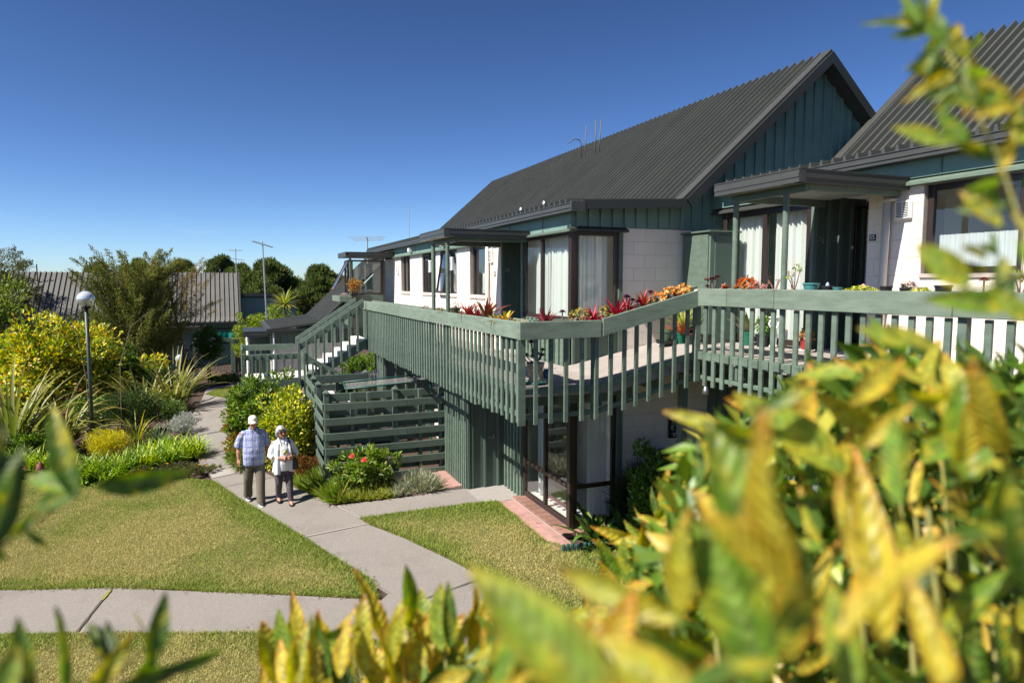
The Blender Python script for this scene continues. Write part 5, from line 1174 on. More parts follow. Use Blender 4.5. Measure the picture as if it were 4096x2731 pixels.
# ---- trees
def limb_tree(name, x, y, h, label, sprays, cols, wts, trunk_r, leafL, leafW, per, sp_len=(.6, 1.1), sp_r=.14, group=None, mt=None, spread=1.0, low=.25, cat='tree', bias=(0, 0), flat=0.0):
    """trunk and limbs; foliage in tapering sprays at the limb ends so sky shows between them"""
    gz = float(g(x, y)); t = thing(name, (x, y, gz), label, cat, group); m = MB(); P = []; D = []; top = Vector((x + bias[0], y + bias[1], gz + h * .8))
    m.tube([(x, y, gz - .1), (x + bias[0] * .3, y, gz + h * .35), tuple(top)], [trunk_r, trunk_r * .75, trunk_r * .2], 9)
    for i in range(sprays):
        u = rng.uniform(low, 1.0); a = rng.uniform(0, 6.283); b0 = Vector((x, y, gz)).lerp(top, u * .9)
        rad = spread * (1.05 - .55 * abs(u - .45) - .25 * u) * rng.uniform(.35, 1.0); tip0 = b0 + Vector((math.cos(a) * rad, math.sin(a) * rad * .8, rng.uniform(.15, .5) * (1 - flat) + rad * (.35 - .3 * flat)))
        dr = Vector((math.cos(a) * .8, math.sin(a) * .6, rng.uniform(.4, 1.5) * (1 - flat * .8))).normalized(); L = rng.uniform(*sp_len)
        if i % 3 == 0: m.tube([tuple(b0), tuple(b0.lerp(tip0, .6) + Vector((0, 0, -.05))), tuple(tip0)], [trunk_r * .3, trunk_r * .2, trunk_r * .08], 5)
        s = rng.uniform(-.25, 1, per); off = rng.normal(size=(per, 3)) * (sp_r * (1.05 - .85 * np.clip(s, 0, 1)))[:, None]
        p = np.array(tip0)[None] + np.array(dr)[None] * (s * L)[:, None] + off; P.append(p); D.append(np.array(dr)[None] + rng.normal(0, .45, (per, 3)))
    m.build('trunk', M_bark, t); P = np.concatenate(P); D = np.concatenate(D); n = len(P)
    v, f, c = leaf_mesh(P, D, rng.normal(size=(n, 3)), leafL * rng.uniform(.7, 1.3, n), leafW, pick(cols, wts, n, .25), .1)
    mesh_obj('crown', v, f, mt or M_leafm, t, cols=c)['kind'] = 'stuff'; return t
limb_tree('tea_tree', -3.7, 30.2, 5.7, 'feathery olive tea tree with ragged upright sprays beside the far roof', 170, [(.15, .18, .045), (.22, .19, .055), (.095, .125, .03)], [.5, .3, .2], .13, .10, .03, 360, (.9, 1.7), .13, spread=1.35, low=.15, bias=(.25, 0))
limb_tree('tea_tree', -1.75, 30.6, 5.6, 'second feathery tea tree stem leaning right with brown tips', 34, [(.17, .145, .04), (.26, .17, .055)], [.5, .5], .07, .08, .02, 320, (.9, 1.6), .10, spread=1.0, low=.45, bias=(-.6, 0))
limb_tree('left_tree', -10.6, 39.0, 7.2, 'dark flat-topped tree at the far left edge', 70, [(.08, .095, .03), (.14, .13, .05)], [.6, .4], .2, .12, .035, 300, (.5, .9), .22, spread=2.8, low=.45, flat=.6)
limb_tree('left_shrub', -6.4, 31.5, 3.2, 'brown-green feathery bush behind the yellow shrub', 55, [(.08, .08, .025), (.13, .11, .04)], [.6, .4], .09, .09, .022, 260, (.5, .9), .14, spread=1.3, low=.3)
def pine(x, y, h, w, label, n=60, per=430):
    gz = -.5; t = thing('pine_tree', (x, y, gz), label, 'tree', 'pines on the skyline'); m = MB()
    m.tube([(x, y, gz), (x + .2, y, gz + h * .5), (x, y, gz + h * .9)], [.35, .28, .1], 8); cs = []
    for i in range(n):
        u = rng.uniform(.12, 1); a = rng.uniform(0, 6.283); r = w * (1.08 - u ** 2.2) * rng.uniform(.25, 1) ** .6
        c = Vector((x + r * math.cos(a), y + r * math.sin(a), gz + h * (.15 + .82 * u) + rng.uniform(-.3, .3))); cs.append(c)
        if i % 4 == 0: m.tube([(x, y, c.z - .8), tuple(c)], [.12, .04], 5)
    m.build('trunk', M_bark, t); cs = np.array(cs); rr = rng.uniform(.5, 1.0, n) * w * .23; N_ = n * per
    P, o = clumps(cs, rr, N_, .75, .35); D = unit(o + np.array([0, 0, .7]) + rng.normal(0, .3, (N_, 3)))
    v, f, c = leaf_mesh(P, D, rng.normal(size=(N_, 3)), .34 * rng.uniform(.7, 1.3, N_), .10, pick([(.085, .12, .035), (.13, .165, .045), (.05, .075, .025), (.19, .18, .06)], [.4, .3, .2, .1], N_, .25), .05)
    mesh_obj('crown', v, f, M_leafm, t, cols=c)['kind'] = 'stuff'
pine(3.0, 62, 5.9, 3.3, 'broad pine left of the gap above the lime shrubs', 70); pine(6.6, 58, 5.4, 2.6, 'dense dark pine right of the cabbage tree', 60); pine(-.9, 78, 6.9, 3.0, 'pine standing behind the right end of the far roof', 50)
pine(-4.8, 80, 6.6, 3.0, 'pine top between the tea tree and the far roof end', 45); pine(-8.6, 80, 6.8, 3.0, 'pine top hidden behind the tea tree', 40); pine(4.6, 74, 5.6, 3.0, 'low pine between the two near pines', 40); pine(.8, 66, 5.7, 2.6, 'round pine behind the slanted comb aerial', 45)
pine(10.5, 75, 5.0, 3.0, 'pine behind the glazed porch', 30); pine(-13, 85, 6.0, 3.2, 'pine low on the skyline left of the tea tree', 30)
shrub('tree_belt', -20, 95, 4.6, 30, 4, 9000, .55, .3, [(.08, .11, .04), (.11, .14, .05)], [.6, .4], 'dark belt of trees along the far skyline', 'trees', mt=M_leafm, nclump=260, rc=.5, stems=0)
shrub('tree_belt', 40, 110, 4.3, 40, 4, 9000, .6, .3, [(.05, .07, .035), (.07, .085, .045)], [.6, .4], 'distant belt of trees seen right of the pines', 'trees', mt=M_leafm, nclump=260, rc=.5, stems=0)
# ================================================================== PEOPLE
def remesh(parts, vox, smooth_it=4, fac=.5):
    """union of closed lofts -> one continuous skin"""
    m = MB()
    for p in parts:
        n = len(m.v); m.v += p.v; m.f += [tuple(i + n for i in q) for q in p.f]
    me = bpy.data.meshes.new('tmp'); me.from_pydata(m.v, [], m.f)
    bm = bmesh.new(); bm.from_mesh(me); bmesh.ops.recalc_face_normals(bm, faces=bm.faces); bm.to_mesh(me); bm.free()
    o = bpy.data.objects.new('tmp', me); COL.objects.link(o)
    md = o.modifiers.new('r', 'REMESH'); md.mode = 'VOXEL'; md.voxel_size = vox
    s = o.modifiers.new('s', 'SMOOTH'); s.factor = fac; s.iterations = smooth_it
    dg = bpy.context.evaluated_depsgraph_get(); dg.update(); out = bpy.data.meshes.new_from_object(o.evaluated_get(dg))
    COL.objects.unlink(o); bpy.data.objects.remove(o); bpy.data.meshes.remove(me)
    out.polygons.foreach_set('use_smooth', np.ones(len(out.polygons), dtype=bool)); return out
class Fig:
    """local frame: s = the viewer's right, f = the way the person walks, z = up"""
    def __init__(s, x, y, z, fx, fy):
        l = math.hypot(fx, fy); s.o = Vector((x, y, z)); s.F = Vector((fx / l, fy / l, 0)); s.S = Vector((-s.F.y, s.F.x, 0))
    def p(s, a, b, c): return s.o + s.S * a + s.F * b + Vector((0, 0, c))
    def rings(s, rr, seg=16, ex=2.0):
        """rr: (s,f,z, half s, half f) horizontal rings"""
        m = MB()
        for (a, b, c, hs, hf) in rr:
            for k in range(seg):
                t = 2 * math.pi * k / seg; cs, sn = math.cos(t), math.sin(t)
                cs = math.copysign(abs(cs) ** (2 / ex), cs); sn = math.copysign(abs(sn) ** (2 / ex), sn); m.v.append(tuple(s.p(a + hs * cs, b + hf * sn, c)))
        n = len(rr)
        for i in range(n - 1):
            for k in range(seg): q = i * seg + k; r = i * seg + (k + 1) % seg; m.f.append((q, r, r + seg, q + seg))
        m.f.append(tuple(reversed(range(seg)))); m.f.append(tuple((n - 1) * seg + k for k in range(seg))); return m
    def tube(s, pts, rad, seg=12): return MB().tube([s.p(*q) for q in pts], list(rad), seg)
    def ball(s, a, b, c, hs, hf, hz, n=10):
        return s.rings([(a, b, c + hz * math.sin(t), max(hs * math.cos(t), .001), max(hf * math.cos(t), .001)) for t in np.linspace(-math.pi / 2 + .05, math.pi / 2 - .05, n)])
    def obj(s, name, me, material, parent):
        me.materials.clear(); me.materials.append(material); o = bpy.data.objects.new(name, me); link(o, parent)
        M = Matrix.Translation(-org(parent)); me.transform(M); ORG[o.name] = org(parent); return o
    def hand(s, wr, d, side, palm=.085, curl=.5, spread=1.0):
        """wrist point, pointing direction (local), thumb side vector; palm + five unequal bent fingers"""
        w0 = Vector(wr); d = Vector(d).normalized(); t = Vector(side).normalized(); t = (t - d * t.dot(d)).normalized(); nrm = d.cross(t)
        out = [s.tube([tuple(w0 - d * .02), tuple(w0 + d * .03), tuple(w0 + d * palm)], (.024, .030, .030))]
        for i, (o_, L) in enumerate(((.026, .072), (.009, .080), (-.009, .075), (-.026, .060))):
            b = w0 + d * (palm - .012) + t * o_ * spread; k = b + d * L * .5 + nrm * .012 * curl; e = k + (d * (1 - .5 * curl) + nrm * .8 * curl).normalized() * L * .5
            out.append(s.tube([tuple(b), tuple(k), tuple(e)], (.0095, .009, .0072), 8))
        b = w0 + d * .03 + t * .026; out.append(s.tube([tuple(b), tuple(b + t * .022 + d * .028), tuple(b + t * .026 + d * .06 + nrm * .01)], (.012, .0105, .008), 8)); return out
def skinmat(name, c): return mat(name, c, .55, .10, 18, .15, 90, .35)
M_skin = skinmat('skin_tanned', (.43, .20, .13)); M_skin2 = skinmat('skin_fair', (.46, .23, .155))
def cloth(name, c, var=.10, bump=.5): return mat(name, c, .85, var, 9, bump, 16, .15)
M_trouser = cloth('khaki_trousers', (.155, .135, .105)); M_cap = cloth('cap_cream', (.72, .68, .58), .05, .2); M_sole = mat('white_sole', (.7, .68, .64), .7, .05, 9); M_shoe = mat('dark_canvas', (.03, .032, .036), .7, .1, 30)
M_blouse = cloth('white_blouse', (.76, .79, .83), .04, .8); M_tee = cloth('white_tee', (.78, .77, .77), .03, .4); M_hair = mat('grey_hair', (.42, .40, .39), .5, .3, 40, .8, 120, .4, stretch=(1, 1, .25)); M_blk = mat('black_leather', (.015, .015, .017), .35, .1, 10, spec=.5)
M_lens = mat('amber_lens', (.10, .025, .012), .08, .05, 5, spec=.7); M_eye = mat('eye_dark', (.02, .015, .012), .3, .1, 5); M_lip = mat('lip', (.30, .11, .09), .6, .1, 9); M_brow = mat('brow_grey', (.35, .31, .28), .8, .1, 20)
def plaid():
    m, t, p, out = nmat('plaid_shirt'); tc = N(t, 'ShaderNodeTexCoord'); sp = N(t, 'ShaderNodeSeparateXYZ'); 
    nz = N(t, 'ShaderNodeTexNoise'); nz.inputs['Scale'].default_value = 6; t.links.new(tc.outputs['Object'], nz.inputs['Vector'])
    wv = N(t, 'ShaderNodeVectorMath', operation='MULTIPLY_ADD'); t.links.new(nz.outputs['Color'], wv.inputs[0]); wv.inputs[1].default_value = (.025, .025, .025); t.links.new(tc.outputs['Object'], wv.inputs[2]); t.links.new(wv.outputs[0], sp.inputs[0])
    def band(src, per, lo, hi, ph):
        a = N(t, 'ShaderNodeMath', operation='MULTIPLY_ADD'); t.links.new(src, a.inputs[0]); a.inputs[1].default_value = 1 / per; a.inputs[2].default_value = ph
        fr = N(t, 'ShaderNodeMath', operation='FRACT'); t.links.new(a.outputs[0], fr.inputs[0])
        c = N(t, 'ShaderNodeMath', operation='COMPARE'); t.links.new(fr.outputs[0], c.inputs[0]); c.inputs[1].default_value = (lo + hi) / 2; c.inputs[2].default_value = (hi - lo) / 2; return c.outputs[0]
    fac = None
    for src, ph in ((sp.outputs['X'], .2), (sp.outputs['Z'], .5)):
        for lo, hi, st in ((.04, .34, .62), (.42, .50, .9), (.60, .68, .9), (.78, .98, .45)):
            b = band(src, .115, lo, hi, ph); mu = N(t, 'ShaderNodeMath', operation='MULTIPLY'); t.links.new(b, mu.inputs[0]); mu.inputs[1].default_value = st
            inv = N(t, 'ShaderNodeMath', operation='SUBTRACT'); inv.inputs[0].default_value = 1; t.links.new(mu.outputs[0], inv.inputs[1])
            if fac is None: fac = inv.outputs[0]
            else: q = N(t, 'ShaderNodeMath', operation='MULTIPLY'); t.links.new(fac, q.inputs[0]); t.links.new(inv.outputs[0], q.inputs[1]); fac = q.outputs[0]
    mx = N(t, 'ShaderNodeMix', data_type='RGBA'); t.links.new(fac, mx.inputs[0]); mx.inputs[6].default_value = (.045, .085, .30, 1); mx.inputs[7].default_value = (.72, .74, .80, 1)
    t.links.new(mx.outputs[2], p.inputs['Base Color']); p.inputs['Roughness'].default_value = .85
    n3 = N(t, 'ShaderNodeTexNoise'); n3.inputs['Scale'].default_value = 14; t.links.new(tc.outputs['Object'], n3.inputs['Vector']); b = N(t, 'ShaderNodeBump'); b.inputs['Strength'].default_value = .8; b.inputs['Distance'].default_value = .02; t.links.new(n3.outputs[0], b.inputs['Height']); t.links.new(b.outputs[0], p.inputs['Normal']); return m
def legging():
    m, t, p, out = nmat('patterned_leggings'); tc = N(t, 'ShaderNodeTexCoord'); vo = N(t, 'ShaderNodeTexVoronoi', feature='DISTANCE_TO_EDGE'); vo.inputs['Scale'].default_value = 62; mp = N(t, 'ShaderNodeMapping'); mp.inputs['Scale'].default_value = (1.3, 1, .6)
    t.links.new(tc.outputs['Object'], mp.inputs[0]); t.links.new(mp.outputs[0], vo.inputs['Vector']); r = N(t, 'ShaderNodeMapRange'); r.inputs['From Max'].default_value = .09; t.links.new(vo.outputs['Distance'], r.inputs[0])
    mx = N(t, 'ShaderNodeMix', data_type='RGBA'); t.links.new(r.outputs[0], mx.inputs[0]); mx.inputs[6].default_value = (.24, .19, .22, 1); mx.inputs[7].default_value = (.028, .020, .032, 1); t.links.new(mx.outputs[2], p.inputs['Base Color']); p.inputs['Roughness'].default_value = .7; return m
def head(F, a, b, c, k=1.0, turn=0.0, nod=0.0):
    """skull, jaw, nose, ears, chin; c = centre height"""
    q = []
    q.append(F.ball(a, b - .008, c + .022 * k, .073 * k, .090 * k, .090 * k)); q.append(F.ball(a + turn * .02, b + .020, c - .045 * k, .056 * k, .066 * k, .068 * k))
    q.append(F.tube([(a + turn * .04, b + .083 * k, c + .012), (a + turn * .05, b + .105 * k, c - .026 * k), (a + turn * .05, b + .085 * k, c - .036 * k)], (.010, .015, .011), 8))
    q.append(F.ball(a + turn * .05, b + .072 * k, c - .092 * k, .024 * k, .018 * k, .018 * k, 6))
    for sd in (-1, 1): q.append(F.ball(a + sd * .074 * k, b - .005, c - .012, .010, .020, .030, 6)); q.append(F.ball(a + sd * .032 + turn * .03, b + .062 * k, c - .03 * k, .022, .018, .02, 6))
    return q
def face(F, t, a, b, c, k, turn, glasses=False):
    for sd in (-1, 1):
        if not glasses: F.obj('eye', remesh([F.ball(a + sd * .030 + turn * .035, b + .079 * k, c + .004, .011, .007, .006, 6)], .003, 1), M_eye, t)
        F.obj('eyebrow', remesh([F.tube([(a + sd * .016 + turn * .035, b + .083 * k, c + .022), (a + sd * .046 + turn * .03, b + .072 * k, c + .020)], (.005, .004), 6)], .003, 1), M_brow, t)
    F.obj('mouth', remesh([F.tube([(a - .024 + turn * .05, b + .078 * k, c - .064 * k), (a + turn * .055, b + .087 * k, c - .062 * k), (a + .024 + turn * .05, b + .078 * k, c - .064 * k)], (.004, .007, .004), 6)], .003, 1), M_lip, t)
# ---------------------------------------------------------------- man
mz = float(g(.29, 13.53)) + .002
F = Fig(.29, 13.53, mz, .12, -.99); man = thing('person', (.29, 13.53, mz), 'man in blue checked shirt, khaki trousers and cream cap walking on the path', 'person')
hc = (0.0, .055, 1.535)
parts = head(F, *hc, 1.0, -.2) + [F.tube([(0, -.01, 1.36), (0, .01, 1.43), (0, .035, 1.50)], (.062, .056, .056))]
parts.append(F.rings([(0, 0, .82, .15, .11), (0, 0, 1.0, .17, .125), (0, 0, 1.2, .17, .12), (0, -.01, 1.34, .15, .09), (0, -.01, 1.40, .06, .06)]))
RA = [(-.185, -.01, 1.345), (-.255, -.05, 1.09), (-.268, .0, .86)]; LA = [(.185, -.01, 1.345), (.245, -.06, 1.09), (.262, -.02, .87)]
for A in (RA, LA): parts.append(F.tube([A[0], ((A[0][0] + A[1][0]) / 2, A[0][1] - .01, 1.22), A[1], ((A[1][0] + A[2][0]) / 2, (A[1][1] + A[2][1]) / 2 + .01, .98), A[2]], (.055, .050, .043, .040, .028)))
parts += F.hand(RA[2], (-.05, .25, -1), (.3, 1, 0)); parts += F.hand(LA[2], (.02, .1, -1), (-.2, 1, 0))
for (hp, kn, an) in (((-.085, 0, .84), (-.095, -.05, .46), (-.09, -.26, .10)), ((.085, 0, .84), (.085, .15, .47), (.07, .23, .09))): parts.append(F.tube([hp, kn, an], (.085, .062, .042)))
F.obj('body', remesh(parts, .0065, 3), M_skin, man); face(F, man, *hc, 1.0, -.2)
sh = [F.rings([(0, .015, .735, .195, .158), (0, .02, .80, .198, .168), (0, .03, .92, .196, .178), (0, .03, 1.05, .192, .170), (0, .015, 1.18, .188, .145), (0, 0, 1.29, .182, .120), (0, -.008, 1.36, .145, .088), (0, 0, 1.41, .070, .066)], 24, 2.3)]
for A, sg in ((RA, -1), (LA, 1)): sh.append(F.tube([(sg * .09, -.005, 1.345), (sg * .165, -.012, 1.325), (sg * .205, -.02, 1.27), (sg * .236, -.035, 1.18), (sg * .262, -.05, 1.075)], (.058, .064, .069, .074, .080), 14))
F.obj('shirt', remesh(sh, .008, 4), plaid(), man)
F.obj('collar', remesh([F.tube([(-.062, -.03, 1.425), (-.058, .04, 1.415), (-.02, .085, 1.375)], (.016, .018, .010), 8), F.tube([(.062, -.03, 1.425), (.058, .04, 1.415), (.02, .085, 1.375)], (.016, .018, .010), 8), F.tube([(-.062, -.03, 1.425), (0, -.065, 1.435), (.062, -.03, 1.425)], (.016, .016, .016), 8)], .006, 2), MATS.get('shirt_collar') or mat('shirt_collar', (.22, .28, .50), .85, .1, 10), man)
tr = [F.rings([(0, .0, .70, .165, .13), (0, .01, .80, .180, .145), (0, .01, .90, .178, .15)], 18, 2.2)]
tr.append(F.tube([(-.088, 0, .80), (-.095, -.02, .64), (-.10, -.05, .47), (-.098, -.15, .28), (-.09, -.245, .075)], (.108, .100, .088, .082, .086), 14)); tr.append(F.tube([(.088, 0, .80), (.09, .07, .64), (.088, .14, .47), (.078, .195, .26), (.07, .235, .045)], (.108, .100, .086, .078, .082), 14))
F.obj('trousers', remesh(tr, .009, 4), M_trouser, man)
for (a, b) in ((-.09, -.245), (.066, .255)):
    F.obj('shoe', remesh([F.rings([(a, b + .045, .030, .044, .125), (a, b + .04, .055, .042, .118), (a, b + .0, .085, .036, .075)], 16)], .006, 3), M_shoe, man); F.obj('sole', remesh([F.rings([(a, b + .047, .002, .046, .130), (a, b + .047, .030, .048, .132)], 16)], .006, 1), M_sole, man)
a, b, c = hc
capm = [F.rings([(a, b - .012, c + .040, .083, .098), (a, b - .012, c + .075, .082, .097), (a, b - .015, c + .105, .070, .084), (a, b - .018, c + .128, .045, .055), (a, b - .018, c + .136, .012, .014)], 20)]
F.obj('cap', remesh(capm, .006, 3), M_cap, man)
bm_ = MB(); rows = [[], []]
for k in range(9):
    th = math.pi * k / 8; ux = math.cos(th); uy = math.sin(th)
    for r_, (rs, rf, zz) in enumerate(((.080, .085, .048), (.084, .165, .012))): rows[r_].append(F.p(a + ux * rs, b - .01 + uy * rf, c + zz - .012 * abs(ux)))
V = [tuple(p) for p in rows[0] + rows[1]] + [tuple(p - Vector((0, 0, .008))) for p in rows[0] + rows[1]]; Fc = []
for k in range(8): Fc += [(k, k + 1, k + 10, k + 9), (18 + k, 18 + k + 9, 18 + k + 10, 18 + k + 1), (k + 9, k + 10, k + 28, k + 27)]
mesh_obj('cap_brim', V, Fc, M_cap, man, smooth=True)
F.obj('watch', remesh([F.tube([(.262, -.022, .885), (.262, -.02, .905)], (.035, .035), 12)], .004, 1), M_blk, man)
# ---------------------------------------------------------------- woman
wz = float(g(.79, 13.11)) + .002
F = Fig(.79, 13.11, wz, .12, -.99); wom = thing('person', (.79, 13.11, wz), 'grey-haired woman in white blouse, patterned leggings and sunglasses with hands clasped', 'person')
hc = (-.03, .03, 1.355)
parts = head(F, *hc, .95, .5) + [F.tube([(-.01, -.01, 1.20), (-.02, .0, 1.27), (-.03, .02, 1.32)], (.050, .046, .046))]
parts.append(F.rings([(0, 0, .70, .14, .11), (0, 0, .9, .15, .12), (0, 0, 1.05, .15, .115), (0, -.01, 1.18, .13, .08), (0, -.01, 1.23, .05, .05)]))
RA = [(-.155, -.01, 1.165), (-.225, -.01, .90), (.01, .19, .885)]; LA = [(.155, -.01, 1.165), (.235, .0, .93), (.075, .185, .90)]
for A in (RA, LA): parts.append(F.tube([A[0], ((A[0][0] + A[1][0]) / 2, -.01, 1.04), A[1], ((A[1][0] + A[2][0]) / 2, .11, .895), A[2]], (.048, .045, .042, .038, .027)))
parts += F.hand(RA[2], (.9, .25, -.12), (0, .2, 1), .07, .7); parts += F.hand(LA[2], (-.9, .3, -.35), (0, .2, 1), .07, .7)
for (hp, kn, an) in (((-.08, 0, .70), (-.085, .0, .40), (-.075, -.16, .08)), ((.08, 0, .70), (.08, .09, .40), (.085, .17, .07))): parts.append(F.tube([hp, kn, an], (.075, .052, .036)))
for (a, b) in ((-.075, -.15), (.085, .18)): parts.append(F.rings([(a, b + .03, .02, .036, .10), (a, b + .03, .05, .034, .09), (a, b, .085, .03, .045)], 14))
F.obj('body', remesh(parts, .0062, 3), M_skin2, wom); face(F, wom, *hc, .95, .5, True)
tee = [F.rings([(0, .02, .645, .150, .135), (0, .025, .78, .152, .142), (0, .02, .92, .148, .135), (0, .01, 1.05, .145, .120), (0, .0, 1.15, .120, .085), (-.01, .0, 1.205, .06, .06)], 20, 2.2)]
F.obj('tee_shirt', remesh(tee, .008, 3), M_tee, wom)
bl = [F.rings([(0, -.045, .60, .195, .125), (0, -.04, .70, .180, .118), (0, -.03, .88, .166, .118), (0, -.025, 1.02, .160, .110), (0, -.015, 1.13, .158, .098), (0, -.01, 1.20, .105, .070), (-.01, -.015, 1.235, .066, .058)], 24, 2.2)]
for A, sg in ((RA, -1), (LA, 1)): bl.append(F.tube([(sg * .08, -.01, 1.165), (sg * .145, -.012, 1.14), (sg * .20, -.012, 1.02), (A[1][0] * .99, .0, .925), (A[1][0] * .80, .045, .895)], (.050, .058, .060, .060, .060), 14))
for sg in (-1, 1): bl.append(F.rings([(sg * .125, .075, .585 if sg < 0 else .62, .060, .075), (sg * .122, .082, .72, .052, .070), (sg * .115, .078, .90, .050, .068), (sg * .11, .065, 1.05, .05, .060), (sg * .095, .04, 1.16, .045, .045)], 14))
F.obj('blouse', remesh(bl, .008, 4), M_blouse, wom)
F.obj('blouse_collar', remesh([F.tube([(-.07, -.02, 1.245), (-.075, .05, 1.20), (-.045, .10, 1.12)], (.018, .022, .010), 8), F.tube([(.05, -.02, 1.245), (.06, .05, 1.20), (.04, .10, 1.13)], (.018, .022, .010), 8), F.tube([(-.07, -.02, 1.245), (-.01, -.055, 1.255), (.05, -.02, 1.245)], (.018, .018, .018), 8)], .006, 2), M_blouse, wom)
M_print = mat('yellow_print', (.55, .45, .03), .8, .3, 40); M_print2 = mat('teal_print', (.05, .30, .28), .8, .3, 40)
for (a, b, z, r, mt_) in ((.015, .150, 1.00, .028, M_print), (.04, .152, .965, .022, M_print), (-.005, .150, .965, .022, M_print2), (.035, .142, 1.035, .015, M_print2)): F.obj('shirt_print', remesh([F.ball(a, b - .008, z, r, .012, r, 7)], .004, 1), mt_, wom)
lg = [F.rings([(0, .0, .58, .145, .115), (0, .0, .68, .150, .125), (0, 0, .74, .145, .12)], 18, 2.2), F.tube([(-.08, 0, .66), (-.088, .0, .52), (-.086, .0, .40), (-.08, -.09, .24), (-.075, -.155, .095)], (.092, .080, .066, .060, .048), 14), F.tube([(.08, 0, .66), (.083, .04, .52), (.08, .09, .40), (.083, .135, .24), (.085, .17, .085)], (.092, .080, .066, .060, .048), 14)]
F.obj('leggings', remesh(lg, .0085, 3), legging(), wom)
for (a, b) in ((-.075, -.15), (.085, .18)): F.obj('shoe', remesh([F.rings([(a, b + .035, .002, .040, .112), (a, b + .035, .022, .041, .113), (a, b + .055, .040, .036, .088)], 16), F.rings([(a, b - .05, .01, .032, .035), (a, b - .052, .075, .030, .022)], 12), F.tube([(a - .035, b + .01, .05), (a, b + .015, .082), (a + .035, b + .01, .05)], (.007, .007, .007), 8)], .005, 2), M_blk, wom)
a, b, c = hc
hr = [F.ball(a - .005, b - .018, c + .030, .088, .098, .092, 12), F.rings([(a - .005, b - .045, c - .09, .082, .055), (a - .005, b - .04, c - .04, .090, .070), (a - .005, b - .03, c + .03, .088, .085)], 18)]
for sg in (-1, 1): hr.append(F.tube([(a + sg * .070, b + .02, c + .045), (a + sg * .082, b + .015, c - .02), (a + sg * .078, b + .01, c - .075)], (.026, .026, .016), 8))
hr.append(F.tube([(a - .06, b + .06, c + .06), (a, b + .082, c + .072), (a + .06, b + .06, c + .06)], (.022, .026, .022), 8))
F.obj('hair', remesh(hr, .007, 3), M_hair, wom)
gl = [F.ball(a + sd * .032 + .017, b + .088, c - .002, .030, .010, .020, 7) for sd in (-1, 1)]; F.obj('sunglasses', remesh(gl + [F.tube([(a - .075, b + .01, c + .004), (a - .05, b + .075, c + .008), (a + .017, b + .092, c + .008), (a + .075, b + .075, c + .008), (a + .080, b + .01, c + .004)], (.006,) * 5, 6)], .0045, 1), M_lens, wom)
F.obj('necklace', remesh([F.tube([(-.06, .01, 1.235), (-.03, .075, 1.17), (-.005, .095, 1.14), (.02, .075, 1.17), (.04, .01, 1.235)], (.005,) * 5, 6)], .004, 1), M_blk, wom)
bag = thing('handbag', tuple(F.p(.19, .07, .60)), 'small black shoulder bag hanging at the woman\'s hip', 'bag')
F.obj('bag_body', remesh([F.rings([(.185, .085, .655, .055, .085), (.19, .085, .70, .060, .09), (.185, .085, .83, .052, .085), (.18, .085, .855, .04, .08)], 18, 3.5)], .007, 3), M_blk, bag)
F.obj('bag_strap', remesh([F.tube([(.16, .15, .85), (.135, .165, .95), (.12, .145, 1.06), (.105, .085, 1.18), (.095, .01, 1.245), (.10, -.06, 1.2), (.13, -.11, 1.0), (.17, -.03, .84)], (.011,) * 8, 8)], .005, 1), M_blk, bag)
# ================================================================== POT PLANTS AND ORNAMENTS
M_pteal = mat('teal_plastic', (.05, .20, .19), .45, .06, 6); M_pblack = mat('black_plastic', (.018, .018, .022), .5, .1, 6); M_pgreen = mat('green_plastic', (.01, .13, .075), .4, .06, 6); M_pred = mat('red_plastic', (.35, .03, .03), .4, .06, 6); M_psage = mat('sage_plastic', (.07, .12, .07), .5, .08, 6)
M_stone = mat('pale_stone', (.62, .58, .52), .85, .12, 12, .4, 60); M_rock = mat('tan_rock', (.35, .22, .13), .9, .25, 18, .6, 50)
def pot(x, y, z, r, h, mt, label, group='plant pots', filled=True, r2=None):
    r2 = r2 or r * .72; t = thing('plant_pot', (x, y, z), label, 'pot', group)
    MB().lathe([(r2, z), (r * .98, z + h * .86), (r * 1.06, z + h * .87), (r * 1.06, z + h), (r * .94, z + h), (r * .92, z + h * .84), (.001, z + h * .82)], x, y, 20).build('body', mt, t, smooth=False)
    if filled: MB().lathe([(r * .9, z + h * .83), (.001, z + h * .86)], x, y, 14, cap=False).build('soil', M_soil, t)
    return t
RED = [(.30, .025, .04), (.45, .06, .06), (.16, .03, .03)]
def brom(x, y, z, label, n, L, cols, wts, W=(.022, .034), name='bromeliad', lean=(.25, 1.35), tip=None, group='bromeliads in the planter boxes'):
    return strap_plant(name, x, y, label, 'bromeliad', int(n * 1.5), (L[0] * 1.15, L[1] * 1.15), lean, (.1, 1.0), W, cols, wts, z=z, spread=.02, segs=5, mt=M_succ, tipcol=tip, group=group)
def aeonium(x, y, z, h, r, label, cx=(.07, .012, .022), heads=None, group='dark aeoniums'):
    t = thing('aeonium', (x, y, z), label, 'succulent', group); heads = heads or [(0, 0, h, r)]
    for (dx, dy, hh, rr) in heads:
        MB().tube([(x, y, z), (x + dx * .6, y + dy * .6, z + hh * .5), (x + dx, y + dy, z + hh)], [.009, .008, .008], 6).build('stem', M_twig, t)
        n = 42; k = np.arange(n); a = k * 2.399; e = (k / n); el = 1.35 - 1.45 * e
        D = np.stack([np.cos(a) * np.cos(el), np.sin(a) * np.cos(el) - .15, np.sin(el)], -1); P = np.tile([[x + dx, y + dy, z + hh]], (n, 1)) + D * .006
        v, f, c = leaf_mesh(P, D, np.tile([[0, 0, 1.]], (n, 1)), rr * (.55 + .5 * e), rr * .42, pick([cx, tuple(min(1, q * 2.0 + .03) for q in cx)], [.65, .35], n), .2); mesh_obj('rosette', v, f, M_succ, t, cols=c)
    return t
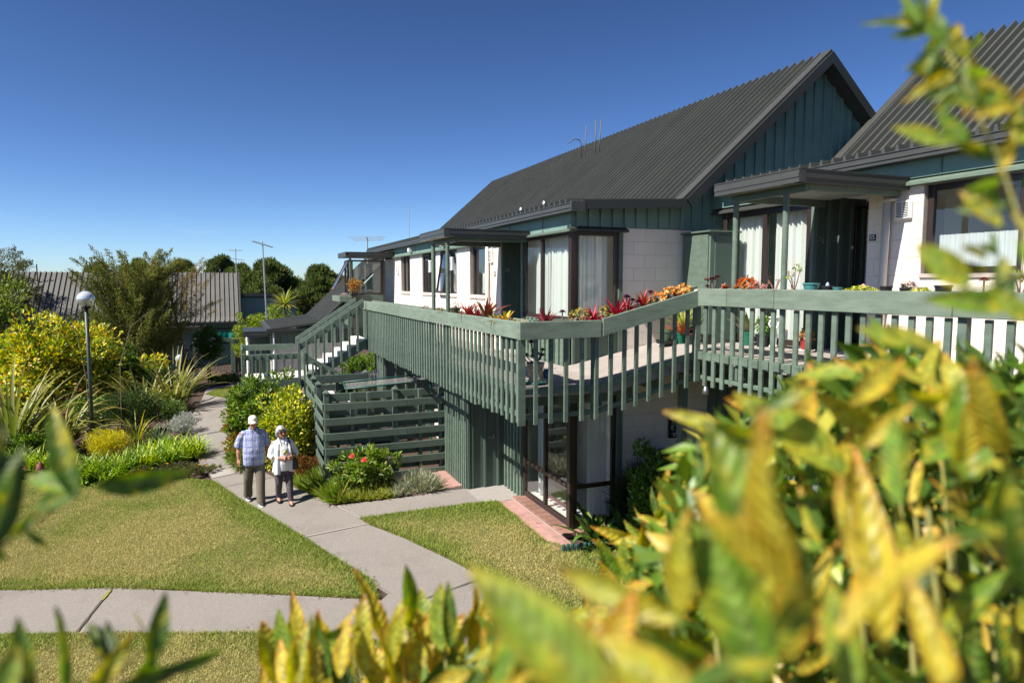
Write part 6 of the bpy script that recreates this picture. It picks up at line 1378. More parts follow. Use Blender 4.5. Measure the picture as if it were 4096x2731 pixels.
def sedum(x, y, z, rx, ry, h, n, lf, cols, wts, label, name='sedum_clump', group=None, ll=.028):
    """mound of many small fleshy rosettes"""
    t = thing(name, (x, y, z), label, 'succulent', group); a = rng.uniform(0, 6.283, n); r = rng.uniform(0, 1, n) ** .5; el = np.sqrt(np.clip(1 - r ** 2, 0, 1)); C0 = np.stack([x + rx * r * np.cos(a), y + ry * r * np.sin(a), z + h * el * rng.uniform(.75, 1.08, n)], -1)
    out = unit(C0 - np.array([x, y, z - h * .4])); k = np.repeat(np.arange(n), lf); N_ = len(k); D = unit(out[k] * .55 + unit(rng.normal(size=(N_, 3)))); cc = pick(cols, wts, n, .2)[k] * rng.uniform(.8, 1.2, (N_, 1))
    v, f, c = leaf_mesh(C0[k], D, out[k], ll * rng.uniform(.7, 1.2, N_), ll * .5, cc, .15); mesh_obj('rosettes', v, f, M_succ, t, cols=c)['kind'] = 'stuff'
    MB().lathe([(max(rx, ry) * .7, z - .03), (max(rx, ry) * .5, z + h * .4)], x, y, 10, sx=rx / max(rx, ry), sy=ry / max(rx, ry)).build('stems', M_twig, t); return t
ZA = 3.30
# long planter of house 53
sedum(3.27, 12.14, ZA, .10, .18, .09, 14, 9, [(.22, .18, .08), (.30, .22, .16)], [.5, .5], 'small brown succulents at the far canopy post')
sedum(3.27, 11.18, ZA, .10, .16, .10, 14, 10, [(.20, .17, .03), (.13, .15, .03)], [.5, .5], 'olive succulents between the canopy posts of house 53')
pot(3.27, 10.35, ZA, .085, .12, mat('olive_glazed', (.07, .075, .04), .35, .15, 20), 'olive glazed pot with a cream rim in the long planter'); sedum(3.27, 10.35, ZA + .10, .07, .07, .09, 10, 9, [(.35, .22, .22), (.2, .2, .08)], [.6, .4], 'pale pink succulent in the olive glazed pot', 'potted_succulent')
sedum(3.27, 10.0, ZA, .05, .05, .14, 6, 14, [(.20, .15, .12)], [1], 'small round cactus next to the olive pot', 'cactus')
brom(3.25, 9.6, ZA, 'spreading dark red bromeliad left in the long planter', 22, (.16, .30), RED + [(.45, .35, .08)], [.35, .3, .2, .15])
brom(3.28, 9.35, ZA, 'second dark red bromeliad beside the spreading one', 18, (.14, .28), RED, [.4, .3, .3])
brom(3.27, 8.92, ZA, 'tall speckled red-brown bromeliad in the long planter', 18, (.20, .38), [(.28, .07, .035), (.38, .10, .05), (.20, .10, .03)], [.4, .3, .3], (.032, .05), lean=(.1, .85))
brom(3.27, 8.60, ZA, 'pale green striped small bromeliad', 16, (.10, .16), [(.42, .45, .22), (.22, .28, .08)], [.5, .5])
brom(3.27, 8.22, ZA, 'orange and yellow bromeliad near the planter corner', 13, (.14, .22), [(.60, .25, .03), (.50, .40, .06), (.3, .3, .06)], [.5, .3, .2], (.035, .05))
strap_plant('hair_grass', 3.27, 7.72, 'dry brown tuft of hair grass at the planter corner', 'grass tuft', 90, (.05, .11), (.3, 1.5), (.3, 1.2), (.003, .005), [(.30, .17, .10), (.4, .26, .14)], [.5, .5], z=ZA, spread=.07, joined=True, segs=4)
# ramp planter
YB = 7.555
def zB(x): return ZA if x < 4.28 else 3.32 + (x - 4.28) * .25
brom(3.54, YB, ZA, 'single dark red bromeliad in the corner planter', 18, (.13, .24), [(.25, .03, .04), (.42, .10, .09), (.15, .03, .03)], [.4, .35, .25], (.02, .032), lean=(.1, .8))
aeonium(3.77, YB, ZA, .15, .05, 'lone dark aeonium head in the corner planter')
sedum(4.02, YB, ZA, .16, .11, .20, 70, 9, [(.42, .38, .08), (.48, .24, .10), (.30, .32, .08)], [.45, .3, .25], 'yellow and pink mound of sedum left of the ramp joint')
brom(4.22, YB + .03, ZA + .02, 'crimson bromeliad between the two sedum mounds', 16, (.14, .24), [(.50, .02, .05), (.35, .02, .05)], [.6, .4])
sedum(4.36, YB, zB(4.36), .12, .10, .17, 50, 9, [(.45, .44, .10), (.36, .36, .08), (.5, .3, .12)], [.5, .3, .2], 'yellow-green mound of sedum at the ramp joint')
brom(4.54, YB, zB(4.54), 'large crimson bromeliad low on the ramp planter', 22, (.16, .30), [(.50, .02, .05), (.35, .02, .05), (.2, .02, .03)], [.5, .3, .2])
brom(4.72, YB + .04, zB(4.72), 'crimson bromeliad half way up the ramp planter', 16, (.14, .24), [(.45, .03, .05), (.30, .03, .04)], [.6, .4])
aeonium(4.69, YB, zB(4.69), .20, .06, 'pair of dark aeonium heads over the crimson bromeliads', heads=[(0, 0, .20, .065), (.10, .02, .16, .05)])
aeonium(4.84, YB - .03, zB(4.84), .10, .05, 'small dark aeonium head low in the ramp planter')
brom(4.94, YB, zB(4.94), 'orange-red speckled bromeliad up the ramp', 16, (.15, .26), [(.45, .12, .05), (.5, .06, .06), (.35, .25, .06)], [.45, .35, .2], (.026, .04), lean=(.05, .8))
aeonium(5.05, YB, zB(5.05), .17, .055, 'dark red aeonium head right of the speckled bromeliad', (.12, .015, .03))
for i, (x, r, l) in enumerate(((5.19, .07, 'orange-yellow sedum rosettes at the lower left of the ramp top'), (5.36, .15, 'large orange-yellow sedum clump near the ramp top'), (5.56, .11, 'orange-yellow sedum clump at the top of the ramp planter'))):
    sedum(x, YB, zB(x) + .02, r, .10, .12, int(r * 260), 13, [(.75, .40, .10), (.80, .55, .18), (.60, .28, .08)], [.5, .3, .2], l, ll=.04)
brom(5.47, YB + .07, zB(5.47) + .03, 'small dark spiky rosette behind the orange sedum', 20, (.08, .13), [(.10, .02, .03)], [1], (.012, .018))
# planter of house 55
XC, ZC = 5.82, 3.68
aeonium(XC, 7.27, ZC, .20, .06, 'cluster of three dark aeonium heads at the left end of the house 55 planter', heads=[(0, .03, .17, .06), (-.03, -.11, .20, .05), (0, .12, .08, .04)])
sedum(XC, 7.03, ZC + .02, .05, .06, .06, 5, 12, [(.60, .28, .14), (.45, .20, .12)], [.5, .5], 'pale orange rosette beside the left canopy post', ll=.06)
sedum(XC, 6.64, ZC + .02, .12, .17, .17, 110, 9, [(.60, .14, .03), (.45, .10, .02), (.30, .22, .03)], [.55, .3, .15], 'dense orange jade mound in the house 55 planter', ll=.032)
sedum(XC, 6.44, ZC + .02, .05, .05, .11, 6, 13, [(.58, .30, .25), (.5, .22, .18)], [.5, .5], 'pink rosette right of the orange jade mound', ll=.05); sedum(XC, 6.34, ZC + .02, .04, .04, .07, 5, 12, [(.58, .32, .27)], [1], 'smaller pink rosette next to the first', ll=.045)
for i, (y, s, l) in enumerate(((6.28, .035, 'white stone left of the twiggy plant'), (6.24, .03, 'small white stone beside the first'), (7.58, .03, 'white pebble at the planter corner'), (3.83, .04, 'white stone far right in the planter'))):
    o = MB().lathe([(.001, ZC - .01), (s, ZC + .01), (s * .9, ZC + s), (s * .3, ZC + s * 1.5), (.001, ZC + s * 1.55)], XC - .03, y, 9, sy=1.4).build('stone', M_stone, None, smooth=True); setp(o, l, 'stone', 'stones in the planter')
def twiggy(y, h, lab, cols, nl, zs=ZC):
    t = thing('twiggy_succulent', (XC, y, zs), lab, 'succulent', 'twiggy plants in the house 55 planter'); m = MB(); P = []
    for k in range(4):
        a = rng.uniform(0, 6.28); e = Vector((XC + .05 * math.cos(a), y + .08 * math.sin(a), zs + h * rng.uniform(.75, 1.05))); m.tube([(XC, y, zs), ((XC + e.x) / 2 + .01, (y + e.y) / 2, zs + h * .5), tuple(e)], [.007, .006, .004], 5)
        for j in range(nl): P.append(np.array(e) + rng.normal(0, .022, 3))
    m.build('stem', mat('pink_stem_%d' % int(y * 100), (.30, .14, .10), .8, .2, 20), t); P = np.array(P); D = unit(rng.normal(size=P.shape) + np.array([0, 0, .6])); v, f, c = leaf_mesh(P, D, rng.normal(size=P.shape), .035, .018, pick(cols, [1] * len(cols), len(P)), .15); mesh_obj('leaves', v, f, M_succ, t, cols=c)
twiggy(6.19, .20, 'nearly bare twiggy plant left of the right canopy post', [(.35, .15, .08)], 4); twiggy(5.90, .27, 'leggy succulent with green tips right of the canopy post', [(.20, .32, .04), (.40, .20, .08)], 16)
pot(XC, 5.64, ZC, .085, .13, M_pteal, 'teal bowl pot standing on the house 55 planter', r2=.06); pot(XC, 5.42, ZC, .06, .10, M_pblack, 'black pot with a blue stone on the house 55 planter'); pot(XC, 5.29, ZC, .045, .085, M_pteal, 'small teal pot next to the black pot')
o = MB().lathe([(.001, ZC + .08), (.02, ZC + .09), (.016, ZC + .12), (.001, ZC + .14)], XC, 5.42, 8).build('stone', mat('blue_stone', (.30, .38, .48), .7, .2, 30), None); setp(o, 'pointed pale blue stone in the black pot', 'stone')
YS = [(.52, .52, .06), (.40, .45, .05)]
sedum(XC, 5.0, ZC + .02, .10, .20, .07, 90, 7, YS, [.6, .4], 'yellow sedum carpet in the house 55 planter, with tan rock', ll=.025); sedum(XC, 4.37, ZC + .02, .10, .12, .06, 50, 7, YS, [.6, .4], 'yellow sedum carpet right of the pale potted succulent', ll=.025)
o = MB().lathe([(.03, ZC + .03), (.042, ZC + .06), (.025, ZC + .10), (.001, ZC + .125)], XC, 4.98, 7, sy=1.2).build('rock', M_rock, None); setp(o, 'tan rock on the yellow sedum', 'rock')
pot(XC, 4.72, ZC, .055, .10, M_pblack, 'square black pot left of the pale potted succulent'); pot(XC, 4.50, ZC, .065, .085, M_pblack, 'low black pot holding a pale pink succulent'); sedum(XC, 4.50, ZC + .075, .075, .075, .06, 34, 9, [(.62, .52, .45), (.6, .4, .36)], [.6, .4], 'pale pink rosette succulent in the low black pot', 'potted_succulent')
pot(XC, 4.15, ZC, .07, .11, M_pblack, 'black pot behind the hanging leaves at right'); aeonium(XC, 3.80, ZC, .15, .045, 'dark red aeonium far right in the house 55 planter', (.16, .02, .03)); twiggy(3.52, .2, 'bright green succulent far right in the planter', [(.25, .38, .05)], 18)
# floor pots on the walkway
pot(6.04, 8.63, 2.9, .11, .20, M_psage, 'sage green pot in a dark saucer against the block wall'); brom(6.04, 8.63, 3.06, 'little green plant in the sage pot', 12, (.06, .12), [(.10, .16, .04)], [1], (.01, .02), 'pot_plant', group='plants in floor pots')
MB_ = MB().lathe([(.13, 2.902), (.15, 2.95), (.14, 2.95), (.12, 2.915)], 6.04, 8.63, 18); setp(MB_.build('saucer', M_pblack), 'dark saucer under the sage green pot', 'saucer')
pot(6.27, 8.58, 2.9, .09, .16, M_pgreen, 'bright green pot with an orange bromeliad beside the cupboard'); brom(6.27, 8.58, 3.03, 'orange-pink bromeliad spilling over the bright green pot', 24, (.20, .36), [(.55, .12, .06), (.50, .22, .10), (.30, .25, .06)], [.45, .35, .2], (.024, .036), group='plants in floor pots')
pot(6.45, 8.62, 2.9, .13, .24, M_pblack, 'large black pot with a striped spider plant beside the cupboard'); strap_plant('spider_plant', 6.40, 8.66, 'yellow-green striped spider plant in the large black pot', 'pot plant', 60, (.35, .62), (.1, .9), (.3, 1.3), (.014, .022), [(.45, .50, .10), (.25, .36, .05), (.55, .55, .25)], [.4, .4, .2], z=3.1, spread=.04, segs=6)
pot(6.34, 8.38, 2.9, .085, .15, M_pblack, 'small black pot in front of the spider plant'); pot(6.53, 8.28, 2.9, .085, .15, M_pblack, 'small black pot at the foot of the cupboard')
pot(6.96, 7.90, 2.9, .085, .20, M_pgreen, 'tall bright green pot at the sliding door'); strap_plant('pot_plant', 6.96, 7.90, 'broad-leaved olive plant in the tall green pot', 'pot plant', 13, (.26, .42), (.1, .95), (.2, .9), (.05, .075), [(.13, .15, .04), (.30, .28, .14)], [.7, .3], z=3.06, spread=.03, segs=5)
pot(7.02, 7.66, 2.9, .10, .18, M_pblack, 'black pot beside the white statue'); shrub('jade_plant', 7.02, 7.66, 3.36, .09, .09, 260, .045, .028, [(.16, .30, .05), (.10, .22, .03)], [.6, .4], 'upright green jade plant in the black pot', 'pot plant', zb=3.06, nclump=14, rc=.4, stems=0, mt=M_succ)
pot(7.02, 6.86, 2.93, .075, .15, M_pred, 'red pot with a bronze jade plant by the entry'); sedum(7.02, 6.86, 3.06, .09, .09, .13, 30, 9, [(.30, .20, .05), (.42, .22, .06), (.2, .2, .05)], [.4, .4, .2], 'bronze jade plant in the red pot', 'potted_succulent', ll=.05)
MB_ = MB().lathe([(.10, 2.902), (.12, 2.93), (.11, 2.93), (.09, 2.912)], 7.02, 6.86, 18); setp(MB_.build('saucer', M_white), 'pale saucer under the red pot', 'saucer')
# mosaic pot with black aeonium at the walkway corner
pp = thing('mosaic_pot', (3.49, 7.74, 2.55), 'mottled cream mosaic pot at the walkway corner', 'pot'); M_mos = mat('mosaic_glaze', (.50, .42, .30), .5, .45, 35, .5, 60, dirt=((.25, .07, .05), .8, 22))
MB().lathe([(.10, 2.575), (.085, 2.62), (.09, 2.70), (.115, 2.80), (.12, 2.82), (.105, 2.82), (.10, 2.80), (.001, 2.79)], 3.49, 7.74, 22).build('body', M_mos, pp, smooth=True); MB().lathe([(.12, 2.552), (.14, 2.575), (.12, 2.58), (.001, 2.575)], 3.49, 7.74, 20).build('saucer', M_pteal, pp)
aeonium(3.49, 7.74, 2.80, .22, .06, 'black many-headed aeonium in the mosaic pot', (.035, .010, .012), heads=[(-.06, 0, .27, .055), (-.12, .02, .11, .05), (-.05, -.05, .10, .055), (.03, 0, .12, .05), (.10, .02, .10, .05), (.09, -.02, .17, .045), (-.16, 0, .06, .04), (0, .05, .16, .05)])
o = MB().lathe([(.001, 2.60), (.05, 2.62), (.06, 2.68), (.04, 2.72), (.001, 2.73)], 3.66, 7.76, 10).build('blue_ornament', mat('blue_glaze', (.03, .10, .22), .3, .2, 15), None, smooth=True); setp(o, 'small blue glazed ornament right of the mosaic pot', 'ornament')
# child statue holding a shell over its head
sx_, sy_ = 7.075, 7.50; stt = thing('statue', (sx_, sy_, 2.9), 'white statue of a child carrying a shell on its head by the sliding door', 'statue'); F = Fig(sx_, sy_, 2.902, -.75, -.66)
q = [F.rings([(0, 0, .0, .062, .06), (0, 0, .03, .058, .056)], 16), F.tube([(-.022, 0, .02), (-.024, .0, .10), (-.022, 0, .17)], (.020, .022, .026)), F.tube([(.022, .01, .02), (.024, .015, .10), (.022, .0, .17)], (.020, .022, .026)), F.rings([(0, 0, .13, .048, .042), (0, .003, .18, .047, .045), (0, .006, .22, .045, .045), (0, .0, .28, .048, .036), (0, 0, .305, .02, .02)], 16), F.ball(0, .008, .345, .036, .040, .042), F.tube([(-.045, 0, .285), (-.066, .005, .33), (-.045, .005, .39)], (.015, .014, .012), 8), F.tube([(.045, 0, .285), (.066, .005, .33), (.045, .005, .39)], (.015, .014, .012), 8), F.rings([(0, 0, .392, .03, .03), (0, 0, .41, .072, .055), (0, 0, .425, .082, .062), (0, 0, .435, .05, .04)], 18), F.ball(.07, 0, .432, .03, .03, .016, 6), F.ball(-.02, .03, .02, .03, .03, .015, 6), F.ball(.025, .04, .02, .03, .03, .015, 6)]
F.obj('figure', remesh(q, .0045, 2), mat('white_plaster', (.74, .72, .68), .8, .06, 20, .3, 80), stt)
# covered barbecue, wall panel, lamp, log edging, toadstools
bq = thing('barbecue', (6.05, 8.62, 0), 'covered black kettle barbecue against the lower block wall', 'barbecue'); M_cov = mat('cover_vinyl', (.018, .018, .020), .45, .15, 8, .6, 12, .5)
MB().lathe([(.34, .35), (.36, .70), (.37, .95), (.33, 1.10), (.22, 1.22), (.10, 1.27), (.001, 1.285)], 6.08, 8.62, 22, sy=.85).build('cover', M_cov, bq, smooth=True)
for a in range(3): MB().tube([(6.08 + .25 * math.cos(a * 2.1), 8.62 + .2 * math.sin(a * 2.1), 0), (6.08 + .2 * math.cos(a * 2.1), 8.62 + .16 * math.sin(a * 2.1), .5)], .018, 8).build('leg', M_steel, bq)
text_part('lettering', 'weber', .10, (6.02, 8.36, 1.14), (R(90 - 55), R(180), R(0)), bq, M_white)
wp = thing('wall_panel', (6.5, 9.02, 1.3), 'black panel with white pebble pattern hung on the lower block wall', 'wall panel'); boxo('panel', wp, M_dark, (6.41, 6.66, 9.0, 9.03, 1.33, 1.75), .004)
for k in range(70):
    x = 6.44 + rng.uniform(0, .19); z = 1.36 + rng.uniform(0, .36); boxo('pebble', wp, M_stone, (x - .007, x + .007, 8.994, 9.001, z - .006, z + .006), .002)
sp = thing('spotlight', (5.72, 7.3, 2.3), 'small chrome spotlight under the balustrade corner', 'spotlight'); MB().lathe([(.05, 2.36), (.045, 2.41), (.03, 2.45), (.012, 2.47)], 5.70, 7.22, 16).build('shade', M_steel, sp, smooth=True); MB().tube([(5.70, 7.22, 2.46), (5.72, 7.26, 2.50)], .008, 6).build('arm', M_dark, sp)
le = thing('log_edging', (4.6, 8.3, 0), 'row of short green timber posts edging the corner bed', 'edging'); M_log = mat('green_log', (.012, .06, .052), .6, .15, 10, .3, 40)
for k in range(13):
    x = 4.25 + k * .062; y = 8.42 - k * .012; MB().lathe([(.029, -.05), (.029, .10 + .006 * (k % 3)), (.022, .112 + .006 * (k % 3)), (.001, .114 + .006 * (k % 3))], x, y, 10).build('log', M_log, le)
M_toad = mat('toadstool_red', (.20, .06, .05), .7, .12, 10, .3, 40)
for (x, y, h, r, l) in ((-4.17, 18.25, .33, .10, 'pointed red toadstool ornament, right one of the pair'), (-4.5, 18.45, .24, .11, 'rounded red toadstool ornament, left one of the pair')):
    z = float(g(x, y)); t = thing('toadstool', (x, y, z), l, 'ornament', 'toadstool ornaments'); MB().lathe([(.045, z - .02), (.035, z + h * .5), (.04, z + h * .62)], x, y, 12).build('stalk', M_stone, t, smooth=True); MB().lathe([(.03, z + h * .55), (r, z + h * .56), (r * .95, z + h * .66), (r * .6, z + h * .95), (r * .2, z + h * 1.12), (.001, z + h * 1.15)], x, y, 16).build('cap', M_toad, t, smooth=True)
# jade bush on the porch ledge
pot(3.42, 20.75, 3.42, .11, .05, M_pblack, 'dark pot on the porch ledge'); shrub('porch_jade', 3.42, 20.75, 3.98, .26, .22, 700, .055, .035, [(.42, .18, .05), (.28, .20, .05), (.45, .28, .10)], [.4, .35, .25], 'bronze jade bush on the ledge of the glazed porch', 'pot plant', zb=3.5, nclump=26, rc=.4, stems=5)
sedum(3.12, 20.75, 3.42, .12, .12, .09, 40, 9, [(.45, .30, .36), (.30, .26, .22)], [.6, .4], 'pinkish trailing succulent on the porch ledge')
for k, (x, y, rz) in enumerate(((-.9, 12.6, .4), (.1, 10.9, 1.2), (-2.2, 12.9, 2.0), (.75, 9.7, .2), (-1.2, 7.9, .9), (3.1, 9.9, .5))):
    z = float(g(x, y)) + .045; c, s = math.cos(rz), math.sin(rz); V = [(x - .05 * c, y - .05 * s, z), (x + .012 * s, y - .012 * c, z + .01), (x + .05 * c, y + .05 * s, z + .004), (x - .012 * s, y + .012 * c, z + .01)]
    setp(mesh_obj('fallen_leaf', V, [(0, 1, 2), (0, 2, 3)], MATS.get('dead_leaf') or mat('dead_leaf', (.40, .26, .14), .8, .2, 30), None), ['dry fallen leaf in the middle of the brown lawn', 'dry fallen leaf on the lawn near the path fork', 'dry fallen leaf at the left of the brown lawn', 'dry fallen leaf close to the lower path', 'dry fallen leaf on the front lawn strip', 'dry fallen leaf on the small right lawn'][k], 'leaf', 'fallen leaves')
# ================================================================== FOREGROUND SHRUBS (on the bank around the viewpoint)
_fw = Vector((math.sin(R(22.3)) * math.cos(R(4.9)), math.cos(R(22.3)) * math.cos(R(4.9)), -math.sin(R(4.9)))); _rt = Vector((math.cos(R(22.3)), -math.sin(R(22.3)), 0)); _up = _rt.cross(_fw)
EYE = Vector((0, 0, 3.81))
def at(x, y, d): return EYE + (_fw + _rt * ((x - 1176) / 1568) - _up * ((y - 784) / 1568)) * d
def front_leaf_mat():
    m, t, p, out = nmat('hedge_leaf'); a = N(t, 'ShaderNodeVertexColor'); a.layer_name = 'Col'
    tc = N(t, 'ShaderNodeTexCoord'); oi = N(t, 'ShaderNodeObjectInfo'); ad = N(t, 'ShaderNodeVectorMath', operation='MULTIPLY_ADD'); t.links.new(tc.outputs['Object'], ad.inputs[0]); ad.inputs[1].default_value = (1, 1, 1); t.links.new(oi.outputs['Random'], ad.inputs[2])
    nz = N(t, 'ShaderNodeTexNoise'); nz.inputs['Scale'].default_value = 3.2; nz.inputs['Detail'].default_value = 3; t.links.new(ad.outputs[0], nz.inputs['Vector'])
    r = N(t, 'ShaderNodeMapRange'); r.inputs['From Min'].default_value = .5; r.inputs['From Max'].default_value = .68; r.inputs['To Max'].default_value = .75; t.links.new(nz.outputs[0], r.inputs[0])
    mx = N(t, 'ShaderNodeMix', data_type='RGBA'); t.links.new(r.outputs[0], mx.inputs[0]); t.links.new(a.outputs[0], mx.inputs[6]); mx.inputs[7].default_value = (.52, .44, .03, 1)
    sx = N(t, 'ShaderNodeSeparateXYZ'); t.links.new(tc.outputs['Object'], sx.inputs[0]); ab = N(t, 'ShaderNodeMath', operation='ABSOLUTE'); t.links.new(sx.outputs['X'], ab.inputs[0])
    v1 = N(t, 'ShaderNodeMath', operation='MULTIPLY_ADD'); t.links.new(ab.outputs[0], v1.inputs[0]); v1.inputs[1].default_value = -1.1; t.links.new(sx.outputs['Y'], v1.inputs[2])
    v2 = N(t, 'ShaderNodeMath', operation='MULTIPLY'); t.links.new(v1.outputs[0], v2.inputs[0]); v2.inputs[1].default_value = 62.0
    v3 = N(t, 'ShaderNodeMath', operation='SINE'); t.links.new(v2.outputs[0], v3.inputs[0]); v4 = N(t, 'ShaderNodeMapRange'); v4.inputs['From Min'].default_value = -1; v4.inputs['To Min'].default_value = .91; v4.inputs['To Max'].default_value = 1.05; t.links.new(v3.outputs[0], v4.inputs[0])
    n2 = N(t, 'ShaderNodeTexNoise'); n2.inputs['Scale'].default_value = 9; n2.inputs['Detail'].default_value = 4; t.links.new(ad.outputs[0], n2.inputs['Vector']); v5 = N(t, 'ShaderNodeMapRange'); v5.inputs['From Min'].default_value = .3; v5.inputs['From Max'].default_value = .7; v5.inputs['To Min'].default_value = .55; v5.inputs['To Max'].default_value = 1.3; t.links.new(n2.outputs[0], v5.inputs[0])
    v6 = N(t, 'ShaderNodeMath', operation='MULTIPLY'); t.links.new(v4.outputs[0], v6.inputs[0]); t.links.new(v5.outputs[0], v6.inputs[1]); sc = N(t, 'ShaderNodeVectorMath', operation='SCALE'); t.links.new(mx.outputs[2], sc.inputs[0]); t.links.new(v6.outputs[0], sc.inputs['Scale'])
    bp = N(t, 'ShaderNodeBump'); bp.inputs['Strength'].default_value = .25; bp.inputs['Distance'].default_value = .01; t.links.new(v3.outputs[0], bp.inputs['Height']); t.links.new(bp.outputs[0], p.inputs['Normal'])
    t.links.new(sc.outputs[0], p.inputs['Base Color']); p.inputs['Roughness'].default_value = .45; p.inputs['Specular IOR Level'].default_value = .5
    tr = N(t, 'ShaderNodeBsdfTranslucent'); hs = N(t, 'ShaderNodeHueSaturation'); hs.inputs['Saturation'].default_value = 1.15; hs.inputs['Value'].default_value = 1.7; t.links.new(sc.outputs[0], hs.inputs['Color']); t.links.new(hs.outputs[0], tr.inputs[0])
    ms = N(t, 'ShaderNodeMixShader'); ms.inputs[0].default_value = .42; t.links.new(p.outputs[0], ms.inputs[1]); t.links.new(tr.outputs[0], ms.inputs[2]); t.links.new(ms.outputs[0], out.inputs[0]); return m
M_hedge = front_leaf_mat()
def leaf_proto(col, tip, mid, wf, curl, wave, seed):
    """unit-length leaf along +Y, blade facing +Z"""
    r = np.random.default_rng(seed); ns, na = 7, 4; V = []; C = []; F = []
    for i in range(ns + 1):
        t = i / ns; w_ = wf * .5 * (np.sin(math.pi * min(1, t * .96 + .03) ** .85) ** .8) + .004; z0 = -curl * t * t
        for j in range(na + 1):
            s = (j / na - .5) * 2; z = z0 + abs(s) * w_ * .38 + wave * math.sin(t * 9 + s * 2 + seed) * abs(s) * .03
            V.append((s * w_, t, z)); e = max(abs(s) ** 3 * .5, np.clip((t - .70) / .3, 0, 1) ** 1.5); c = np.array(col) * (1 - e) + np.array(tip) * e
            if j == 2: c = c * .55 + np.array(mid) * .45
            C.append(c * r.uniform(.9, 1.1))
    for i in range(ns):
        for j in range(na): q = i * (na + 1) + j; F.append((q, q + 1, q + na + 2, q + na + 1))
    me = bpy.data.meshes.new('leaf'); me.from_pydata(V, [], F); a = me.color_attributes.new('Col', 'FLOAT_COLOR', 'POINT'); cc = np.ones((len(V), 4), dtype=np.float32); cc[:, :3] = np.clip(C, 0, 1); a.data.foreach_set('color', cc.ravel())
    me.polygons.foreach_set('use_smooth', np.ones(len(me.polygons), dtype=bool)); me.materials.append(M_hedge); me.update(); return me
_G = [((.12, .25, .018), (.26, .29, .03)), ((.055, .14, .012), (.14, .19, .02)), ((.24, .37, .04), (.52, .40, .05)), ((.045, .105, .015), (.10, .13, .02))]
_Y = [((.38, .42, .03), (.62, .28, .05)), ((.55, .47, .035), (.66, .25, .05)), ((.66, .44, .045), (.62, .20, .07)), ((.32, .36, .025), (.36, .15, .04))]
PG = [leaf_proto(c, tp, (.28, .34, .10), wf, cu, .6, i) for i, ((c, tp), wf, cu) in enumerate(zip(_G + _G[:2], (.31, .28, .34, .29, .35, .26), (.10, .2, .05, .25, .0, .15)))]
PY = [leaf_proto(c, tp, (.50, .45, .12), wf, cu, 1.0, i + 20) for i, ((c, tp), wf, cu) in enumerate(zip(_Y + _Y[:2], (.29, .27, .32, .26, .31, .29), (.15, .25, .08, .3, .05, .2)))]
def fleaf(parent, b, tp, me, roll=0.0, wid=1.0, face=None):
    d = tp - b; L = d.length; y = d.normalized(); tow = (EYE - (b + tp) / 2).normalized() if face is None else face
    z = tow - y * tow.dot(y); z.normalize(); z = Matrix.Rotation(roll, 3, y) @ z; x = y.cross(z)
    o = bpy.data.objects.new('leaf', me); link(o, parent); M = Matrix((x * L * wid, y * L, z * L)).transposed().to_4x4(); M.translation = b - org(parent); o.matrix_local = M; return o
def stem(parent, pts, r0=.006): MB().tube([tuple(p) for p in pts], [r0 * (1 - .6 * i / (len(pts) - 1)) for i in range(len(pts))], 7).build('stem', MATS.get('green_stem') or mat('green_stem', (.20, .19, .05), .6, .15, 20), parent, smooth=True)
def bank_root(x, y): return Vector((x, y, float(g(x, y)) - .02))
def fthing(p, label): return thing('shrub', tuple(p), label, 'shrub', None)
rd = random.Random(5)
# --- left edge sprigs
A = fthing(bank_root(-.62, .55), 'near out-of-focus sprig with large green leaves at the left edge'); o0 = bank_root(-.62, .55)
stem(A, [o0, at(-150, 1420, .8), at(0, 1253, .95), at(183, 1128, 1.05)])
for (bx, by, tx, ty, d, k, rl, wd) in ((222, 1118, 428, 1101, 1.05, 0, .45, 1.0), (175, 1140, 103, 925, 1.0, 4, -.25, .85), (180, 1135, 58, 1085, 1.02, 2, .3, 1.25), (165, 1140, 60, 1165, 1.0, 4, .2, 1.1), (60, 1215, 108, 1262, 1.0, 1, .5, 1.0), (-30, 1270, 62, 1050, .85, 3, .3, .9), (-20, 1230, 8, 1300, .9, 1, .3, 1.0), (-60, 1180, 40, 1020, .8, 1, -.4, .9), (20, 1235, 90, 1175, .95, 2, .1, .9), (-40, 1150, 15, 985, .8, 3, .2, .8)):
    fleaf(A, at(bx, by, d), at(tx, ty, d + .01), PG[{0: 1, 4: 1, 2: 0}.get(k, k)], rl, wd)
Bq = fthing(bank_root(-.35, .75), 'near green sprigs rising at the bottom left corner'); o0 = bank_root(-.35, .75)
stem(Bq, [o0, at(120, 1750, .9), at(215, 1590, .95), at(330, 1490, 1.0)]); stem(Bq, [o0, at(40, 1720, .85), at(60, 1560, .85)])
for (bx, by, tx, ty, d, mm_, rl, wd) in ((60, 1610, 44, 1416, .85, PG[0], .2, .8), (145, 1600, 127, 1393, .95, PG[4], .9, .5), (285, 1540, 203, 1424, .98, PG[3], .1, 1.1), (290, 1530, 232, 1430, 1.0, PG[1], -.5, .8), (345, 1530, 383, 1366, 1.0, PG[1], .15, 1.0), (320, 1545, 520, 1503, .98, PG[0], .9, .7), (200, 1600, 305, 1462, .93, PY[0], .2, .9), (0, 1620, 38, 1478, .8, PG[2], -.2, 1.2), (90, 1600, 30, 1500, .85, PY[3], .3, .8), (230, 1600, 430, 1540, .95, PG[3], .5, .8), (300, 1600, 365, 1490, .98, PG[4], .2, 1.0), (340, 1500, 322, 1402, 1.02, PY[3], .4, .3), (120, 1640, 190, 1560, .9, PG[4], .1, 1.2)):
    fleaf(Bq, at(bx, by, d), at(tx, ty, d + .01), mm_, rl, wd)
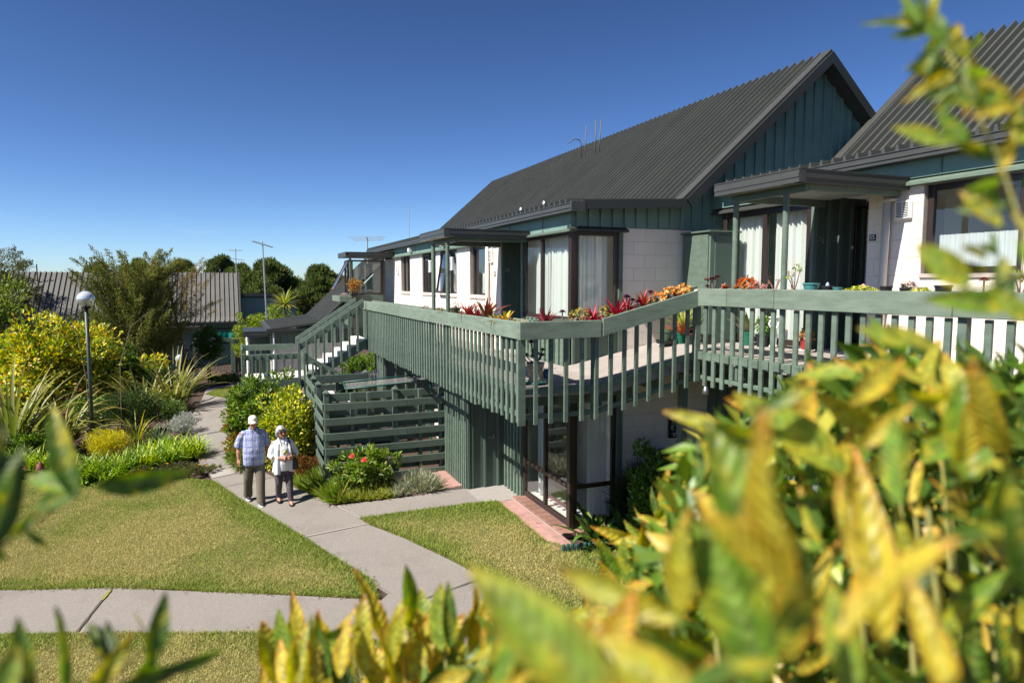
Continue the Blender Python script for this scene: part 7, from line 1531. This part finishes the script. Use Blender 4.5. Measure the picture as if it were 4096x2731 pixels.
# --- bottom centre, nearly sharp
Cq = fthing(bank_root(.55, 1.25), 'yellowing shrub with upright pointed leaves at the bottom centre'); o0 = bank_root(.55, 1.25)
for (sx2, sy2) in ((700, 1560), (820, 1530), (930, 1500), (1020, 1470), (1110, 1480)): stem(Cq, [o0, at(sx2 + 20, 1750, 1.5), at(sx2, sy2, 1.6)])
tips = [(640, 1391), (665, 1369), (690, 1427), (745, 1405), (792, 1423), (846, 1311), (828, 1369), (941, 1300), (908, 1358), (966, 1350), (1010, 1340), (1031, 1343), (1097, 1365), (1122, 1354), (1160, 1365), (720, 1480), (770, 1470), (880, 1440), (985, 1420), (1050, 1430), (1140, 1450), (660, 1470), (850, 1480), (930, 1440), (1190, 1420), (625, 1470), (1210, 1380), (1075, 1500), (800, 1530), (900, 1540)]
for i, (tx, ty) in enumerate(tips):
    d = rd.uniform(1.45, 1.8); L = rd.uniform(120, 190); dx = rd.uniform(-45, 45) + (tx - 900) * -.05; y = rd.random()
    fleaf(Cq, at(tx + dx, ty + L, d), at(tx, ty, d + rd.uniform(-.05, .05)), (PY if y < .62 else PG)[rd.randrange(6)], rd.uniform(-.8, .8), rd.uniform(.75, 1.1))
for i in range(70):
    x = rd.uniform(630, 1230); y = rd.uniform(1440, 1640) ; d = rd.uniform(1.5, 1.95); a = rd.gauss(0, .6); L = rd.uniform(90, 160)
    if y < 1400 + abs(x - 950) * .15: continue
    fleaf(Cq, at(x, y + 60, d), at(x + L * math.sin(a), y + 60 - L * math.cos(a), d + rd.uniform(-.08, .08)), (PY if rd.random() < .55 else PG)[rd.randrange(6)], rd.uniform(-1, 1), rd.uniform(.7, 1.1))
# --- sharper shrub below the corner window
Dq = fthing(bank_root(1.55, 2.2), 'mottled yellow-green shrub just below the corner window'); o0 = bank_root(1.55, 2.2)
for (sx2, sy2) in ((1420, 1300), (1500, 1200), (1560, 1150), (1600, 1300)): stem(Dq, [o0, at(sx2 + 80, 1480, 2.5), at(sx2, sy2, 2.5)], .008)
for i in range(120):
    u = rd.random(); x = 1415 + 260 * u; top = 1330 - 270 * u ** .8; y = rd.uniform(top, 1440); d = rd.uniform(2.2, 2.7); a = rd.gauss(-.3, .9); L = rd.uniform(75, 125)
    fleaf(Dq, at(x, y, d), at(x + L * math.sin(a), y - L * math.cos(a), d + rd.uniform(-.1, .1)), (PY if rd.random() < .5 else PG)[rd.randrange(6)], rd.uniform(-1.1, 1.1), rd.uniform(.7, 1.1))
# --- the big hedge at right
Eq = fthing(bank_root(1.35, 1.15), 'large yellow and green hedge filling the bottom right foreground'); o0 = bank_root(1.35, 1.15)
def edge_top(x):   # upper outline of the hedge
    xs_ = [1000, 1150, 1330, 1480, 1545, 1590, 1650, 1750, 1850, 1950, 2050, 2200, 2352, 2500]; ys_ = [1560, 1430, 1400, 1330, 1170, 1010, 930, 920, 815, 780, 745, 800, 790, 790]
    return float(np.interp(x, xs_, ys_))
for i in range(12): x = rd.uniform(1250, 2350); stem(Eq, [o0 + Vector((rd.uniform(-.3, .5), rd.uniform(-.2, .3), 0)), at(x + 60, 1750, 1.1), at(x, edge_top(x) + rd.uniform(120, 400), rd.uniform(1.0, 1.5))], .008)
n = 0
while n < 285:
    x = rd.uniform(1050, 2480); tp = edge_top(x); y = tp + 40 + (1640 - tp) * rd.random() ** 1.15
    f_ = np.clip((y - tp) / 500, 0, 1); d = rd.uniform(.95, 1.9) - .42 * f_ * rd.random() - (.25 if (y > 1300 and rd.random() < .45) else 0); d = max(d, .52)
    a = rd.gauss(-.35, .85); L = rd.uniform(.075, .13) / d * 1568
    b = at(x, y, d); e = at(x + L * math.sin(a), y - L * math.cos(a), d + rd.uniform(-.06, .06)); yy = y - L * math.cos(a)
    if yy < edge_top(x + L * math.sin(a)) - 25: continue
    fleaf(Eq, b, e, (PY if rd.random() < .47 else PG)[rd.randrange(6)], rd.uniform(-1.1, 1.1), rd.uniform(.75, 1.15)); n += 1
# a few deliberate big near leaves
for (bx, by, tx, ty, d, me, rl, wd) in ((1420, 1640, 1080, 1300, .55, PG[2], .3, 1.0), (1560, 1420, 1260, 1320, .62, PY[3], -.3, .9), (1650, 1640, 1300, 1440, .55, PY[0], .4, 1.0), (1800, 1500, 1640, 960, .72, PG[0], .35, .8), (1760, 1560, 1610, 1180, .68, PG[4], -.2, 1.1), (2030, 1500, 1990, 1030, .78, PY[1], .25, .7), (1990, 1640, 1900, 1330, .62, PG[2], -.3, .9), (2200, 1640, 2090, 1310, .6, PY[1], .2, .8), (1940, 1080, 1690, 900, 1.0, PG[2], .4, .9), (1700, 1010, 1530, 930, 1.15, PY[3], .3, .9), (2230, 1100, 2210, 860, .9, PG[4], .2, 1.2), (2300, 1010, 2260, 900, 1.0, PY[1], -.2, 1.3)):
    fleaf(Eq, at(bx, by, d), at(tx, ty, d + .03), me, rl, wd)
# inner foliage of the hedge, too many to pick apart
nv = 7000; xs_ = rng.uniform(1080, 2520, nv); V = []; F = []; C = []; o_ = 0; protos = []
P = []; D = []; 
for x in xs_:
    tp = edge_top(x) + 55; y = tp + (1750 - tp) * rng.random(); d = rng.uniform(1.35, 2.6); P.append(at(x, y, d)); D.append((rng.normal(-.2, .6), rng.normal(0, .5), rng.normal(.5, .6)))
P = np.array(P); D = np.array(D); v, f, c = leaf_mesh(P, D, rng.normal(size=P.shape) + np.array([-.3, -.5, .8]), rng.uniform(.07, .12, nv), rng.uniform(.028, .042, nv), pick([(.07, .14, .02), (.14, .23, .03), (.33, .34, .04), (.45, .32, .05)], [.38, .34, .2, .08], nv), .2)  # colours darker than the outer leaves, shade painted in for depth
mesh_obj('inner_foliage', v, f, M_leaf, Eq, cols=c)['kind'] = 'stuff'
# --- branch hanging into the upper right
Fq = fthing(bank_root(1.3, .55), 'blurred branch with green and yellow leaves at the upper right'); o0 = bank_root(1.3, .55)
stem(Fq, [o0, at(2460, 1000, .75), at(2380, 620, .8), at(2300, 380, .82), at(2230, 230, .85), at(2150, 60, .88)], .0035); stem(Fq, [at(2380, 620, .8), at(2270, 650, .8), at(2150, 680, .8)], .0025)
for (bx, by, tx, ty, d, me, rl, wd) in ((2110, 60, 1985, 38, .88, PG[3], .7, .7), (2170, 90, 2070, 25, .87, PG[0], .3, .9), (2170, 110, 2150, 15, .87, PG[1], .1, 1.0), (2190, 130, 2205, 40, .86, PG[3], .3, .7), (2180, 130, 2080, 150, .87, PG[1], .5, .8), (2200, 170, 2080, 215, .86, PY[3], .5, .9), (2210, 190, 2120, 230, .86, PG[0], .2, 1.1), (2240, 240, 2205, 130, .85, PG[1], -.3, 1.0), (2250, 270, 2290, 180, .85, PG[3], .3, .9), (2250, 250, 2180, 210, .86, PG[2], .2, 1.0), (2180, 330, 2052, 290, .84, PG[2], .5, .9), (2230, 350, 2150, 250, .84, PG[4], .3, .9), (2200, 330, 2330, 372, .83, PG[1], .3, .9), (2290, 400, 2340, 290, .82, PY[1], .3, .8), (2300, 260, 2370, 200, .83, PY[2], .3, .8), (2310, 470, 2205, 480, .81, PG[1], .1, 1.5), (2300, 520, 2210, 435, .81, PY[0], .5, 1.1), (2225, 655, 2105, 560, .8, PG[2], .2, 1.35), (2330, 700, 2120, 686, .79, PG[4], .2, .8), (2315, 700, 2302, 580, .8, PG[3], .1, 1.3), (2370, 740, 2270, 660, .78, PG[2], .3, 1.0), (2390, 560, 2330, 490, .8, PY[0], .2, 1.0), (2090, 790, 1972, 752, .9, PG[2], .4, 1.0), (2150, 800, 2040, 745, .9, PY[3], .2, 1.0), (2390, 640, 2345, 545, .8, PG[0], .2, 1.2), (2340, 330, 2380, 250, .82, PG[2], .2, 1.0)):
    fleaf(Fq, at(bx, by, d), at(tx, ty, d + .01), me, rl, wd)
for (cx_, cy_, n_, s_) in ((2140, 80, 16, 75), (2215, 170, 14, 70), (2270, 250, 10, 60), (2330, 420, 8, 70), (2300, 620, 8, 70), (2345, 230, 8, 50)):
    for i in range(n_):
        a = rd.uniform(0, 6.28); r_ = rd.uniform(.1, .7) * s_; L = rd.uniform(45, 95); bx = cx_ + r_ * math.cos(a); by = cy_ + r_ * math.sin(a); th = a + rd.gauss(0, .7); d = rd.uniform(.8, .95)
        fleaf(Fq, at(bx, by, d), at(bx + L * math.cos(th), by + L * math.sin(th), d + rd.uniform(-.03, .03)), (PY if rd.random() < .4 else PG)[rd.randrange(6)], rd.uniform(-1, 1), rd.uniform(.8, 1.15))
